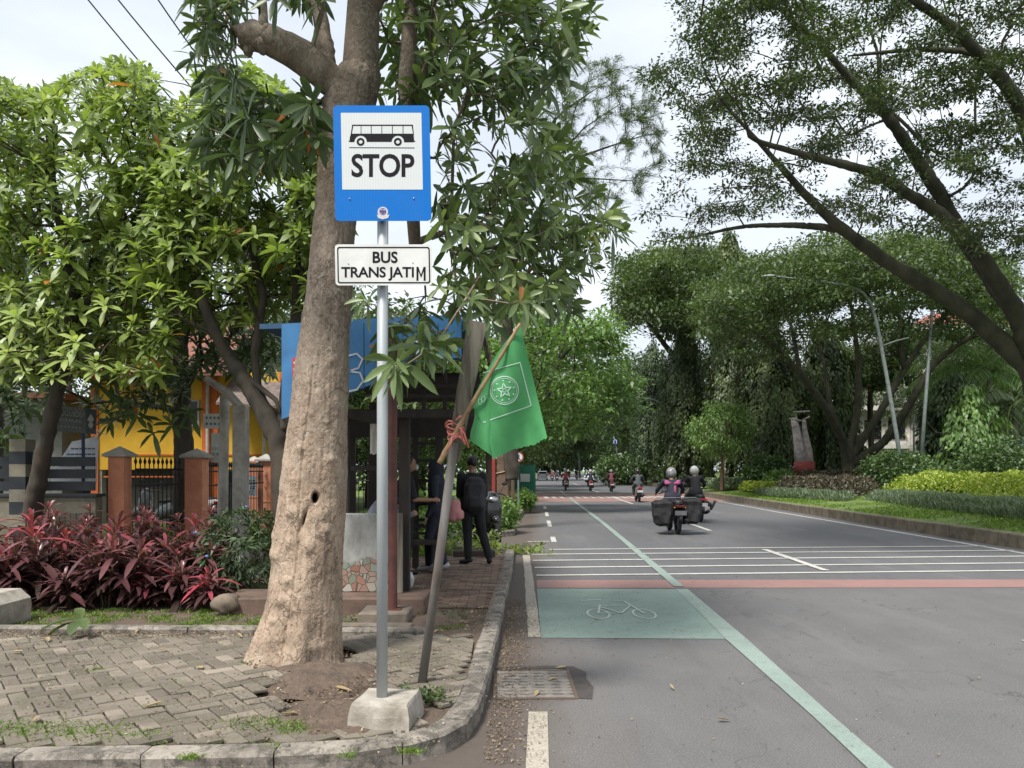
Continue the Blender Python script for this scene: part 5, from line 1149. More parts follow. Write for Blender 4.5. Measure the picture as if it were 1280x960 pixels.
for i in range(8):
    for j in range(3): m_.box(-7.5 + i * .09, -7.5 + i * .09 + .083, 12.52, 12.56, .5 + j * .14, .5 + j * .14 + .13, bev=.003)
pn = m_.build('tile_panel', M('tile_olive', (.1, .1, .075), (.06, .06, .05), 9, .6, .2)); pn['kind'] = 'stuff'; put(pn, e)
for k in range(3): put(MB().box(-9.9, -6.8, 12.6, 12.63, 1.27 + k * .2, 1.42 + k * .2).build('slat', SLAT), e)
STRP = M('stripe_pale', (.24, .22, .17), None, 5, .9, .3)
e = empty('striped_post', (xb(28, 12.4), 12.4, .08), 0, 'square post banded dark grey and olive at the left end of the slatted fence', 'post')
for k in range(10): MB().box(-.13, .13, -.13, .13, .02 + k * .2, .02 + (k + 1) * .2 - .003).build('block', STRP if k % 2 else SLAT, e)
# scout-post notice board
BRD = M('board_grey', (.07, .08, .075), (.05, .058, .055), 5, .5, .1); INK = M('board_ink', (.33, .33, .3), None, 5, .6, 0); BLUEP = M('blue_post', (.02, .03, .12), None, 5, .5, .1)
e = empty('notice_board', (xb(104, 13), 13, .08), 0, 'dark grey notice board with pale lettering on a blue post behind the slats', 'notice board')
put(MB().tube([(xb(104, 13.1), 13.1, .08), (xb(104, 13.1), 13.1, 2.3)], .028, 8).build('post', BLUEP), e)
ff = pf(13.0); m_ = MB().prism([(73, 506), (121, 512), (120, 543), (68, 539)], ff, pf(13.04)); bo_ = put(m_.build('board', BRD), e)
m_ = MB(); m_.prism([(108, 511), (120.5, 512.5), (119.5, 542.5), (107, 541.5)], pf(12.995), pf(13.0)); sub(m_.build('dark_panel', M('board_dark', (.02, .025, .035), None, 5, .5, 0)), bo_)
fi = pf(12.985); m_ = MB(); sl = lambda x, y: fi(x, y + (x - 73) * .1)
put_text(m_, 'PANGKALAN', sl, 74, 105, 511, 507); put_text(m_, 'GUGUSDEP', sl, 71, 106, 519, 512); put_text(m_, 'KOTA MALANG', sl, 74.5, 102, 526, 521.5); put_text(m_, '- - - - - -', sl, 76, 101, 533, 532)
sub(m_.build('lettering', INK), bo_); m_ = MB(); m_.add([fi(*q) for q in ((113.5, 517), (116, 521), (118, 525), (115, 527), (117, 532), (113.5, 536), (110, 532), (112, 527), (109, 525), (111, 521))], [tuple(range(10))]); sub(m_.build('crest', INK), bo_)
# banner on the far side of the slats
e = empty('banner', (xb(95, 13.6), 13.6, .2), 0, 'large white printed banner with rows of small blue print, behind the slatted fence', 'banner')
m_ = MB().prism([(62, 612), (66, 588), (90, 552), (124, 545), (120, 612)], pf(13.6), pf(13.63)); ba = put(m_.build('sheet', M('banner_white', (.75, .77, .82), None, 4, .6, .05)), e)
for i in range(7):
    m_ = MB(); y0 = 560 + i * 7
    for j in range(9):
        a = 73 + j * 5.2; 
        if a > 66 + (y0 < 590) * (590 - y0) * .7: m_.prism([(a, y0), (a + 4.2, y0 - .2), (a + 4.2, y0 + 1.6), (a, y0 + 1.8)], pf(13.59), pf(13.6))
    q = sub(m_.build('print_row', M('banner_ink', (.12, .15, .3), None, 4, .6, 0)), ba); q['kind'] = 'stuff'
# utility posts of concrete
CPOST = M('post_concrete', (.48, .45, .41), (.28, .26, .23), 5, .9, .35, 40)
o = MB().tube([(xb(277, 12.4), 12.4, .05), (xb(279, 12.4), 12.4, 1.4), (xb(281, 12.4), 12.4, 2.85)], [.085, .08, .075], 14).build('concrete_post', CPOST, smooth=True); tag(o, 'round pale concrete post just right of the widest orange pillar', 'post'); recenter(o)
e = empty('concrete_post', (xb(301, 12.0), 12.0, .05), 0, 'square concrete post with a slanting arm reaching up to the left', 'post')
MB().box(-.1, .1, -.1, .1, 0, 2.55, bev=.01).build('shaft', CPOST, e); m_ = MB(); m_.tube([(.02, 0, 2.5), (-.2, 0, 2.75), (-.55, 0, 2.98)], [.07, .065, .05], 4); m_.build('arm', CPOST, e)
SGW = M('notice_white', (.58, .6, .58), (.5, .52, .5), 6, .6, .05); SGI = M('notice_ink', (.08, .09, .12), None, 5, .6, 0); SGB = M('notice_blue', (.5, .6, .68), None, 6, .6, 0)
def notice(px0, px1, py0, py1, D, label, rows, mat=SGW):
    e = empty('notice', pt((px0 + px1) / 2, py1, D), 0, label, 'sign', None); b = put(MB().prism([(px0, py0), (px1, py0 + .3), (px1, py1), (px0, py1 - .3)], pf(D), pf(D + .02)).build('board', mat), e)
    for t, y0, y1, m0, m1 in rows:
        m_ = MB(); put_text(m_, t, pf(D - .006), px0 + (px1 - px0) * m0, px0 + (px1 - px0) * m1, py0 + (py1 - py0) * y1, py0 + (py1 - py0) * y0, bold=.01); sub(m_.build('lettering', SGI), b)
    return e
rw = [('= = = =', .2, .4, .1, .9), ('= = = = =', .5, .65, .1, .9), ('= = =', .75, .9, .1, .7)]
notice(254, 287, 517, 536, 12.9, 'wide white board high up against the yellow house, crossing the round post', [('- - - - - -', .2, .35, .1, .9), ('- - - - -', .6, .75, .1, .8)])
notice(264, 275, 541, 578, 14.6, 'tall white sign board just left of the round concrete post', [('= = =', .5, .58, .1, .9), ('= =', .68, .76, .1, .9)])
notice(304, 312, 547, 583, 14.0, 'narrow white sign board just right of the square concrete post', [('= =', .35, .42, .1, .9), ('= =', .6, .68, .1, .9)])
notice(306, 320, 595, 620, 18.2, 'pale blue notice hung on the bars between two orange pillars', rw, SGB)
notice(312, 320, 576, 586, 18.2, 'small orange plate on the iron fence above the pale blue notice', [], ORG)
# yellow house
YEL = M('yellow_wall', (.62, .36, .03), (.55, .31, .025), 3, .8, .1); ORW = M('orange_trim', (.55, .13, .03), None, 3, .8, .1); TILE = M('roof_tile', (.24, .09, .055), (.15, .06, .045), 7, .85, .5, 20); GLS = M('dark_glass', (.02, .022, .025), None, 5, .15, 0)
e = empty('yellow_house', (-9, 23, .05), 0, 'yellow house with orange corners and a tiled roof behind the front fence', 'house')
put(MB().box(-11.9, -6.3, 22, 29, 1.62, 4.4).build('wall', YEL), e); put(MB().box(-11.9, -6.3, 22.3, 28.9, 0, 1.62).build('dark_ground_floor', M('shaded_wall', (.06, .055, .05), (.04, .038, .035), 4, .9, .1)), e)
for x_ in (-11.8, -9.1, -6.5): put(MB().box(x_ - .12, x_ + .12, 22.02, 22.28, 0, 1.62).build('pier', CAPM), e)
for a, b in ((-11.95, -11.75), (-8.8, -8.35), (-6.6, -6.28)): put(MB().box(a, b, 21.95, 22.03, 0, 4.38).build('corner_pier', ORW), e)
m_ = MB(); m_.add([(-12.5, 21.2, 4.3), (-7.6, 21.2, 4.3), (-8.2, 25.5, 6.4), (-12.5, 25.5, 6.4), (-12.5, 21.2, 4.2), (-7.6, 21.2, 4.2), (-8.2, 25.5, 6.3), (-12.5, 25.5, 6.3)], [(0, 1, 2, 3), (7, 6, 5, 4), (0, 4, 5, 1), (1, 5, 6, 2), (3, 2, 6, 7), (0, 3, 7, 4)]); put(m_.build('roof', TILE), e)
m_ = MB(); m_.add([(-8.0, 20.9, 3.45), (-5.6, 20.9, 3.3), (-5.6, 22.5, 4.4), (-8.0, 22.5, 4.5), (-8, 20.9, 3.38), (-5.6, 20.9, 3.23), (-5.6, 22.5, 4.33), (-8, 22.5, 4.43)], [(0, 1, 2, 3), (7, 6, 5, 4), (0, 4, 5, 1), (1, 5, 6, 2), (3, 2, 6, 7), (0, 3, 7, 4)]); put(m_.build('lean_to_roof', M('grey_tile', (.18, .14, .12), (.1, .08, .07), 8, .9, .5, 20)), e)
wf = MB().box(-9.15 - .25, -9.15 + .28, 21.93, 22.02, 2.85, 3.6).build('window', CAPM); put(wf, e); sub(MB().box(-9.34, -8.93, 21.91, 21.94, 2.92, 3.55).build('pane', GLS), wf)
for x_ in (-8.6, -7.0): put(MB().tube([(x_, 21.85, .1), (x_, 21.85, 4.2)], .05, 8).build('downpipe', CAPM), e)
m_ = MB(); fq = lambda x, y: (x, 21.93, y)
put_text(m_, 'MALANG', fq, -7.45, -6.45, 1.75, 2.0); put(m_.build('lettering', SGI), e)
for a, b, c_, d_ in ((-11.6, -6.5, 2.02, 2.06), (-11.6, -9.4, 1.4, 1.44)): put(MB().box(a, b, 21.97, 22.02, c_, d_).build('moulding', ORW), e)
# grey house behind the trees far left
e = empty('grey_house', (-16, 24, .05), 0, 'shaded grey house glimpsed between the trunks at the left edge', 'house'); GWL = M('grey_wall', (.2, .2, .19), (.14, .14, .13), 3, .9, .2)
put(MB().box(-22, -12.8, 22, 30, 0, 3.6).build('wall', GWL), e); put(MB().box(-22.5, -12.4, 21.3, 30.5, 3.6, 3.75).build('roof', TILE), e)
for x_ in (-19.5, -16.6, -14.4): wf = MB().box(x_ - .5, x_ + .5, 21.95, 22.02, 1.1, 2.6).build('window', CAPM); put(wf, e); sub(MB().box(x_ - .43, x_ + .43, 21.93, 21.96, 1.17, 2.53).build('pane', GLS), wf)
# overhead wires
for i, (a, b) in enumerate((((120, -2), (198, 92)), ((158, -2), (228, 80)), ((206, -2), (240, 46)), ((246, -4), (268, 30)), ((255, -6), (276, 24)))):
    p, q = pt(*a, 11), pt(*b, 11); d_ = q - p; P = [p - d_ * 3 + (d_ * 7) * t + Vector((0, 5 * t, -.5 * math.sin(t * 3.14))) + Vector((0, -2, .32)) for t in np.linspace(0, 1, 22)]
    o = MB().tube(P, .011, 5).build('overhead_wire', IRON); tag(o, ['leftmost', 'second from the left', 'third from the left', 'fourth from the left', 'rightmost'][i] + ' of the five thin overhead wires at the upper left', 'wire', 'overhead wires at the upper left')

# ---- trees at the left: rosette-leaved, light green
def cerbera(name, label, limbs, tgts, dirs, vb, mat, L_=.235, W=.075, st='mid', n=(8, 12), seg=.3, extra=None, group=None, base=None):
    mb, td_ = grow(limbs, tgts, seg=seg, rtip=.006, pw=.42, wander=.14, k=7, rmax=.06)
    b_ = limbs[0][0]; e = empty(name, (b_[0], b_[1], .1), 0, label, 'tree', group)
    put(mb.build('trunk', BARK, smooth=True), e)
    put(np_mesh('crown', [whorls(tgts, dirs, n, L_, W, st, (25, 98), .3, vb)], mat), e); return e
def crownpts(n, x0, x1, ytop, ybot, d0, d1, dark=.0):
    T = []; D_ = []; Vb = []
    while len(T) < n:
        x_, D = random.uniform(x0, x1), random.uniform(d0, d1); yt = ytop(x_); y_ = yt + (ybot(x_) - yt) * random.random() ** 1.15
        if mn.noise(Vector((x_ * .016, y_ * .02, D * .5))) < -.28: continue
        if 50 < x_ < 135 and 492 < y_ < 600 and D < 14.5: continue
        T.append(np.array(pt(x_, y_, D))); Vb.append(random.uniform(.1, 1)); D_.append((rng.normal(0, .5), -.5 + rng.normal(0, .4), .75 + rng.normal(0, .3)))
    return T, D_, Vb
yt = lambda x: 88 + 14 * math.sin(x * .035) + 10 * math.sin(x * .013 + 1) - (x > 330) * 0 + max(0, x - 250) * .25
T1, D1, V1 = crownpts(1500, -60, 210, yt, lambda x: 470, 9.0, 12.5)
for (x_, y_) in ((38, 438), (80, 445), (65, 470), (118, 462), (10, 440), (95, 425), (20, 395), (130, 380)): T1.append(np.array(pt(x_, y_, 8.3))); D1.append((0, -.7, .6)); V1.append(1)
cerbera('garden_tree', 'leafy light green tree with a slanting slender trunk at the left edge', [[P3(40, 645, 10.2, .12), P3(55, 560, 10.0, .1), P3(72, 490, 9.9, .085), P3(92, 400, 10, .075), P3(80, 300, 10.2, .06), P3(60, 200, 10.4, .04)], [P3(92, 400, 10, .06), P3(150, 320, 10.3, .045), P3(190, 220, 10.5, .03)]], T1, D1, V1, G['light'])
T2, D2, V2 = crownpts(1500, 190, 430, lambda x: yt(x) + 6, lambda x: 405 if x < 330 else 390, 8.6, 12.5)
for (x_, y_) in ((150, 520), (165, 512), (190, 545)): pass
cerbera('garden_tree', 'crooked dark-limbed tree with light green leaves just left of the big trunk', [[P3(358, 660, 9.3, .15), P3(355, 590, 9.3, .14), P3(352, 540, 9.3, .13), P3(325, 510, 9.3, .11), P3(300, 465, 9.4, .09), P3(265, 415, 9.5, .07), P3(240, 330, 9.8, .05)], [P3(325, 510, 9.3, .05), P3(318, 440, 9.4, .045), P3(330, 370, 9.6, .04), P3(300, 260, 10, .03)], [P3(352, 540, 9.3, .09), P3(362, 470, 9.5, .08), P3(370, 400, 9.6, .06), P3(372, 280, 9.8, .04)], [P3(300, 465, 9.4, .04), P3(345, 500, 9.2, .03), P3(350, 515, 9.2, .02)]], T2, D2, V2, G['light'])
T3, D3, V3 = crownpts(1300, -80, 345, lambda x: 270, lambda x: np.interp(x, [0, 130, 150, 220, 240, 345], [545, 545, 515, 505, 470, 462]), 11.5, 16)
for (x_, y_) in ((170, 520), (150, 505), (190, 540), (205, 505), (120, 480), (215, 530), (235, 515)): T3.append(np.array(pt(x_, y_, 11.5))); D3.append((0, -.7, .3)); V3.append(.9)
cerbera('garden_tree', 'dark leafy tree with a thick straight trunk behind the iron gate', [[P3(228, 650, 15.5, .2), P3(230, 560, 15.5, .19), P3(226, 480, 15.5, .17), P3(225, 380, 15.3, .12), P3(215, 300, 15, .07)], [P3(226, 480, 15.5, .09), P3(120, 400, 14, .06), P3(20, 350, 13.5, .04)]], T3, D3, [v * .6 for v in V3], G['cerbera'], .27, .07, 'mid', (8, 12), .5)
T4, D4, V4 = crownpts(480, -260, 40, lambda x: 150, lambda x: 560, 14, 19)
cerbera('garden_tree', 'shady tree at the left edge standing behind the striped post', [[P3(-10, 650, 17, .2), P3(-5, 500, 17, .16), P3(-30, 350, 17, .1)]], T4, D4, [v * .5 for v in V4], G['cerbera'], .34, .09, 'mid', (8, 11), .6)
T5, D5, V5 = crownpts(260, 290, 460, lambda x: 330, lambda x: 470, 15, 20)
cerbera('garden_tree', 'loose-leaved tree behind the bus shelter roof', [[P3(395, 640, 19, .16), P3(390, 500, 19, .13), P3(380, 400, 18, .08)]], T5, D5, V5, G['mid'], .3, .08, 'mid', (8, 11), .6)
# broad evergreen trees closing the view far left
def broadtree(label, x_, y_, h_, cr_, mat, n=240, z0=.1, trunk_r=.22, leaf=.3, per=42, low=.35, seed=0, bark=None, group=None, zs_=.5, down=.0, name='broad_tree', cat='tree', flat=.6, lw=.5, off=0.0):
    random.seed(seed + 100); global rng; rng = np.random.default_rng(seed + 100)
    c = np.array((0, 0, h_ * (1 + low) / 2)); rz_ = h_ * (1 - low) / 2
    T = in_ell(c, (cr_, cr_, rz_), n, .55); T += rng.normal(0, .3, T.shape); T[:, 0] += off
    e = empty(name, (x_, y_, z0), 0, label, cat, group)
    mb, td_ = grow([[(0, 0, -.1, trunk_r * 1.25), (.1, 0, h_ * .15, trunk_r), (.0, .1, h_ * low, trunk_r * .85), (.1, 0, h_ * .6, trunk_r * .5)]], T, seg=h_ * .07, rtip=.022, pw=.42, wander=.14, k=7, rmax=trunk_r * .6)
    mb.build('trunk', bark or BARK, e, smooth=True)
    np_mesh('crown', [blob_leaves(T, per, cr_ * .22, leaf, leaf * lw, flat=flat, bend=.2, down=down)], mat, e); return e
SHRD = {}
broadtree('tall dark evergreen behind the yellow house', -10, 34, 8.5, 5, G['dark'], seed=1)
broadtree('dense dark tree behind the grey house at the left edge', -19, 33, 9, 6, G['dark'], seed=2)
broadtree('dark round tree behind the bus shelter', -5.5, 30, 8, 4, G['mid'], seed=3, low=.2)
broadtree('green tree with hanging foliage right behind the backpack man', -4.5, 38, 8, 4, G['bright'], seed=4, low=.15)
# litter: small stones and bark chips in the gutter, on the soil and between the stones
def chips(name, P, s0, mat):
    n = len(P); A = rng.normal(0, 1, (n, 3)); A[:, 2] *= .25; o = np_mesh(name, [leaves(P, A, s0 * rng.uniform(.4, 1.5, n), s0 * .6, bend=0, st='lo', fold=.3)], mat); o['kind'] = 'stuff'; return o
CH = leafmat('chips', [(0, (.05, .035, .025)), (.5, (.16, .11, .07)), (.85, (.3, .22, .13)), (1, (.42, .36, .25))], .9, .05)
g1 = np.stack([np.abs(rng.normal(0, .16, 2600)) - .14, rng.uniform(4.2, 9.5, 2600), np.full(2600, .012)], 1); g1[:, 0] += (g1[:, 1] - 5) * .022
g2 = np.stack([rng.uniform(.2, 5, 700), rng.uniform(3.9, 12, 700), np.full(700, .008)], 1)
chips('litter', np.concatenate([g1, g2]), .018, CH)
g3 = np.stack([rng.uniform(-6, -.35, 2400), rng.uniform(4.15, 7.0, 2400), np.full(2400, .137)], 1); g4 = np.stack([rng.uniform(-5.5, -1.8, 1500), rng.normal(6.9, .09, 1500), np.full(1500, .14)], 1); g5 = np.stack([rng.normal(-1.2, .45, 900), rng.normal(5.2, .5, 900), np.full(900, .14)], 1)
for g in (g3, g4, g5): g[:, 2] += [.04 * math.exp(-(math.hypot(p[0] + 1.4, p[1] - 5.6) / .7) ** 2) for p in g]
chips('litter', np.concatenate([g3, g4, g5]), .02, CH)
chips('litter', np.stack([rng.uniform(-1.6, -.2, 900), rng.uniform(7.0, 8.4, 900), np.full(900, .14)], 1), .025, CH)
tgrass('grass', np.concatenate([np.stack([rng.uniform(-6, -.4, 1600), rng.uniform(4.12, 6.9, 1600), np.full(1600, .125)], 1), np.stack([rng.uniform(-6, -.6, 1500), rng.normal(4.2, .05, 1500), np.full(1500, .12)], 1)]), .022, .005, G['grass'], lean=.9)
# ------------------------------------------------------------------ right: rain trees, planting, building
random.seed(31); rng = np.random.default_rng(31)
def pads(T, n, rad, L_, W, flat=.3): return blob_leaves(T, n, rad, L_, W, flat=flat, bend=.1, varj=.35)
def raintree(label, base, limbs, T, mat, n, rad, L_, W, seg, rtip, bark=BARKM, flat=.3, rmax=None, group='rain trees with spreading crowns', wander=.2, k=8):
    mb, td_ = grow(limbs, T, seg=seg, rtip=rtip, pw=.45, wander=wander, k=k, pl=.3, rmax=rmax)
    e = empty('rain_tree', base, 0, label, 'tree', group); put(mb.build('trunk', bark, smooth=True), e)
    put(np_mesh('crown', [pads(T, n, rad, L_, W, flat)], mat), e); return e
def samp(n, f, x0, x1, y0, y1, d0, d1, th=-.1, sc=.02, ys=2.2):
    T = []
    while len(T) < n:
        x_, y_, D = random.uniform(x0, x1), random.uniform(y0, y1), random.uniform(d0, d1)
        if f(x_, y_, D) and mn.noise(Vector((x_ * sc, y_ * sc * ys, D * .25))) > th: T.append(np.array(pt(x_, y_, D)))
    return T
lb = lambda y: np.interp(y, [-200, 0, 40, 80, 110, 150, 200, 240, 275, 300, 318], [820, 838, 850, 800, 812, 850, 850, 815, 792, 815, 835])
low = lambda x: np.interp(x, [780, 850, 900, 960, 1040, 1100, 1180, 1290, 1500], [312, 318, 300, 275, 262, 282, 296, 330, 350])
T = samp(1500, lambda x, y, D: x > lb(y) + (abs(y % 37 - 18)) * .9 and y < low(x), 780, 1420, -150, 335, 12, 19, .06, .013, 4.2)
L1 = [[P3(1345, 620, 16, .55), P3(1330, 540, 16, .42), P3(1300, 478, 16, .34)],
      [P3(1300, 478, 16, .22), P3(1262, 435, 16, .2), P3(1200, 382, 15.8, .165), P3(1116, 332, 15.5, .13), P3(1053, 287, 15.2, .11), P3(1012, 250, 15, .08), P3(960, 190, 14.6, .045), P3(905, 130, 14.2, .025)],
      [P3(1300, 478, 16, .22), P3(1276, 400, 15.6, .19), P3(1221, 312, 15.2, .14), P3(1180, 270, 15, .13), P3(1140, 245, 14.8, .1), P3(1090, 214, 14.5, .09), P3(1010, 195, 14.2, .06), P3(930, 172, 14, .04)],
      [P3(1276, 400, 15.6, .18), P3(1240, 350, 16, .165), P3(1205, 300, 16, .145), P3(1172, 238, 16, .14), P3(1143, 195, 15.9, .12), P3(1112, 148, 15.7, .1), P3(1061, 98, 15.5, .075), P3(1022, 51, 15.2, .05), P3(970, 5, 15, .03)],
      [P3(1053, 287, 15.2, .08), P3(1000, 281, 15.6, .06), P3(930, 282, 16, .04), P3(850, 300, 16.4, .02)],
      [P3(1330, 540, 16, .3), P3(1340, 400, 15, .24), P3(1320, 250, 14, .18), P3(1270, 120, 13.5, .12), P3(1200, 40, 13, .08), P3(1100, -30, 12.6, .05)],
      [P3(1270, 120, 13.5, .08), P3(1230, 65, 14, .06), P3(1147, 61, 14.2, .04), P3(1060, 70, 14.4, .025)]]
raintree('huge rain tree whose mossy limbs lean in from the right edge of the picture', pt(1345, 640, 16), L1, T, G['rain'], 72, .38, .095, .042, .3, .006, flat=.16, rmax=.06)
# second rain tree across the verge
arch = lambda x: np.interp(x, [880, 905, 940, 1000, 1060, 1130, 1200, 1260], [350, 338, 318, 300, 291, 290, 300, 322])
bot = lambda x: np.interp(x, [880, 940, 1000, 1060, 1130, 1200, 1260], [420, 405, 388, 372, 372, 378, 400])
def dome(x, y, D): q = (D - 41) / 9; t = arch(x) + q * q * 22; return t < y < bot(x) + 6
T = samp(800, dome, 880, 1262, 288, 425, 33, 49, -.2, .03) + samp(170, lambda x, y, D: bot(x) - 5 < y < bot(x) + 48, 885, 1262, 370, 450, 34, 48, .05, .03)
L2 = [[P3(1062, 600, 41, 0.384), P3(1062, 578, 41, 0.372), P3(1060, 566, 41, 0.341)],
      [P3(1060, 566, 41, 0.248), P3(1040, 520, 40, 0.211), P3(1000, 466, 39, 0.174), P3(960, 425, 38, 0.136), P3(915, 395, 37, 0.087)],
      [P3(1060, 566, 41, 0.217), P3(1072, 520, 41.5, 0.186), P3(1074, 455, 42, 0.149), P3(1066, 395, 42, 0.099), P3(1058, 350, 42, 0.062)],
      [P3(1062, 572, 41, 0.236), P3(1098, 520, 41, 0.198), P3(1130, 462, 41, 0.161), P3(1165, 410, 41, 0.124), P3(1205, 370, 41, 0.074)],
      [P3(1064, 582, 41, 0.260), P3(1108, 553, 40, 0.223), P3(1140, 500, 40, 0.186), P3(1165, 455, 40, 0.149), P3(1216, 418, 39, 0.099)],
      [P3(1000, 466, 39, 0.124), P3(990, 410, 40, 0.093), P3(975, 360, 41, 0.056)],
      [P3(1130, 462, 41, 0.124), P3(1125, 400, 43, 0.087), P3(1110, 345, 44, 0.056)],
      [P3(1040, 520, 40, 0.124), P3(1030, 450, 42, 0.099), P3(1010, 390, 43, 0.062)]]
raintree('wide umbrella-crowned rain tree with low forking trunk beyond the flower beds', pt(1062, 606, 41), L2, T, G['mid'], 85, .95, .24, .11, .7, .014, flat=.3, rmax=.11)
# third, farther along the verge
T = samp(620, lambda x, y, D: 306 + abs(x - 850) ** 1.5 * .02 + ((D - 62) / 10) ** 2 * 14 < y < 408 + 10 * math.sin(x * .1), 775, 960, 306, 420, 52, 72, -.25, .03)
raintree('rain tree with a flat feathery crown over the middle of the verge', pt(880, 600, 62), [[P3(880, 602, 62, .6), P3(878, 540, 62, .5), P3(870, 480, 62, .4), P3(850, 420, 61, .25)], [P3(870, 480, 62, .3), P3(900, 430, 63, .2), P3(930, 390, 63, .12)], [P3(870, 480, 62, .3), P3(830, 430, 62, .2), P3(800, 390, 62, .12)]], T, G['mid'], 75, 1.5, .4, .17, 1.0, .03, flat=.4, rmax=.2)
# trees draped with hanging vines
def vine_tree(label, px, D, ytop, wd, mat, n=260, zb=.8, top=.45):
    seed_ = px * .37; x_ = xb(px, D); zt = EYE + (HZ - ytop) * D / F; P = []; A = []
    e = empty('vine_tree', (x_, D, .6), 0, label, 'tree', 'trees draped with hanging vines')
    mb, _t = grow([[(0, 0, -.2, .3), (.1, 0, zt * .4, .22), (0, .1, zt * .9, .1)]], [(rng.normal(0, wd * .25), rng.normal(0, wd * .25), rng.uniform(zt * .4, zt * .95)) for _ in range(30)], seg=.8, rtip=.02); mb.build('trunk', BARK, e, smooth=True)
    for i in range(n):
        a = random.random() * 6.28; h = zt * random.uniform(.22, 1); q = min(1, (zt - h) / (zt * .3)); r_ = wd / 2 * (top * .3 + (1 - top * .3) * q) * random.uniform(.4, 1.15) * (1 + .45 * mn.noise(Vector((math.cos(a) * 1.5 + seed_, math.sin(a) * 1.5, h * .35))))
        l_ = random.uniform(.8, 2.6) * zt / 10; z_ = h; k = int(l_ / .13)
        for j in range(k):
            z_ -= .13
            if z_ < zb - .6: break
            for _ in range(3): P.append((math.cos(a) * r_ + rng.normal(0, .12), math.sin(a) * r_ + rng.normal(0, .12), z_)); A.append((math.cos(a) * .5 + rng.normal(0, .4), math.sin(a) * .5 + rng.normal(0, .4), -1.1))
    P = np.array(P); n_ = len(P); vb = np.array([mn.noise(Vector((p[0] * .8, p[1] * .8, p[2] * .5))) for p in P[::1]]) * .6 + .5
    N_ = P * np.array([1, 1, 0]) + rng.normal(0, .5, P.shape)
    np_mesh('crown', [leaves(P, A, rng.uniform(.18, .34, n_), .13, bend=.1, st='lo', var=np.clip(vb + rng.normal(0, .15, n_), 0, 1), N=N_)], mat, e); return e
vine_tree('tall dark spire of hanging vines topping the rain tree canopy', 912, 54, 292, 3.0, G['droop'], 420)
vine_tree('vine-hung column between the lamp and the tall spire', 858, 58, 400, 3.4, G['droop'], 360)
vine_tree('broad curtain of vines left of the pale pollarded trunk', 962, 50, 415, 4.2, G['droop'], 420)
vine_tree('brighter vine curtain behind the pale pollarded trunk', 1030, 52, 405, 4.2, G['mid'], 420)
vine_tree('dark vine column at the far bend of the road', 818, 78, 430, 4.5, G['dark'], 320)
vine_tree('low vine-hung tree beside the dark column', 795, 95, 470, 5, G['droop'], 320)
vine_tree('dark vine mass hanging beside the two lamp posts at the right', 1188, 38, 478, 2.6, G['dark'], 260)
vine_tree('bright green drooping foliage in front of the white building', 1212, 36, 492, 2.4, G['bright'], 170)
# background trees
random.seed(5)
def bgt(label, px, D, h_, r_, mat, seed, low=.3, n=170, per=55, leaf=None, lw=.5, off=0.0):
    return broadtree(label, xb(px, D), D, h_, r_, mat, n=n, per=per, leaf=leaf or max(.3, D * .0065), seed=seed, low=low, group=None, lw=lw, off=off)
g_ = 'trees filling the background'
B = [bgt('bright-leaved tree on the left verge, reaching over the road behind the flag', 612, 30, 7.9, 3.4, G['bright'], 11, .34, 190, 70, .24, off=2.0),
     bgt('second bright tree on the left verge, smaller and beyond the first', 636, 48, 10.5, 4.6, G['mid'], 12, .32, 220, 70, off=2.0),
     bgt('dark tree on the left verge where the road narrows', 660, 75, 13, 6, G['mid'], 13, .2),
     bgt('broad dark tree arching over the far end of the road from the right', 800, 95, 15.5, 8, G['dark'], 14, .32),
     bgt('tall tree on the right of the far road, above the traffic light', 765, 130, 17, 9, G['mid'], 15, .25),
     bgt('tree closing the view at the left of the far road', 650, 125, 15, 9, G['mid'], 16, .15),
     bgt('far pale tree straight ahead at the end of the road', 700, 230, 20, 12, G['mid'], 17, .15),
     bgt('far dark tree right of the road end', 745, 200, 19, 12, G['dark'], 18, .1),
     bgt('dark tree behind the small verge tree', 890, 85, 14, 8, G['dark'], 19, .05),
     bgt('dark tree filling the gap behind the pale pollarded trunk', 985, 70, 12, 7, G['dark'], 20, .05),
     bgt('mid green tree behind the umbrella-crowned rain tree', 1065, 72, 12.5, 7, G['mid'], 21, .05),
     bgt('dark tree behind the left end of the white building', 1130, 95, 17, 8, G['dark'], 22, .1),
     bgt('tree behind the blue canopy at the right edge', 1300, 58, 11, 6, G['mid'], 23, .1),
     bgt('tall leafy tree standing behind the second bright tree', 610, 60, 11, 6, G['mid'], 24, .15),
     bgt('dark tree far beyond the bus shelter', 540, 62, 10, 6, G['dark'], 25, .1),
     bgt('dark tree far behind the big trunk', 440, 60, 10, 7, G['dark'], 26, .1),
     bgt('loose green tree between the white building and the lamp posts', 1088, 54, 12, 3.4, G['mid'], 41, .6, 190, 65, .3),
     bgt('tall loose tree in front of the right half of the white building', 1230, 57, 12, 5.2, G['mid'], 42, .32, 240, 65, .32),
     bgt('distant tree on the left of the far road end', 672, 300, 22, 14, G['dark'], 27, .1),
     bgt('distant tree on the right of the far road end', 720, 320, 22, 15, G['mid'], 28, .1)]
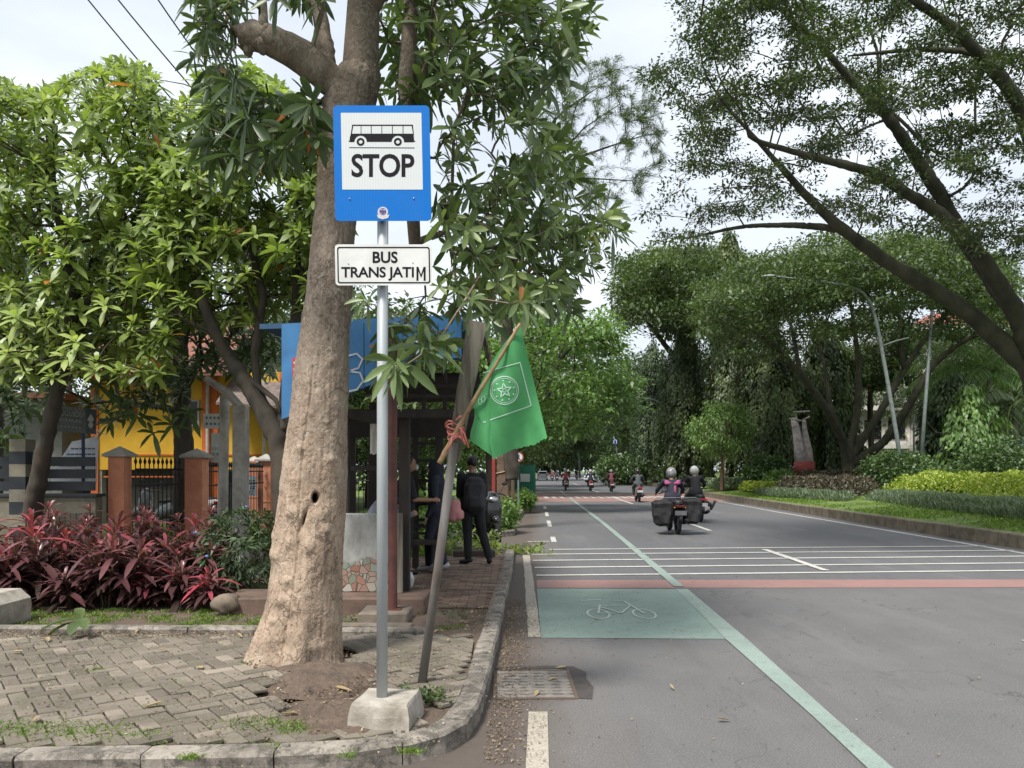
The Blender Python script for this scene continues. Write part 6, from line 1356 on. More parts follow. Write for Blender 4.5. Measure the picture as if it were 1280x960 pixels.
# fine feathery tree against the sky
T = samp(420, lambda x, y, D: ((x - 745) / 92) ** 2 + ((y - 165) / 98) ** 2 < 1 and x < 838 - abs(y - 175) * .25, 650, 838, 70, 270, 17, 20, -.02, .045)
fr_ = [[P3(640, 600, 21, .2), P3(632, 450, 21, .18), P3(640, 300, 20.5, .14), P3(660, 230, 20, .09), P3(700, 205, 19.5, .035), P3(770, 180, 19, .018), P3(820, 165, 19, .008)], [P3(660, 230, 20, .06), P3(720, 222, 19, .022), P3(790, 226, 19, .01)], [P3(640, 300, 20.5, .07), P3(690, 150, 20, .035), P3(745, 110, 20, .012)], [P3(680, 215, 19.7, .03), P3(730, 160, 19, .018), P3(775, 130, 19, .008)]]
mb, td_ = grow(fr_, T, seg=.3, rtip=.0035, wander=.05, k=6, rmax=.012, pl=.15); e = empty('feathery_tree', pt(640, 640, 21), 0, 'feathery thin-needled tree seen against the sky between the big crown and the rain tree', 'tree')
put(mb.build('trunk', BARK, smooth=True), e); T = np.array(T); m, n_ = len(T), 46
dr0 = np.array([unit(np.array(d_) + 1e-6) for d_ in td_]); back = rng.random((m, n_, 1)) * .45
P = (T[:, None] - dr0[:, None] * back + rng.normal(0, .02, (m, n_, 3))).reshape(-1, 3); A = np.repeat(dr0 * .7 + np.array([.45, 0, .45]), n_, 0) + rng.normal(0, .42, (m * n_, 3))
put(np_mesh('crown', [leaves(P, A, rng.uniform(.1, .24, m * n_), .012, bend=.35, st='lo')], G['mid']), e)
# ---- beds and hedges
def bed(name, label, cat, polyg, z0, h, mat, n, L_, W, up=.6, st='lo', lump_=.25, sc=1.2, group=None):
    polyg = [tuple(map(float, p)) for p in polyg]; xs_ = [p[0] for p in polyg]; ys_ = [p[1] for p in polyg]; P = []
    while len(P) < n:
        x_, y_ = random.uniform(min(xs_), max(xs_)), random.uniform(min(ys_), max(ys_))
        if not inside((x_, y_), polyg): continue
        dmin = min(math.hypot(x_ - (a[0] + (b[0] - a[0]) * t), y_ - (a[1] + (b[1] - a[1]) * t)) for a, b in zip(polyg, polyg[1:] + polyg[:1]) for t in [max(0, min(1, ((x_ - a[0]) * (b[0] - a[0]) + (y_ - a[1]) * (b[1] - a[1])) / ((b[0] - a[0]) ** 2 + (b[1] - a[1]) ** 2)))])
        hh = h * min(1, .55 + dmin / (h * 1.1)) * (1 + lump_ * mn.noise(Vector((x_ * sc, y_ * sc, 3))))
        f = 1 - abs(random.gauss(0, .16)) if dmin > h * .5 else random.random()
        P.append((x_, y_, z0 + max(0, hh * f)))
    P = np.array(P); c = np.array([P[:, 0].mean(), P[:, 1].mean(), z0]); A = rng.normal(0, .6, (n, 3)); A[:, 2] = np.abs(A[:, 2]) + up
    o = np_mesh(name, [leaves(P - c, A, L_ * rng.uniform(.6, 1.3, n), W, bend=.2, st=st)], mat); o.location = c; return tag(o, label, cat, group)
bed('hedge', 'long bed of bright yellow-green shrubs at the right edge behind the grey-green border', 'hedge', [(13.2, 18.8), (14.3, 28), (15, 31.5), (20, 33), (24, 30), (24, 22), (18, 17.5)], .52, .8, G['yellow'], 64000, .12, .06, lump_=.5, sc=.9)
bed('border_plants', 'grey-green strappy border plants in front of the yellow-green bed', 'border plants', [(11.9, 16.5), (13.1, 18.3), (14.2, 28), (13.2, 29), (12.3, 22)], .42, .34, G['grey'], 26000, .2, .022, 1.6)
bed('hedge', 'brownish low hedge between the yellow-green bed and the tall rain tree', 'hedge', [(12.9, 30), (15, 32), (17.5, 36), (15.5, 39), (12.5, 37)], .5, .75, G['brown'], 22000, .13, .07)
bed('border_plants', 'pale grey-green border along the grass in front of the brownish hedge', 'border plants', [(12.0, 36), (12.5, 29), (13.2, 29.5), (12.6, 37), (12.2, 39)], .38, .3, G['grey'], 9000, .2, .03, 1.6)
bed('hedge', 'short patch of yellow-green shrubs left of the brownish hedge', 'hedge', [(12.6, 39), (15, 40), (15.6, 45), (12.9, 44)], .48, .45, G['yellow'], 11000, .15, .09)
bed('hedge', 'grey-green low shrubs at the far left of the verge beds', 'hedge', [(12.6, 45.5), (15, 46), (16, 55), (13.2, 54)], .48, .5, G['grey'], 10000, .2, .1)
bed('hedge', 'small yellow patch of shrubs far along the verge near the parked silver car', 'hedge', [(14.8, 74), (19, 74), (20, 90), (16, 90)], .5, 1.0, G['yellow'], 6000, .4, .25)
bed('hedge', 'red-brown hedge under the big rain tree trunk', 'hedge', [(14.5, 40.5), (21, 37), (24, 40), (18, 45)], .6, .9, G['brown'], 12000, .17, .1)
bed('hedge', 'dark green hedge running behind the yellow-green bed', 'hedge', [(17.5, 35.8), (25, 33.5), (31, 33), (31, 37), (20, 38)], .6, 1.15, G['hedge'], 20000, .16, .09)
def bush(label, px, D, zb, rx, rz_, mat, n, L_, W): 
    e = tag(np_mesh('bush', [blob_leaves(in_ell((0, 0, rz_ * .55), (rx, rx, rz_ * .62), n, .7), 26, rx * .25, L_, W, flat=.8)], mat), label, 'bush'); e.location = (xb(px, D), D, zb); return e
bush('round dark green bush beside the pale pollarded trunk', 957, 44, .55, 1.2, 1.6, G['hedge'], 190, .2, .12)
bush('small light green bush at the foot of the round dark bush', 975, 42, .5, .9, .9, G['bright'], 120, .16, .1)
bush('dark bush at the foot of the leaning lamp post', 1125, 34, .6, 1.5, 1.5, G['hedge'], 200, .16, .1)
bush('rounded dark bush between the lamp posts and the yellow-green bed', 1165, 32, .6, 1.1, .9, G['hedge'], 160, .15, .1)
bush('big dark bush under the blue canopy at the right edge', 1262, 33, .6, 2.0, 1.9, G['hedge'], 260, .18, .11)
bush('dark low bush to the left of the verge tree', 850, 60, .45, 1.6, 1.5, G['hedge'], 150, .25, .15)
bush('dark hedge-like bush by the far traffic sign', 780, 85, .5, 3, 2.2, G['hedge'], 160, .4, .25)
T = in_ell((0, 0, 3.6), (1.9, 1.9, 1.7), 130, .4); e = empty('verge_tree', (xb(902, 46), 46, .4), 0, 'small tree with a bare reddish trunk and bright bushy crown on the verge', 'tree')
mb, _t = grow([[(0, 0, 0, .12), (.05, 0, 1.2, .1), (0, 0, 2.4, .07)]], T, seg=.4, rtip=.01); mb.build('trunk', M('bark_red', (.16, .09, .06), (.1, .06, .045), 8, .9, .3), e, smooth=True); np_mesh('crown', [blob_leaves(T, 40, .45, .2, .1, flat=.7, down=.6)], G['bright'], e)
tgrass('grass', np.array([(p[0], p[1], np.interp(p[0] - np.interp(p[1], [r[1] for r in RK], [r[0] for r in RK]), [q[0] for q in prof], [q[1] for q in prof])) for p in scat(60000, 10.6, 17, 12, 44, 0, .5) if p[0] - np.interp(p[1], [r[1] for r in RK], [r[0] for r in RK]) > .3]), .11, .03, G['grass'])
# pale pollarded trunk painted red at the foot
WB = M('whitewash', (.42, .39, .38), (.22, .19, .18), 6, .9, .5, 20); RB = M('red_wash', (.28, .06, .055), (.16, .045, .04), 6, .9, .4, 20)
e = empty('pollarded_trunk', (xb(1003, 45), 45, .6), 0, 'pale pollarded double trunk painted red at its foot, beside the round bush', 'tree trunk')
put(MB().tube([P3(1003, 590, 45, 0)[:3], P3(999, 560, 45, 0)[:3], P3(995, 535, 45, 0)[:3], P3(992, 522, 45, 0)[:3]], [.42, .3, .22, .17], 10).tube([P3(1010, 590, 45.1, 0)[:3], P3(1010, 565, 45.1, 0)[:3], P3(1006, 540, 45, 0)[:3], P3(1005, 525, 45, 0)[:3]], [.36, .26, .16, .1], 10).build('trunk', WB, smooth=True), e)
put(MB().tube([P3(1006, 594, 45, 0)[:3], P3(1005, 577, 45, 0)[:3]], [.62, .56], 14).build('painted_foot', RB, smooth=True), e)
for a, b in (((992, 515), (1012, 514)), ((987, 523), (1002, 526)), ((1003, 525), (1012, 521))): put(MB().tube([pt(*a, 44.6), pt(*b, 44.6)], .05, 6).build('cross_stick', WB), e)
# ---- palms
FR = G['bright']
def palm(label, px, D, h_, fl, nf=17, mat=None, droop=.9, seed=0):
    random.seed(seed); e = empty('palm', (xb(px, D), D, .65), 0, label, 'palm', 'palms before the white building')
    MB().tube([(0, 0, -.1), (.08, 0, h_ * .5), (0, 0, h_)], [.17, .13, .11], 10).build('trunk', M('palm_bark', (.2, .18, .15), (.12, .1, .085), 9, .9, .4, 30), e, smooth=True)
    P = []; A = []; Ls = []; rb_ = MB()
    for i in range(nf):
        az = i * 2.399 + random.random() * .4; el = R(75 - 85 * i / nf); c = np.array((0, 0, h_ - .1)); d_ = np.array((math.cos(az) * math.cos(el), math.sin(az) * math.cos(el), math.sin(el))); pts_ = [c]
        for k in range(14): d_ = unit(d_ + np.array((0, 0, -droop * .11))); c = c + d_ * fl / 14; pts_.append(c)
        rb_.tube(pts_, [.03 - .0018 * k for k in range(15)], 4, cap=False); sd_ = unit(np.cross(d_, (0, 0, 1.)))
        for k in range(2, 15):
            for q in (-.5, 0, .5):
                for s in (-1, 1): P.append(pts_[k] + (pts_[k] - pts_[k - 1]) * q); A.append(sd_ * s * 1.0 + (pts_[k] - pts_[k - 1]) / (fl / 14) * .5 + np.array((0, 0, -.55))); Ls.append(fl * .26 * math.sin(3.1 * (k + 1) / 17) + .1)
    rb_.build('frond_ribs', M('frond_rib', (.14, .18, .06), None, 9, .7, 0), e); bpy.data.objects[-1] if False else None
    np_mesh('fronds', [leaves(P, A, Ls, .05, bend=.35, st='mid')], mat or FR, e); return e
palm('tall arching palm right of the two lamp posts', 1195, 46, 7.2, 3.4, 20, seed=1); palm('feathery palm before the white building, right of the drooping foliage', 1236, 42, 6.4, 3.2, 20, seed=2)
palm('shorter palm with hanging fronds at the right edge', 1268, 38, 4.2, 2.8, 18, G['mid'], 1.2, seed=3); palm('small palm beside the leaning lamp post', 1150, 50, 5.2, 2.8, 16, G['mid'], seed=4)
# ---- white building
BW = M('building_white', (.62, .6, .56), (.5, .48, .45), 3, .8, .1); RTL = M('roof_red', (.3, .1, .07), (.2, .075, .055), 6, .85, .4, 10)
e = empty('white_building', (36, 66, .6), 0, 'white multi-storey building with a red tiled roof behind the palms', 'building')
X0, X1, Y0, Y1 = 33.5, 50, 64, 80; put(MB().box(29.2, 33.45, 65, 78, .5, 6.6).build('wing', BW), e); put(MB().box(28.7, 33.45, 64.2, 78.5, 6.6, 6.95).build('wing_roof', BW), e); put(MB().box(28.7, 33.3, 63.8, 65, 3.4, 3.7).build('balcony_slab', BW), e)
for x_ in (29.6, 31.6):
    for z_ in (1.2, 4.2): put(MB().box(x_, x_ + 1.4, 64.93, 65.02, z_, z_ + 1.6).build('window', GLS), e)
X0, X1, Y0, Y1 = 33.5, 50, 64, 80
put(MB().box(X0, X1, Y0, Y1, .5, 12.9).build('wall', BW), e)
put(MB().box(X0 - .8, X1 + .8, Y0 - 1.2, Y1 + .8, 12.9, 13.5).build('eave', BW), e)
m_ = MB(); m_.add([(X0 + 2, Y0 - 1, 13.5), (X1 + .6, Y0 - 1, 13.5), (X1 - 3, Y0 + 7, 16), (X0 + 5, Y0 + 7, 16), (X0 + 2, Y1, 13.5), (X1 + .6, Y1, 13.5)], [(0, 1, 2, 3), (3, 2, 5, 4), (0, 3, 4), (1, 5, 2), (0, 4, 5, 1)]); put(m_.build('roof', RTL), e)
for k in range(4):
    z_ = 3.2 + k * 3.1
    if k < 3: put(MB().box(X0 - .3, X1 + .3, Y0 - 1.1, Y0, z_, z_ + .25).build('balcony_slab', BW), e)
    for j in range(5):
        x_ = X0 + 1.3 + j * 3.4; wf = put(MB().box(x_, x_ + 2.3, Y0 - .06, Y0 + .02, z_ - 2.0 + .2, z_ - .3).build('window', BW), e); sub(MB().box(x_ + .1, x_ + 1.1, Y0 - .1, Y0 - .06, z_ - 1.7, z_ - .4).box(x_ + 1.2, x_ + 2.2, Y0 - .1, Y0 - .06, z_ - 1.7, z_ - .4).build('pane', GLS), wf)['kind'] = 'stuff'
for j in range(6): put(MB().box(X0 + .3 + j * 3.4, X0 + .75 + j * 3.4, Y0 - .9, Y0 - .5, .5, 12.9).build('column', BW), e)
e = empty('white_outhouse', (24, 40, .6), 0, 'low white wall and gatehouse below the blue canopy at the right edge', 'building')
put(MB().box(xb(1231, 44), xb(1252, 44), 44, 48, .5, 3.4).build('wall', BW), e); put(MB().box(xb(1228, 44), xb(1254, 44), 43.8, 48.2, 3.4, 3.55).build('roof_slab', BW), e)
e = empty('canopy', (xb(1275, 41), 41, .6), 0, 'blue-edged flat canopy on thin posts at the right edge', 'canopy'); CB = M('canopy_blue', (.06, .15, .28), None, 5, .6, .1)
put(MB().box(xb(1249, 40), xb(1330, 40), 40, 43.5, 2.75, 3.15, bev=.02).build('roof', CB), e)
for px in (1257, 1300): put(MB().box(xb(px, 41) - .06, xb(px, 41) + .06, 41, 41.12, .5, 2.74).build('post', CB), e)
# ---- lamp posts, traffic signs and lights
LMP = M('lamp_steel', (.22, .25, .24), (.16, .18, .175), 5, .5, .1, metal=.3)
def lamp(label, pts_, D, r0, r1, head=None, name='street_lamp', cat='street lamp', arms=()):
    b = pt(*pts_[0], D); e = empty(name, b, 0, label, cat); P = [pt(a, c, D) for a, c in pts_]; n_ = len(P)
    put(MB().tube(P, [r0 + (r1 - r0) * i / (n_ - 1) for i in range(n_)], 10).build('pole', LMP, smooth=True), e)
    for ar in arms: put(MB().tube([pt(a, c, D) for a, c in ar], r1, 6).build('arm', LMP, smooth=True), e)
    if head: h = pt(*head, D); put(MB().ell(h, (.32, .12, .06), 12).build('lamp_head', M('lamp_head', (.4, .42, .42), None, 5, .4, 0), smooth=True), e)
    return e
lamp('leaning grey lamp post whose long curved arm reaches left over the verge', [(1129, 600), (1121, 545), (1110, 480), (1101, 430), (1095, 400), (1089, 380), (1079, 366), (1064, 358), (1040, 354), (1000, 349), (966, 345)], 34, .095, .035, (962, 345), arms=([(1104, 432), (1120, 426), (1136, 422)],))
lamp('straight slanting grey post just right of the curved lamp', [(1150, 600), (1157, 500), (1165, 388)], 35, .095, .06, None, 'grey_post', 'post')
lamp('thin white post between the two grey posts', [(1143, 600), (1142, 520)], 44, .06, .05, None, 'grey_post', 'post')
lamp('distant lamp post with a low curved arm beside the spire of vines', [(833, 602), (833, 540), (832, 512), (826, 503), (815, 499), (796, 497), (773, 496)], 62, .13, .05, (770, 496), arms=([(832, 512), (845, 503), (862, 497), (880, 500)],))
lamp('bare slanting thin pole under the vines', [(873, 598), (868, 565)], 60, .1, .08, None, 'grey_post', 'post')
e = lamp('green traffic light gantry far down the road', [(725, 598), (724, 580), (724, 563)], 130, .16, .14, None, 'traffic_light', 'traffic light', arms=([(724, 563), (702, 563)],)); put(MB().box(xb(701, 130) - .35, xb(701, 130) + .35, 129.8, 130.1, EYE + 17 * 130 / F, EYE + 27 * 130 / F).build('signal_head', M('signal_red', (.45, .12, .08), None, 5, .5, 0)), e)
e = lamp('blue round road sign and white plate on a thin pole beyond the far crossing', [(773, 600), (771, 560), (767, 545)], 88, .07, .05, None, 'road_sign', 'road sign'); f_ = pf(87.8)
put(MB().prism(disc(769, 552, 3.4), f_, pf(87.9)).build('blue_disc', M('sign_disc_blue', (.02, .06, .3), None, 5, .5, 0)), e); put(MB().prism([(775, 566), (775.5, 573), (777, 573), (777, 566)], pf(87.9), pf(88)).prism(disc(774.5, 569, 2.6), f_, pf(87.9)).build('white_plate', SGW), e)
m_ = MB(); stroke([(767.3, 554.5), (767.3, 551), (768.3, 549.8), (769.8, 549.8), (770.6, 551), (770.6, 554.5)], .9, False, lambda a, b: pt(a, b, 87.7)); put(m_.build('arrow', SGW), e)
# left verge furniture
TW = M('post_timber', (.17, .11, .075), (.1, .065, .045), 9, .9, .4, 30); RDP = M('red_post', (.27, .035, .03), (.2, .03, .025), 6, .7, .15)
o = MB().box(xb(617, 19.6) - .045, xb(617, 19.6) + .045, 19.6, 19.69, .1, 1.95, bev=.01).build('red_post', RDP); tag(o, 'plain red post on the left verge behind the backpack man', 'post'); recenter(o)
for i, (px, w_, h_) in enumerate(((628, .30, 2.5), (634, .16, 2.4), (641, .1, 2.3))):
    D = 21 + i * .5; e = empty('timber_support', (xb(px, D), D, .14), 0, ['widest of three brown timbers on the left verge under the flag', 'middle one of three brown timbers on the left verge', 'thinnest brown timber, right of the other two on the left verge'][i], 'timber post', 'brown timbers on the left verge')
    MB().box(-w_ / 2, w_ / 2, -.05, .05, 0, h_, bev=.01).build('post', TW, e); MB().tube([(-w_ / 2 - .02, -.06, h_ * .55), (w_ / 2 + .02, -.06, h_ * .58)], .018, 6).build('rope', BAM, e)
e = empty('no_parking_sign', (xb(648, 26), 26, .15), 0, 'round red-ringed road sign on a thin pole above the green cage', 'road sign'); b_ = MB().tube([(0, 0, 0), (0, 0, 1.85)], .03, 8); b_.build('pole', LMP, e)
m_ = MB(); m_.prism([(.18 * math.cos(a), .18 * math.sin(a)) for a in np.linspace(0, 6.28, 25)[:-1]], lambda a, b: (a, -.04, 1.9 + b), lambda a, b: (a, -.02, 1.9 + b)); dq = m_.build('disc', SGW, e)
m_ = MB()
for i in range(24):
    a, b = 6.2832 * i / 24, 6.2832 * (i + 1) / 24; m_.add([(r_ * math.cos(t), -.044, 1.9 + r_ * math.sin(t)) for r_, t in ((.135, a), (.18, a), (.18, b), (.135, b))], [(0, 1, 2, 3)])
m_.build('red_ring', RDP, dq); m_ = MB(); put_text(m_, 'R', lambda x, y: (x, -.046, 1.9 + y), -.075, .085, -.1, .1, bold=.03); m_.build('letter', SGI, dq)
GRN = M('cage_green', (.03, .2, .13), (.03, .15, .1), 6, .7, .2)
e = empty('green_cage', (xb(651, 34), 34, .15), 0, 'green wire cage with a white plate on the left verge', 'cage')
for a in (-.62, .62):
    for b in (0, .9): MB().box(a - .03, a + .03, b - .03, b + .03, 0, 1.75).build('post', GRN, e)
m_ = MB()
for i in range(13): m_.box(-.6 + i * .1 - .008, -.6 + i * .1 + .008, -.01, .01, .45, 1.7)
for z_ in (.5, .8, 1.1, 1.4, 1.7): m_.box(-.62, .62, -.012, .012, z_ - .01, z_ + .015)
m_.build('mesh_panel', GRN, e); MB().box(-.58, .58, .3, .34, .5, 1.65).build('back_panel', GRN, e); MB().box(-.02, .4, -.05, -.03, .95, 1.3).build('white_plate', SGW, e)
bush('low green bush at the foot of the green cage', 650, 29, .15, .6, .6, G['bright'], 70, .13, .08)
bush('bright weedy bush between the timbers and the backpack man', 612, 19.5, .12, .7, .7, G['bright'], 90, .13, .07)
bush('leafy bush in the green gap behind the woman in the headscarf', 528, 15.5, .1, .9, .85, G['bright'], 120, .13, .07)
# ------------------------------------------------------------------ traffic
random.seed(77)
RUB = M('rubber', (.018, .018, .018), None, 8, .85, .2); DKM = M('dark_metal', (.05, .05, .055), None, 8, .4, .05, metal=.6); CHR = M('chrome', (.5, .5, .52), None, 8, .25, .0, metal=.9)
TAIL = M('tail_red', (.45, .01, .01), None, 8, .2, 0, coat=.5); PLW = M('number_plate', (.5, .5, .5), None, 8, .5, 0); PLK = M('number_plate_dark', (.12, .12, .13), None, 8, .5, 0); SEATM = M('seat_vinyl', (.02, .02, .022), None, 20, .5, .2)
def gloss(n, c): return M(n, c, tuple(v * .85 for v in c), 4, .22, 0, coat=.6)
PB, PRD, PWH, PGY = gloss('paint_black', (.012, .012, .014)), gloss('paint_red', (.35, .02, .02)), gloss('paint_white', (.6, .6, .6)), gloss('paint_grey', (.15, .16, .17))
def scooter(label, loc, rz, body, plate=PLW, tail=TAIL, group='motorcycles and scooters on the road', kind='scooter', lean=0):
    e = empty('motorcycle' if kind != 'scooter' else 'scooter', loc, rz, label, 'motorcycle' if kind != 'scooter' else 'scooter', group); e.rotation_euler = (0, lean, rz)
    for y_ in (-.62, .64):
        R0 = .27; w_ = MB(); n = 28; V = []
        for i in range(n):
            a = 2 * math.pi * i / n
            for j in range(8): b = 2 * math.pi * j / 8; rr = R0 - .05 + .05 * math.cos(b); V.append((.055 * math.sin(b), y_ + rr * math.cos(a), .27 + rr * math.sin(a)))
        w_.add(V, [(i * 8 + j, i * 8 + (j + 1) % 8, ((i + 1) % n) * 8 + (j + 1) % 8, ((i + 1) % n) * 8 + j) for i in range(n) for j in range(8)]); tyre = w_.build('wheel', RUB, e, smooth=True)
        r_ = MB(); r_.tube([(-.03, y_, .27), (.03, y_, .27)], .045, 10)
        for k in range(5):
            a = 6.283 * k / 5; r_.tube([(0, y_, .27), (0, y_ + .18 * math.cos(a), .27 + .18 * math.sin(a))], .014, 5)
        for s in (-.03, .03): r_.tube([(s, y_ + .18 * math.cos(6.283 * k / 20), .27 + .18 * math.sin(6.283 * k / 20)) for k in range(21)], .014, 5)
        r_.build('rim', DKM, tyre, smooth=True)
    b = MB()
    def loft(sec):
        V = []; k = 12
        for y_, zc, hw, hh in sec:
            for j in range(k):
                a = 2 * math.pi * j / k; c_, s_ = math.cos(a), math.sin(a); V.append((hw * (abs(c_) ** .7) * (1 if c_ > 0 else -1), y_, zc + hh * (abs(s_) ** .8) * (1 if s_ > 0 else -1)))
        n = len(sec); b.add(V, [(i * k + j, i * k + (j + 1) % k, (i + 1) * k + (j + 1) % k, (i + 1) * k + j) for i in range(n - 1) for j in range(k)] + [tuple(range(k)), tuple((n - 1) * k + j for j in range(k - 1, -1, -1))])
    loft([(-.98, .74, .05, .04), (-.9, .72, .11, .09), (-.7, .66, .16, .14), (-.4, .6, .17, .17), (-.1, .52, .15, .18), (.02, .42, .14, .12), (.15, .34, .14, .06), (.4, .33, .13, .06)])
    fo = b.build('rear_body', body, e, smooth=True); b = MB()
    b.tube([(0, .36, .3), (0, .44, .5), (0, .42, .8), (0, .36, .98), (0, .32, 1.03)], [.1, .2, .21, .17, .1], 14, sx=1.0); 
    for i, v in enumerate(b.v): b.v[i] = (v[0], (v[1] - .4) * .45 + .4, v[2])
    b.build('front_fairing', body, e, smooth=True)
    MB().tube([(0, .78, .5), (0, .66, .57), (0, .5, .5)], [.05, .08, .05], 8).build('front_mudguard', body, e, smooth=True)
    MB().tube([(0, -1.0, .36), (0, -.88, .5), (0, -.72, .58)], [.06, .08, .08], 8).build('rear_mudguard', PB, e, smooth=True)
    sb = MB(); sb.tube([(0, -.86, .8), (0, -.6, .82), (0, -.3, .79), (0, -.02, .74)], [.09, .135, .14, .08], 12, sx=1); 
    for i, v in enumerate(sb.v): sb.v[i] = (v[0], v[1], .79 + (v[2] - .79) * .5)
    sb.build('seat', SEATM, e, smooth=True)
    MB().tube([(-.34, .2, 1.0), (-.2, .3, 1.04), (0, .33, 1.02), (.2, .3, 1.04), (.34, .2, 1.0)], .02, 8).build('handlebar', PB, e, smooth=True)
    for s in (-1, 1):
        m_ = MB(); m_.tube([(s * .22, .3, 1.04), (s * .3, .27, 1.2)], .008, 6); q = m_.build('mirror_stalk', DKM, e); MB().ell((s * .32, .27, 1.24), (.065, .015, .045), 12).build('mirror', DKM, q, smooth=True)
        MB().tube([(s * .085, -.62, .27), (s * .1, -.78, .6)], .022, 6).build('shock', DKM, e)
        MB().ell((s * .13, -.9, .68), (.024, .022, .02), 8).build('indicator', M('indicator_amber', (.5, .2, .02), None, 5, .3, 0), e, smooth=True)
    MB().tube([(.15, -.25, .25), (.17, -.6, .3), (.18, -.92, .36)], [.03, .05, .055], 10).build('exhaust', DKM, e, smooth=True)
    MB().box(-.11, .11, -.99, -.93, .68, .75, bev=.015).build('tail_light', tail, e)
    MB().box(-.14, .14, -1.035, -1.02, .5, .61).build('number_plate', plate, e); MB().ell((0, .52, .93), (.1, .05, .06), 12).build('headlight', CHR, e, smooth=True)
    return e
RID = dict(pelvis=(0, -.35, .9), waist=(0, -.31, 1.02), chest=(0, -.22, 1.19), neck=(0, -.15, 1.36), head=(0, -.1, 1.5), shl=(-.19, -.19, 1.32), shr=(.19, -.19, 1.32), ell=(-.33, .0, 1.1), elr=(.33, .0, 1.1), wrl=(-.33, .18, 1.02), wrr=(.33, .18, 1.02), hpl=(-.1, -.33, .88), hpr=(.1, -.33, .88), knl=(-.2, .08, .74), knr=(.2, .08, .74), anl=(-.19, .02, .4), anr=(.19, .02, .4), hu=Vector((0, -.2, 1)))
def rider(label, loc, rz, top, helmet, trou=BLKC, simple=True, jj=None, scale=1, **k):
    J_ = dict(RID); J_.update(jj or {}); return person(label, J_, loc, rz, top, trou, SHOEB, None, scale, helmet, group='riders on the motorcycles', simple=simple, **k)
def road(px, D): return (xb(px, D), D, .004)
HD = R(-2)
# near pair
scooter('nearest scooter, loaded with two big black side bags', road(842, 19.9), HD, PB, PLK, M('tail_dark', (.08, .01, .01), None, 8, .3, 0))
r1 = rider('rider in a pink and black jacket and grey helmet on the bag-laden scooter', road(838, 20.0), HD, NAVY, HELG, simple=False)
PNK = M('pink_cloth', (.42, .1, .22), (.3, .06, .15), 9, .85, .2)
for s in (-1, 1):
    m_ = MB(); m_.ell((s * .12, -.315, 1.27), (.085, .035, .045), 14); m_.ell((s * .15, -.3, 1.31), (.06, .035, .04), 12); m_.build('pink_patch', PNK, r1, smooth=True)
m_ = MB(); m_.ell((.05, -.4, 1.1), (.035, .03, .12), 12); m_.build('pink_patch', PNK, r1, smooth=True)
BAGM = M('pannier_black', (.012, .012, .013), (.022, .022, .024), 5, .8, .5, 14)
for s, lab in ((-1, 'left one of two big black bags slung on the nearest scooter'), (1, 'right one of two big black bags slung on the nearest scooter')):
    c = road(842, 19.9); o = MB().box(-.225, .225, -.34, .34, 0, .64, bev=.08).build('pannier', BAGM)
    bm = bmesh.new(); bm.from_mesh(o.data); bmesh.ops.triangulate(bm, faces=bm.faces); bmesh.ops.subdivide_edges(bm, edges=bm.edges, cuts=4, use_grid_fill=True)
    for v in bm.verts: n_ = Vector((mn.noise(v.co * 5 + Vector((s * 3, 0, 0))), mn.noise(v.co * 5.5), mn.noise(v.co * 6 + Vector((0, 4, 0))))); v.co += n_ * .045; v.co.x *= 1 - .15 * (v.co.z < .2)
    bm.to_mesh(o.data); bm.free(); o.location = (c[0] - .03 + s * .34, c[1] - .5, .22 if s < 0 else .27); o.rotation_euler = (0, s * .06, HD); tag(o, lab, 'bag', 'black bags on the nearest scooter')
o = MB().tube([(xb(818, 19.3), 19.12, .92), (xb(868, 19.3), 19.12, .93)], .012, 6).build('strap_rail', CHR); tag(o, 'thin metal bar across the top of the two black bags', 'bar'); recenter(o)
scooter('scooter with a red tail light and pale plate, right of the bag-laden scooter', road(871, 24.4), R(-3), PB, PLW)
r2 = rider('rider in black with a white helmet, right leg sticking out to the side', road(867, 24.5), R(-3), BLKC, HELW, jj=dict(knr=(.3, -.05, .62), anr=(.5, -.25, .46), toer=Vector((.08, .02, .13))), scale=1.04)
# farther ones: bike px, D, body, top, helmet, label parts
FAR = [(797, 39.5, PGY, M('olive_cloth', (.07, .085, .085), (.05, .06, .065), 7, .9, .3), PB, 'third scooter, with a white plate, before the far red crossing', 'rider in a grey-green jacket and dark helmet just before the far crossing'),
       (764, 58, PB, M('maroon_cloth', (.16, .05, .06), (.1, .035, .045), 7, .9, .3), HELG, 'dark scooter beyond the far crossing, right of the red one', 'rider in a maroon jacket beyond the far crossing'),
       (738, 59.5, PRD, NAVY, HELW, 'red scooter just beyond the far crossing', 'rider in navy with a white helmet on the red scooter'),
       (707, 61.5, PWH, M('red_cloth', (.3, .05, .05), (.2, .04, .04), 7, .9, .3), HELG, 'pale scooter beyond the far crossing, nearest the cycle line', 'rider in a red jacket on the pale scooter'),
       (762.5, 84, PB, GREYC, HELW, 'small dark scooter far along the right lane', 'rider in grey far along the right lane'),
       (690, 118, PB, M('dark_red_cloth', (.2, .04, .05), None, 7, .9, .3), HELG, 'tiny scooter right of the far white car', 'tiny rider in dark red beside the far white car'),
       (696, 112, PB, BLKC, PB, 'tiny scooter, second to the right of the far white car', 'tiny rider in black, second right of the far white car'),
       (721, 128, PB, BLKC, HELG, 'tiny scooter below the green traffic light', 'tiny rider below the green traffic light')]
base_s = {}
for i, (px, D, bd, top, hm, l1, l2) in enumerate(FAR):
    loc = road(px, D); rz = -math.atan(.035)
    if i < 4: s_ = scooter(l1, loc, rz, bd, PLW)
    else: s_ = copy_tree(base_s[1]); s_.location = loc; s_['label'] = l1
    base_s[i] = s_
    rider(l2, (loc[0], loc[1] + .05, loc[2]), rz, top, hm)
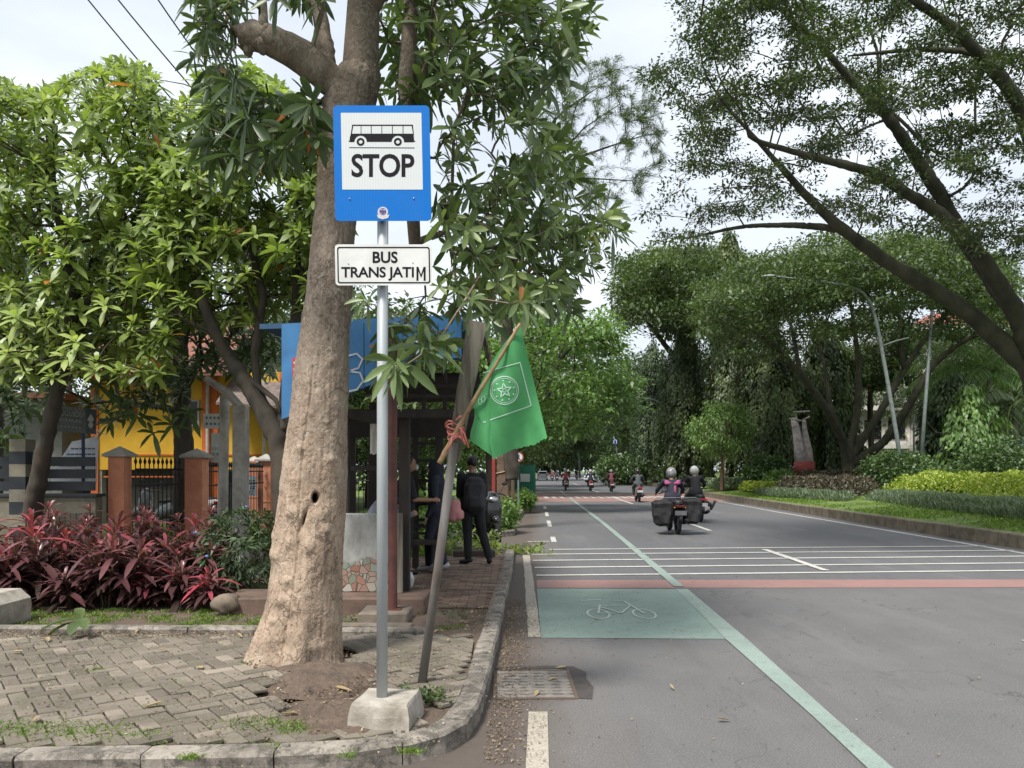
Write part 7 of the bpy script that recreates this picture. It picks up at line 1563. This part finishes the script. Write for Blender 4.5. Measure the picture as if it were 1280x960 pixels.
# parked ones
s_ = scooter('parked black scooter behind the backpack man, its front wheel showing', (xb(606, 15.4), 15.6, .1), R(200), PB, PLW, group='parked scooters'); s_ = copy_tree(base_s[0]); s_.location = (-8.35, 18.2, .1); s_.rotation_euler = (0, .1, R(70)); tag(s_, 'parked scooter glimpsed through the iron gate', 'scooter', 'parked scooters')
s_ = copy_tree(base_s[3]); s_.location = (-8.0, 19.2, .1); s_.rotation_euler = (0, .1, R(60)); tag(s_, 'second, paler parked scooter glimpsed through the iron gate', 'scooter', 'parked scooters')
# cars
def car(label, loc, rz, paint_, group='cars'):
    e = empty('car', loc, rz, label, 'car', group); L_, W_, H_ = 3.8, 1.66, 1.5
    prof = [(-1.88, .35), (-1.9, .75), (-1.78, .98), (-1.6, 1.02), (-1.35, 1.42), (-.9, 1.5), (.1, 1.48), (.45, 1.36), (.95, .98), (1.6, .88), (1.86, .7), (1.9, .38), (1.7, .25), (-1.7, .25)]
    b = MB(); secs = [(-W_ / 2, .9), (-W_ / 2 * .96, 1), (W_ / 2 * .96, 1), (W_ / 2, .9)]; V = []
    for x_, k in secs:
        for y_, z_ in prof: t = max(0, z_ - .95) / .55; V.append((x_ * (1 - .16 * t), y_ * (.98 if k < 1 else 1), .25 + (z_ - .25) * (k if z_ > .95 else 1) if k == 1 else z_ * (.985)))
    n = len(prof); b.add(V, [(i * n + j, i * n + (j + 1) % n, (i + 1) * n + (j + 1) % n, (i + 1) * n + j) for i in range(3) for j in range(n)] + [tuple(range(n)), tuple(3 * n + j for j in range(n - 1, -1, -1))]); fixn(b.build('body', paint_, e))
    MB().add([(-.66, -1.615, 1.06), (.66, -1.615, 1.06), (.6, -1.4, 1.38), (-.6, -1.4, 1.38)], [(0, 1, 2, 3)]).build('rear_window', GLS, e); MB().add([(-.66, .99, 1.02), (.66, .99, 1.02), (.58, .52, 1.36), (-.58, .52, 1.36)], [(3, 2, 1, 0)]).build('windscreen', GLS, e)
    for s in (-1, 1):
        MB().add([(s * .835, -1.3, 1.03), (s * .835, .75, 1.03), (s * .745, .35, 1.38), (s * .745, -1.15, 1.38)], [(0, 1, 2, 3)]).build('side_window', GLS, e)
        MB().box(s * .7 - .12, s * .7 + .12, -1.93, -1.84, .78, .98, bev=.02).build('tail_light', TAIL, e)
        MB().box(s * .62 - .16, s * .62 + .16, 1.8, 1.9, .62, .76, bev=.02).build('headlight', CHR, e)
        for y_ in (-1.2, 1.2): w_ = MB().tube([(s * .83, y_, .31), (s * .66, y_, .31)], .31, 20).build('wheel', RUB, e); MB().tube([(s * .845, y_, .31), (s * .8, y_, .31)], .19, 14).build('rim', CHR, w_)
        MB().box(s * .93 - .08, s * .93 + .08, .62, .72, 1.0, 1.12, bev=.02).build('mirror', paint_, e)
    MB().box(-.25, .25, -1.925, -1.905, .55, .66).build('number_plate', PLW, e); MB().box(-.78, .78, -1.95, -1.85, .32, .5, bev=.03).build('bumper', paint_, e); return e
car('white hatchback far down the road close to the left kerb', (xb(678, 128), 128, .004), -.035, PWH)
car('distant silver car half hidden behind the rider in navy', (xb(744, 105), 105, .004), -.035 + R(150), gloss('paint_silver', (.4, .42, .44)))
car('white car far off at the right edge of the road', (xb(806, 100), 100, .5), R(80), PWH)
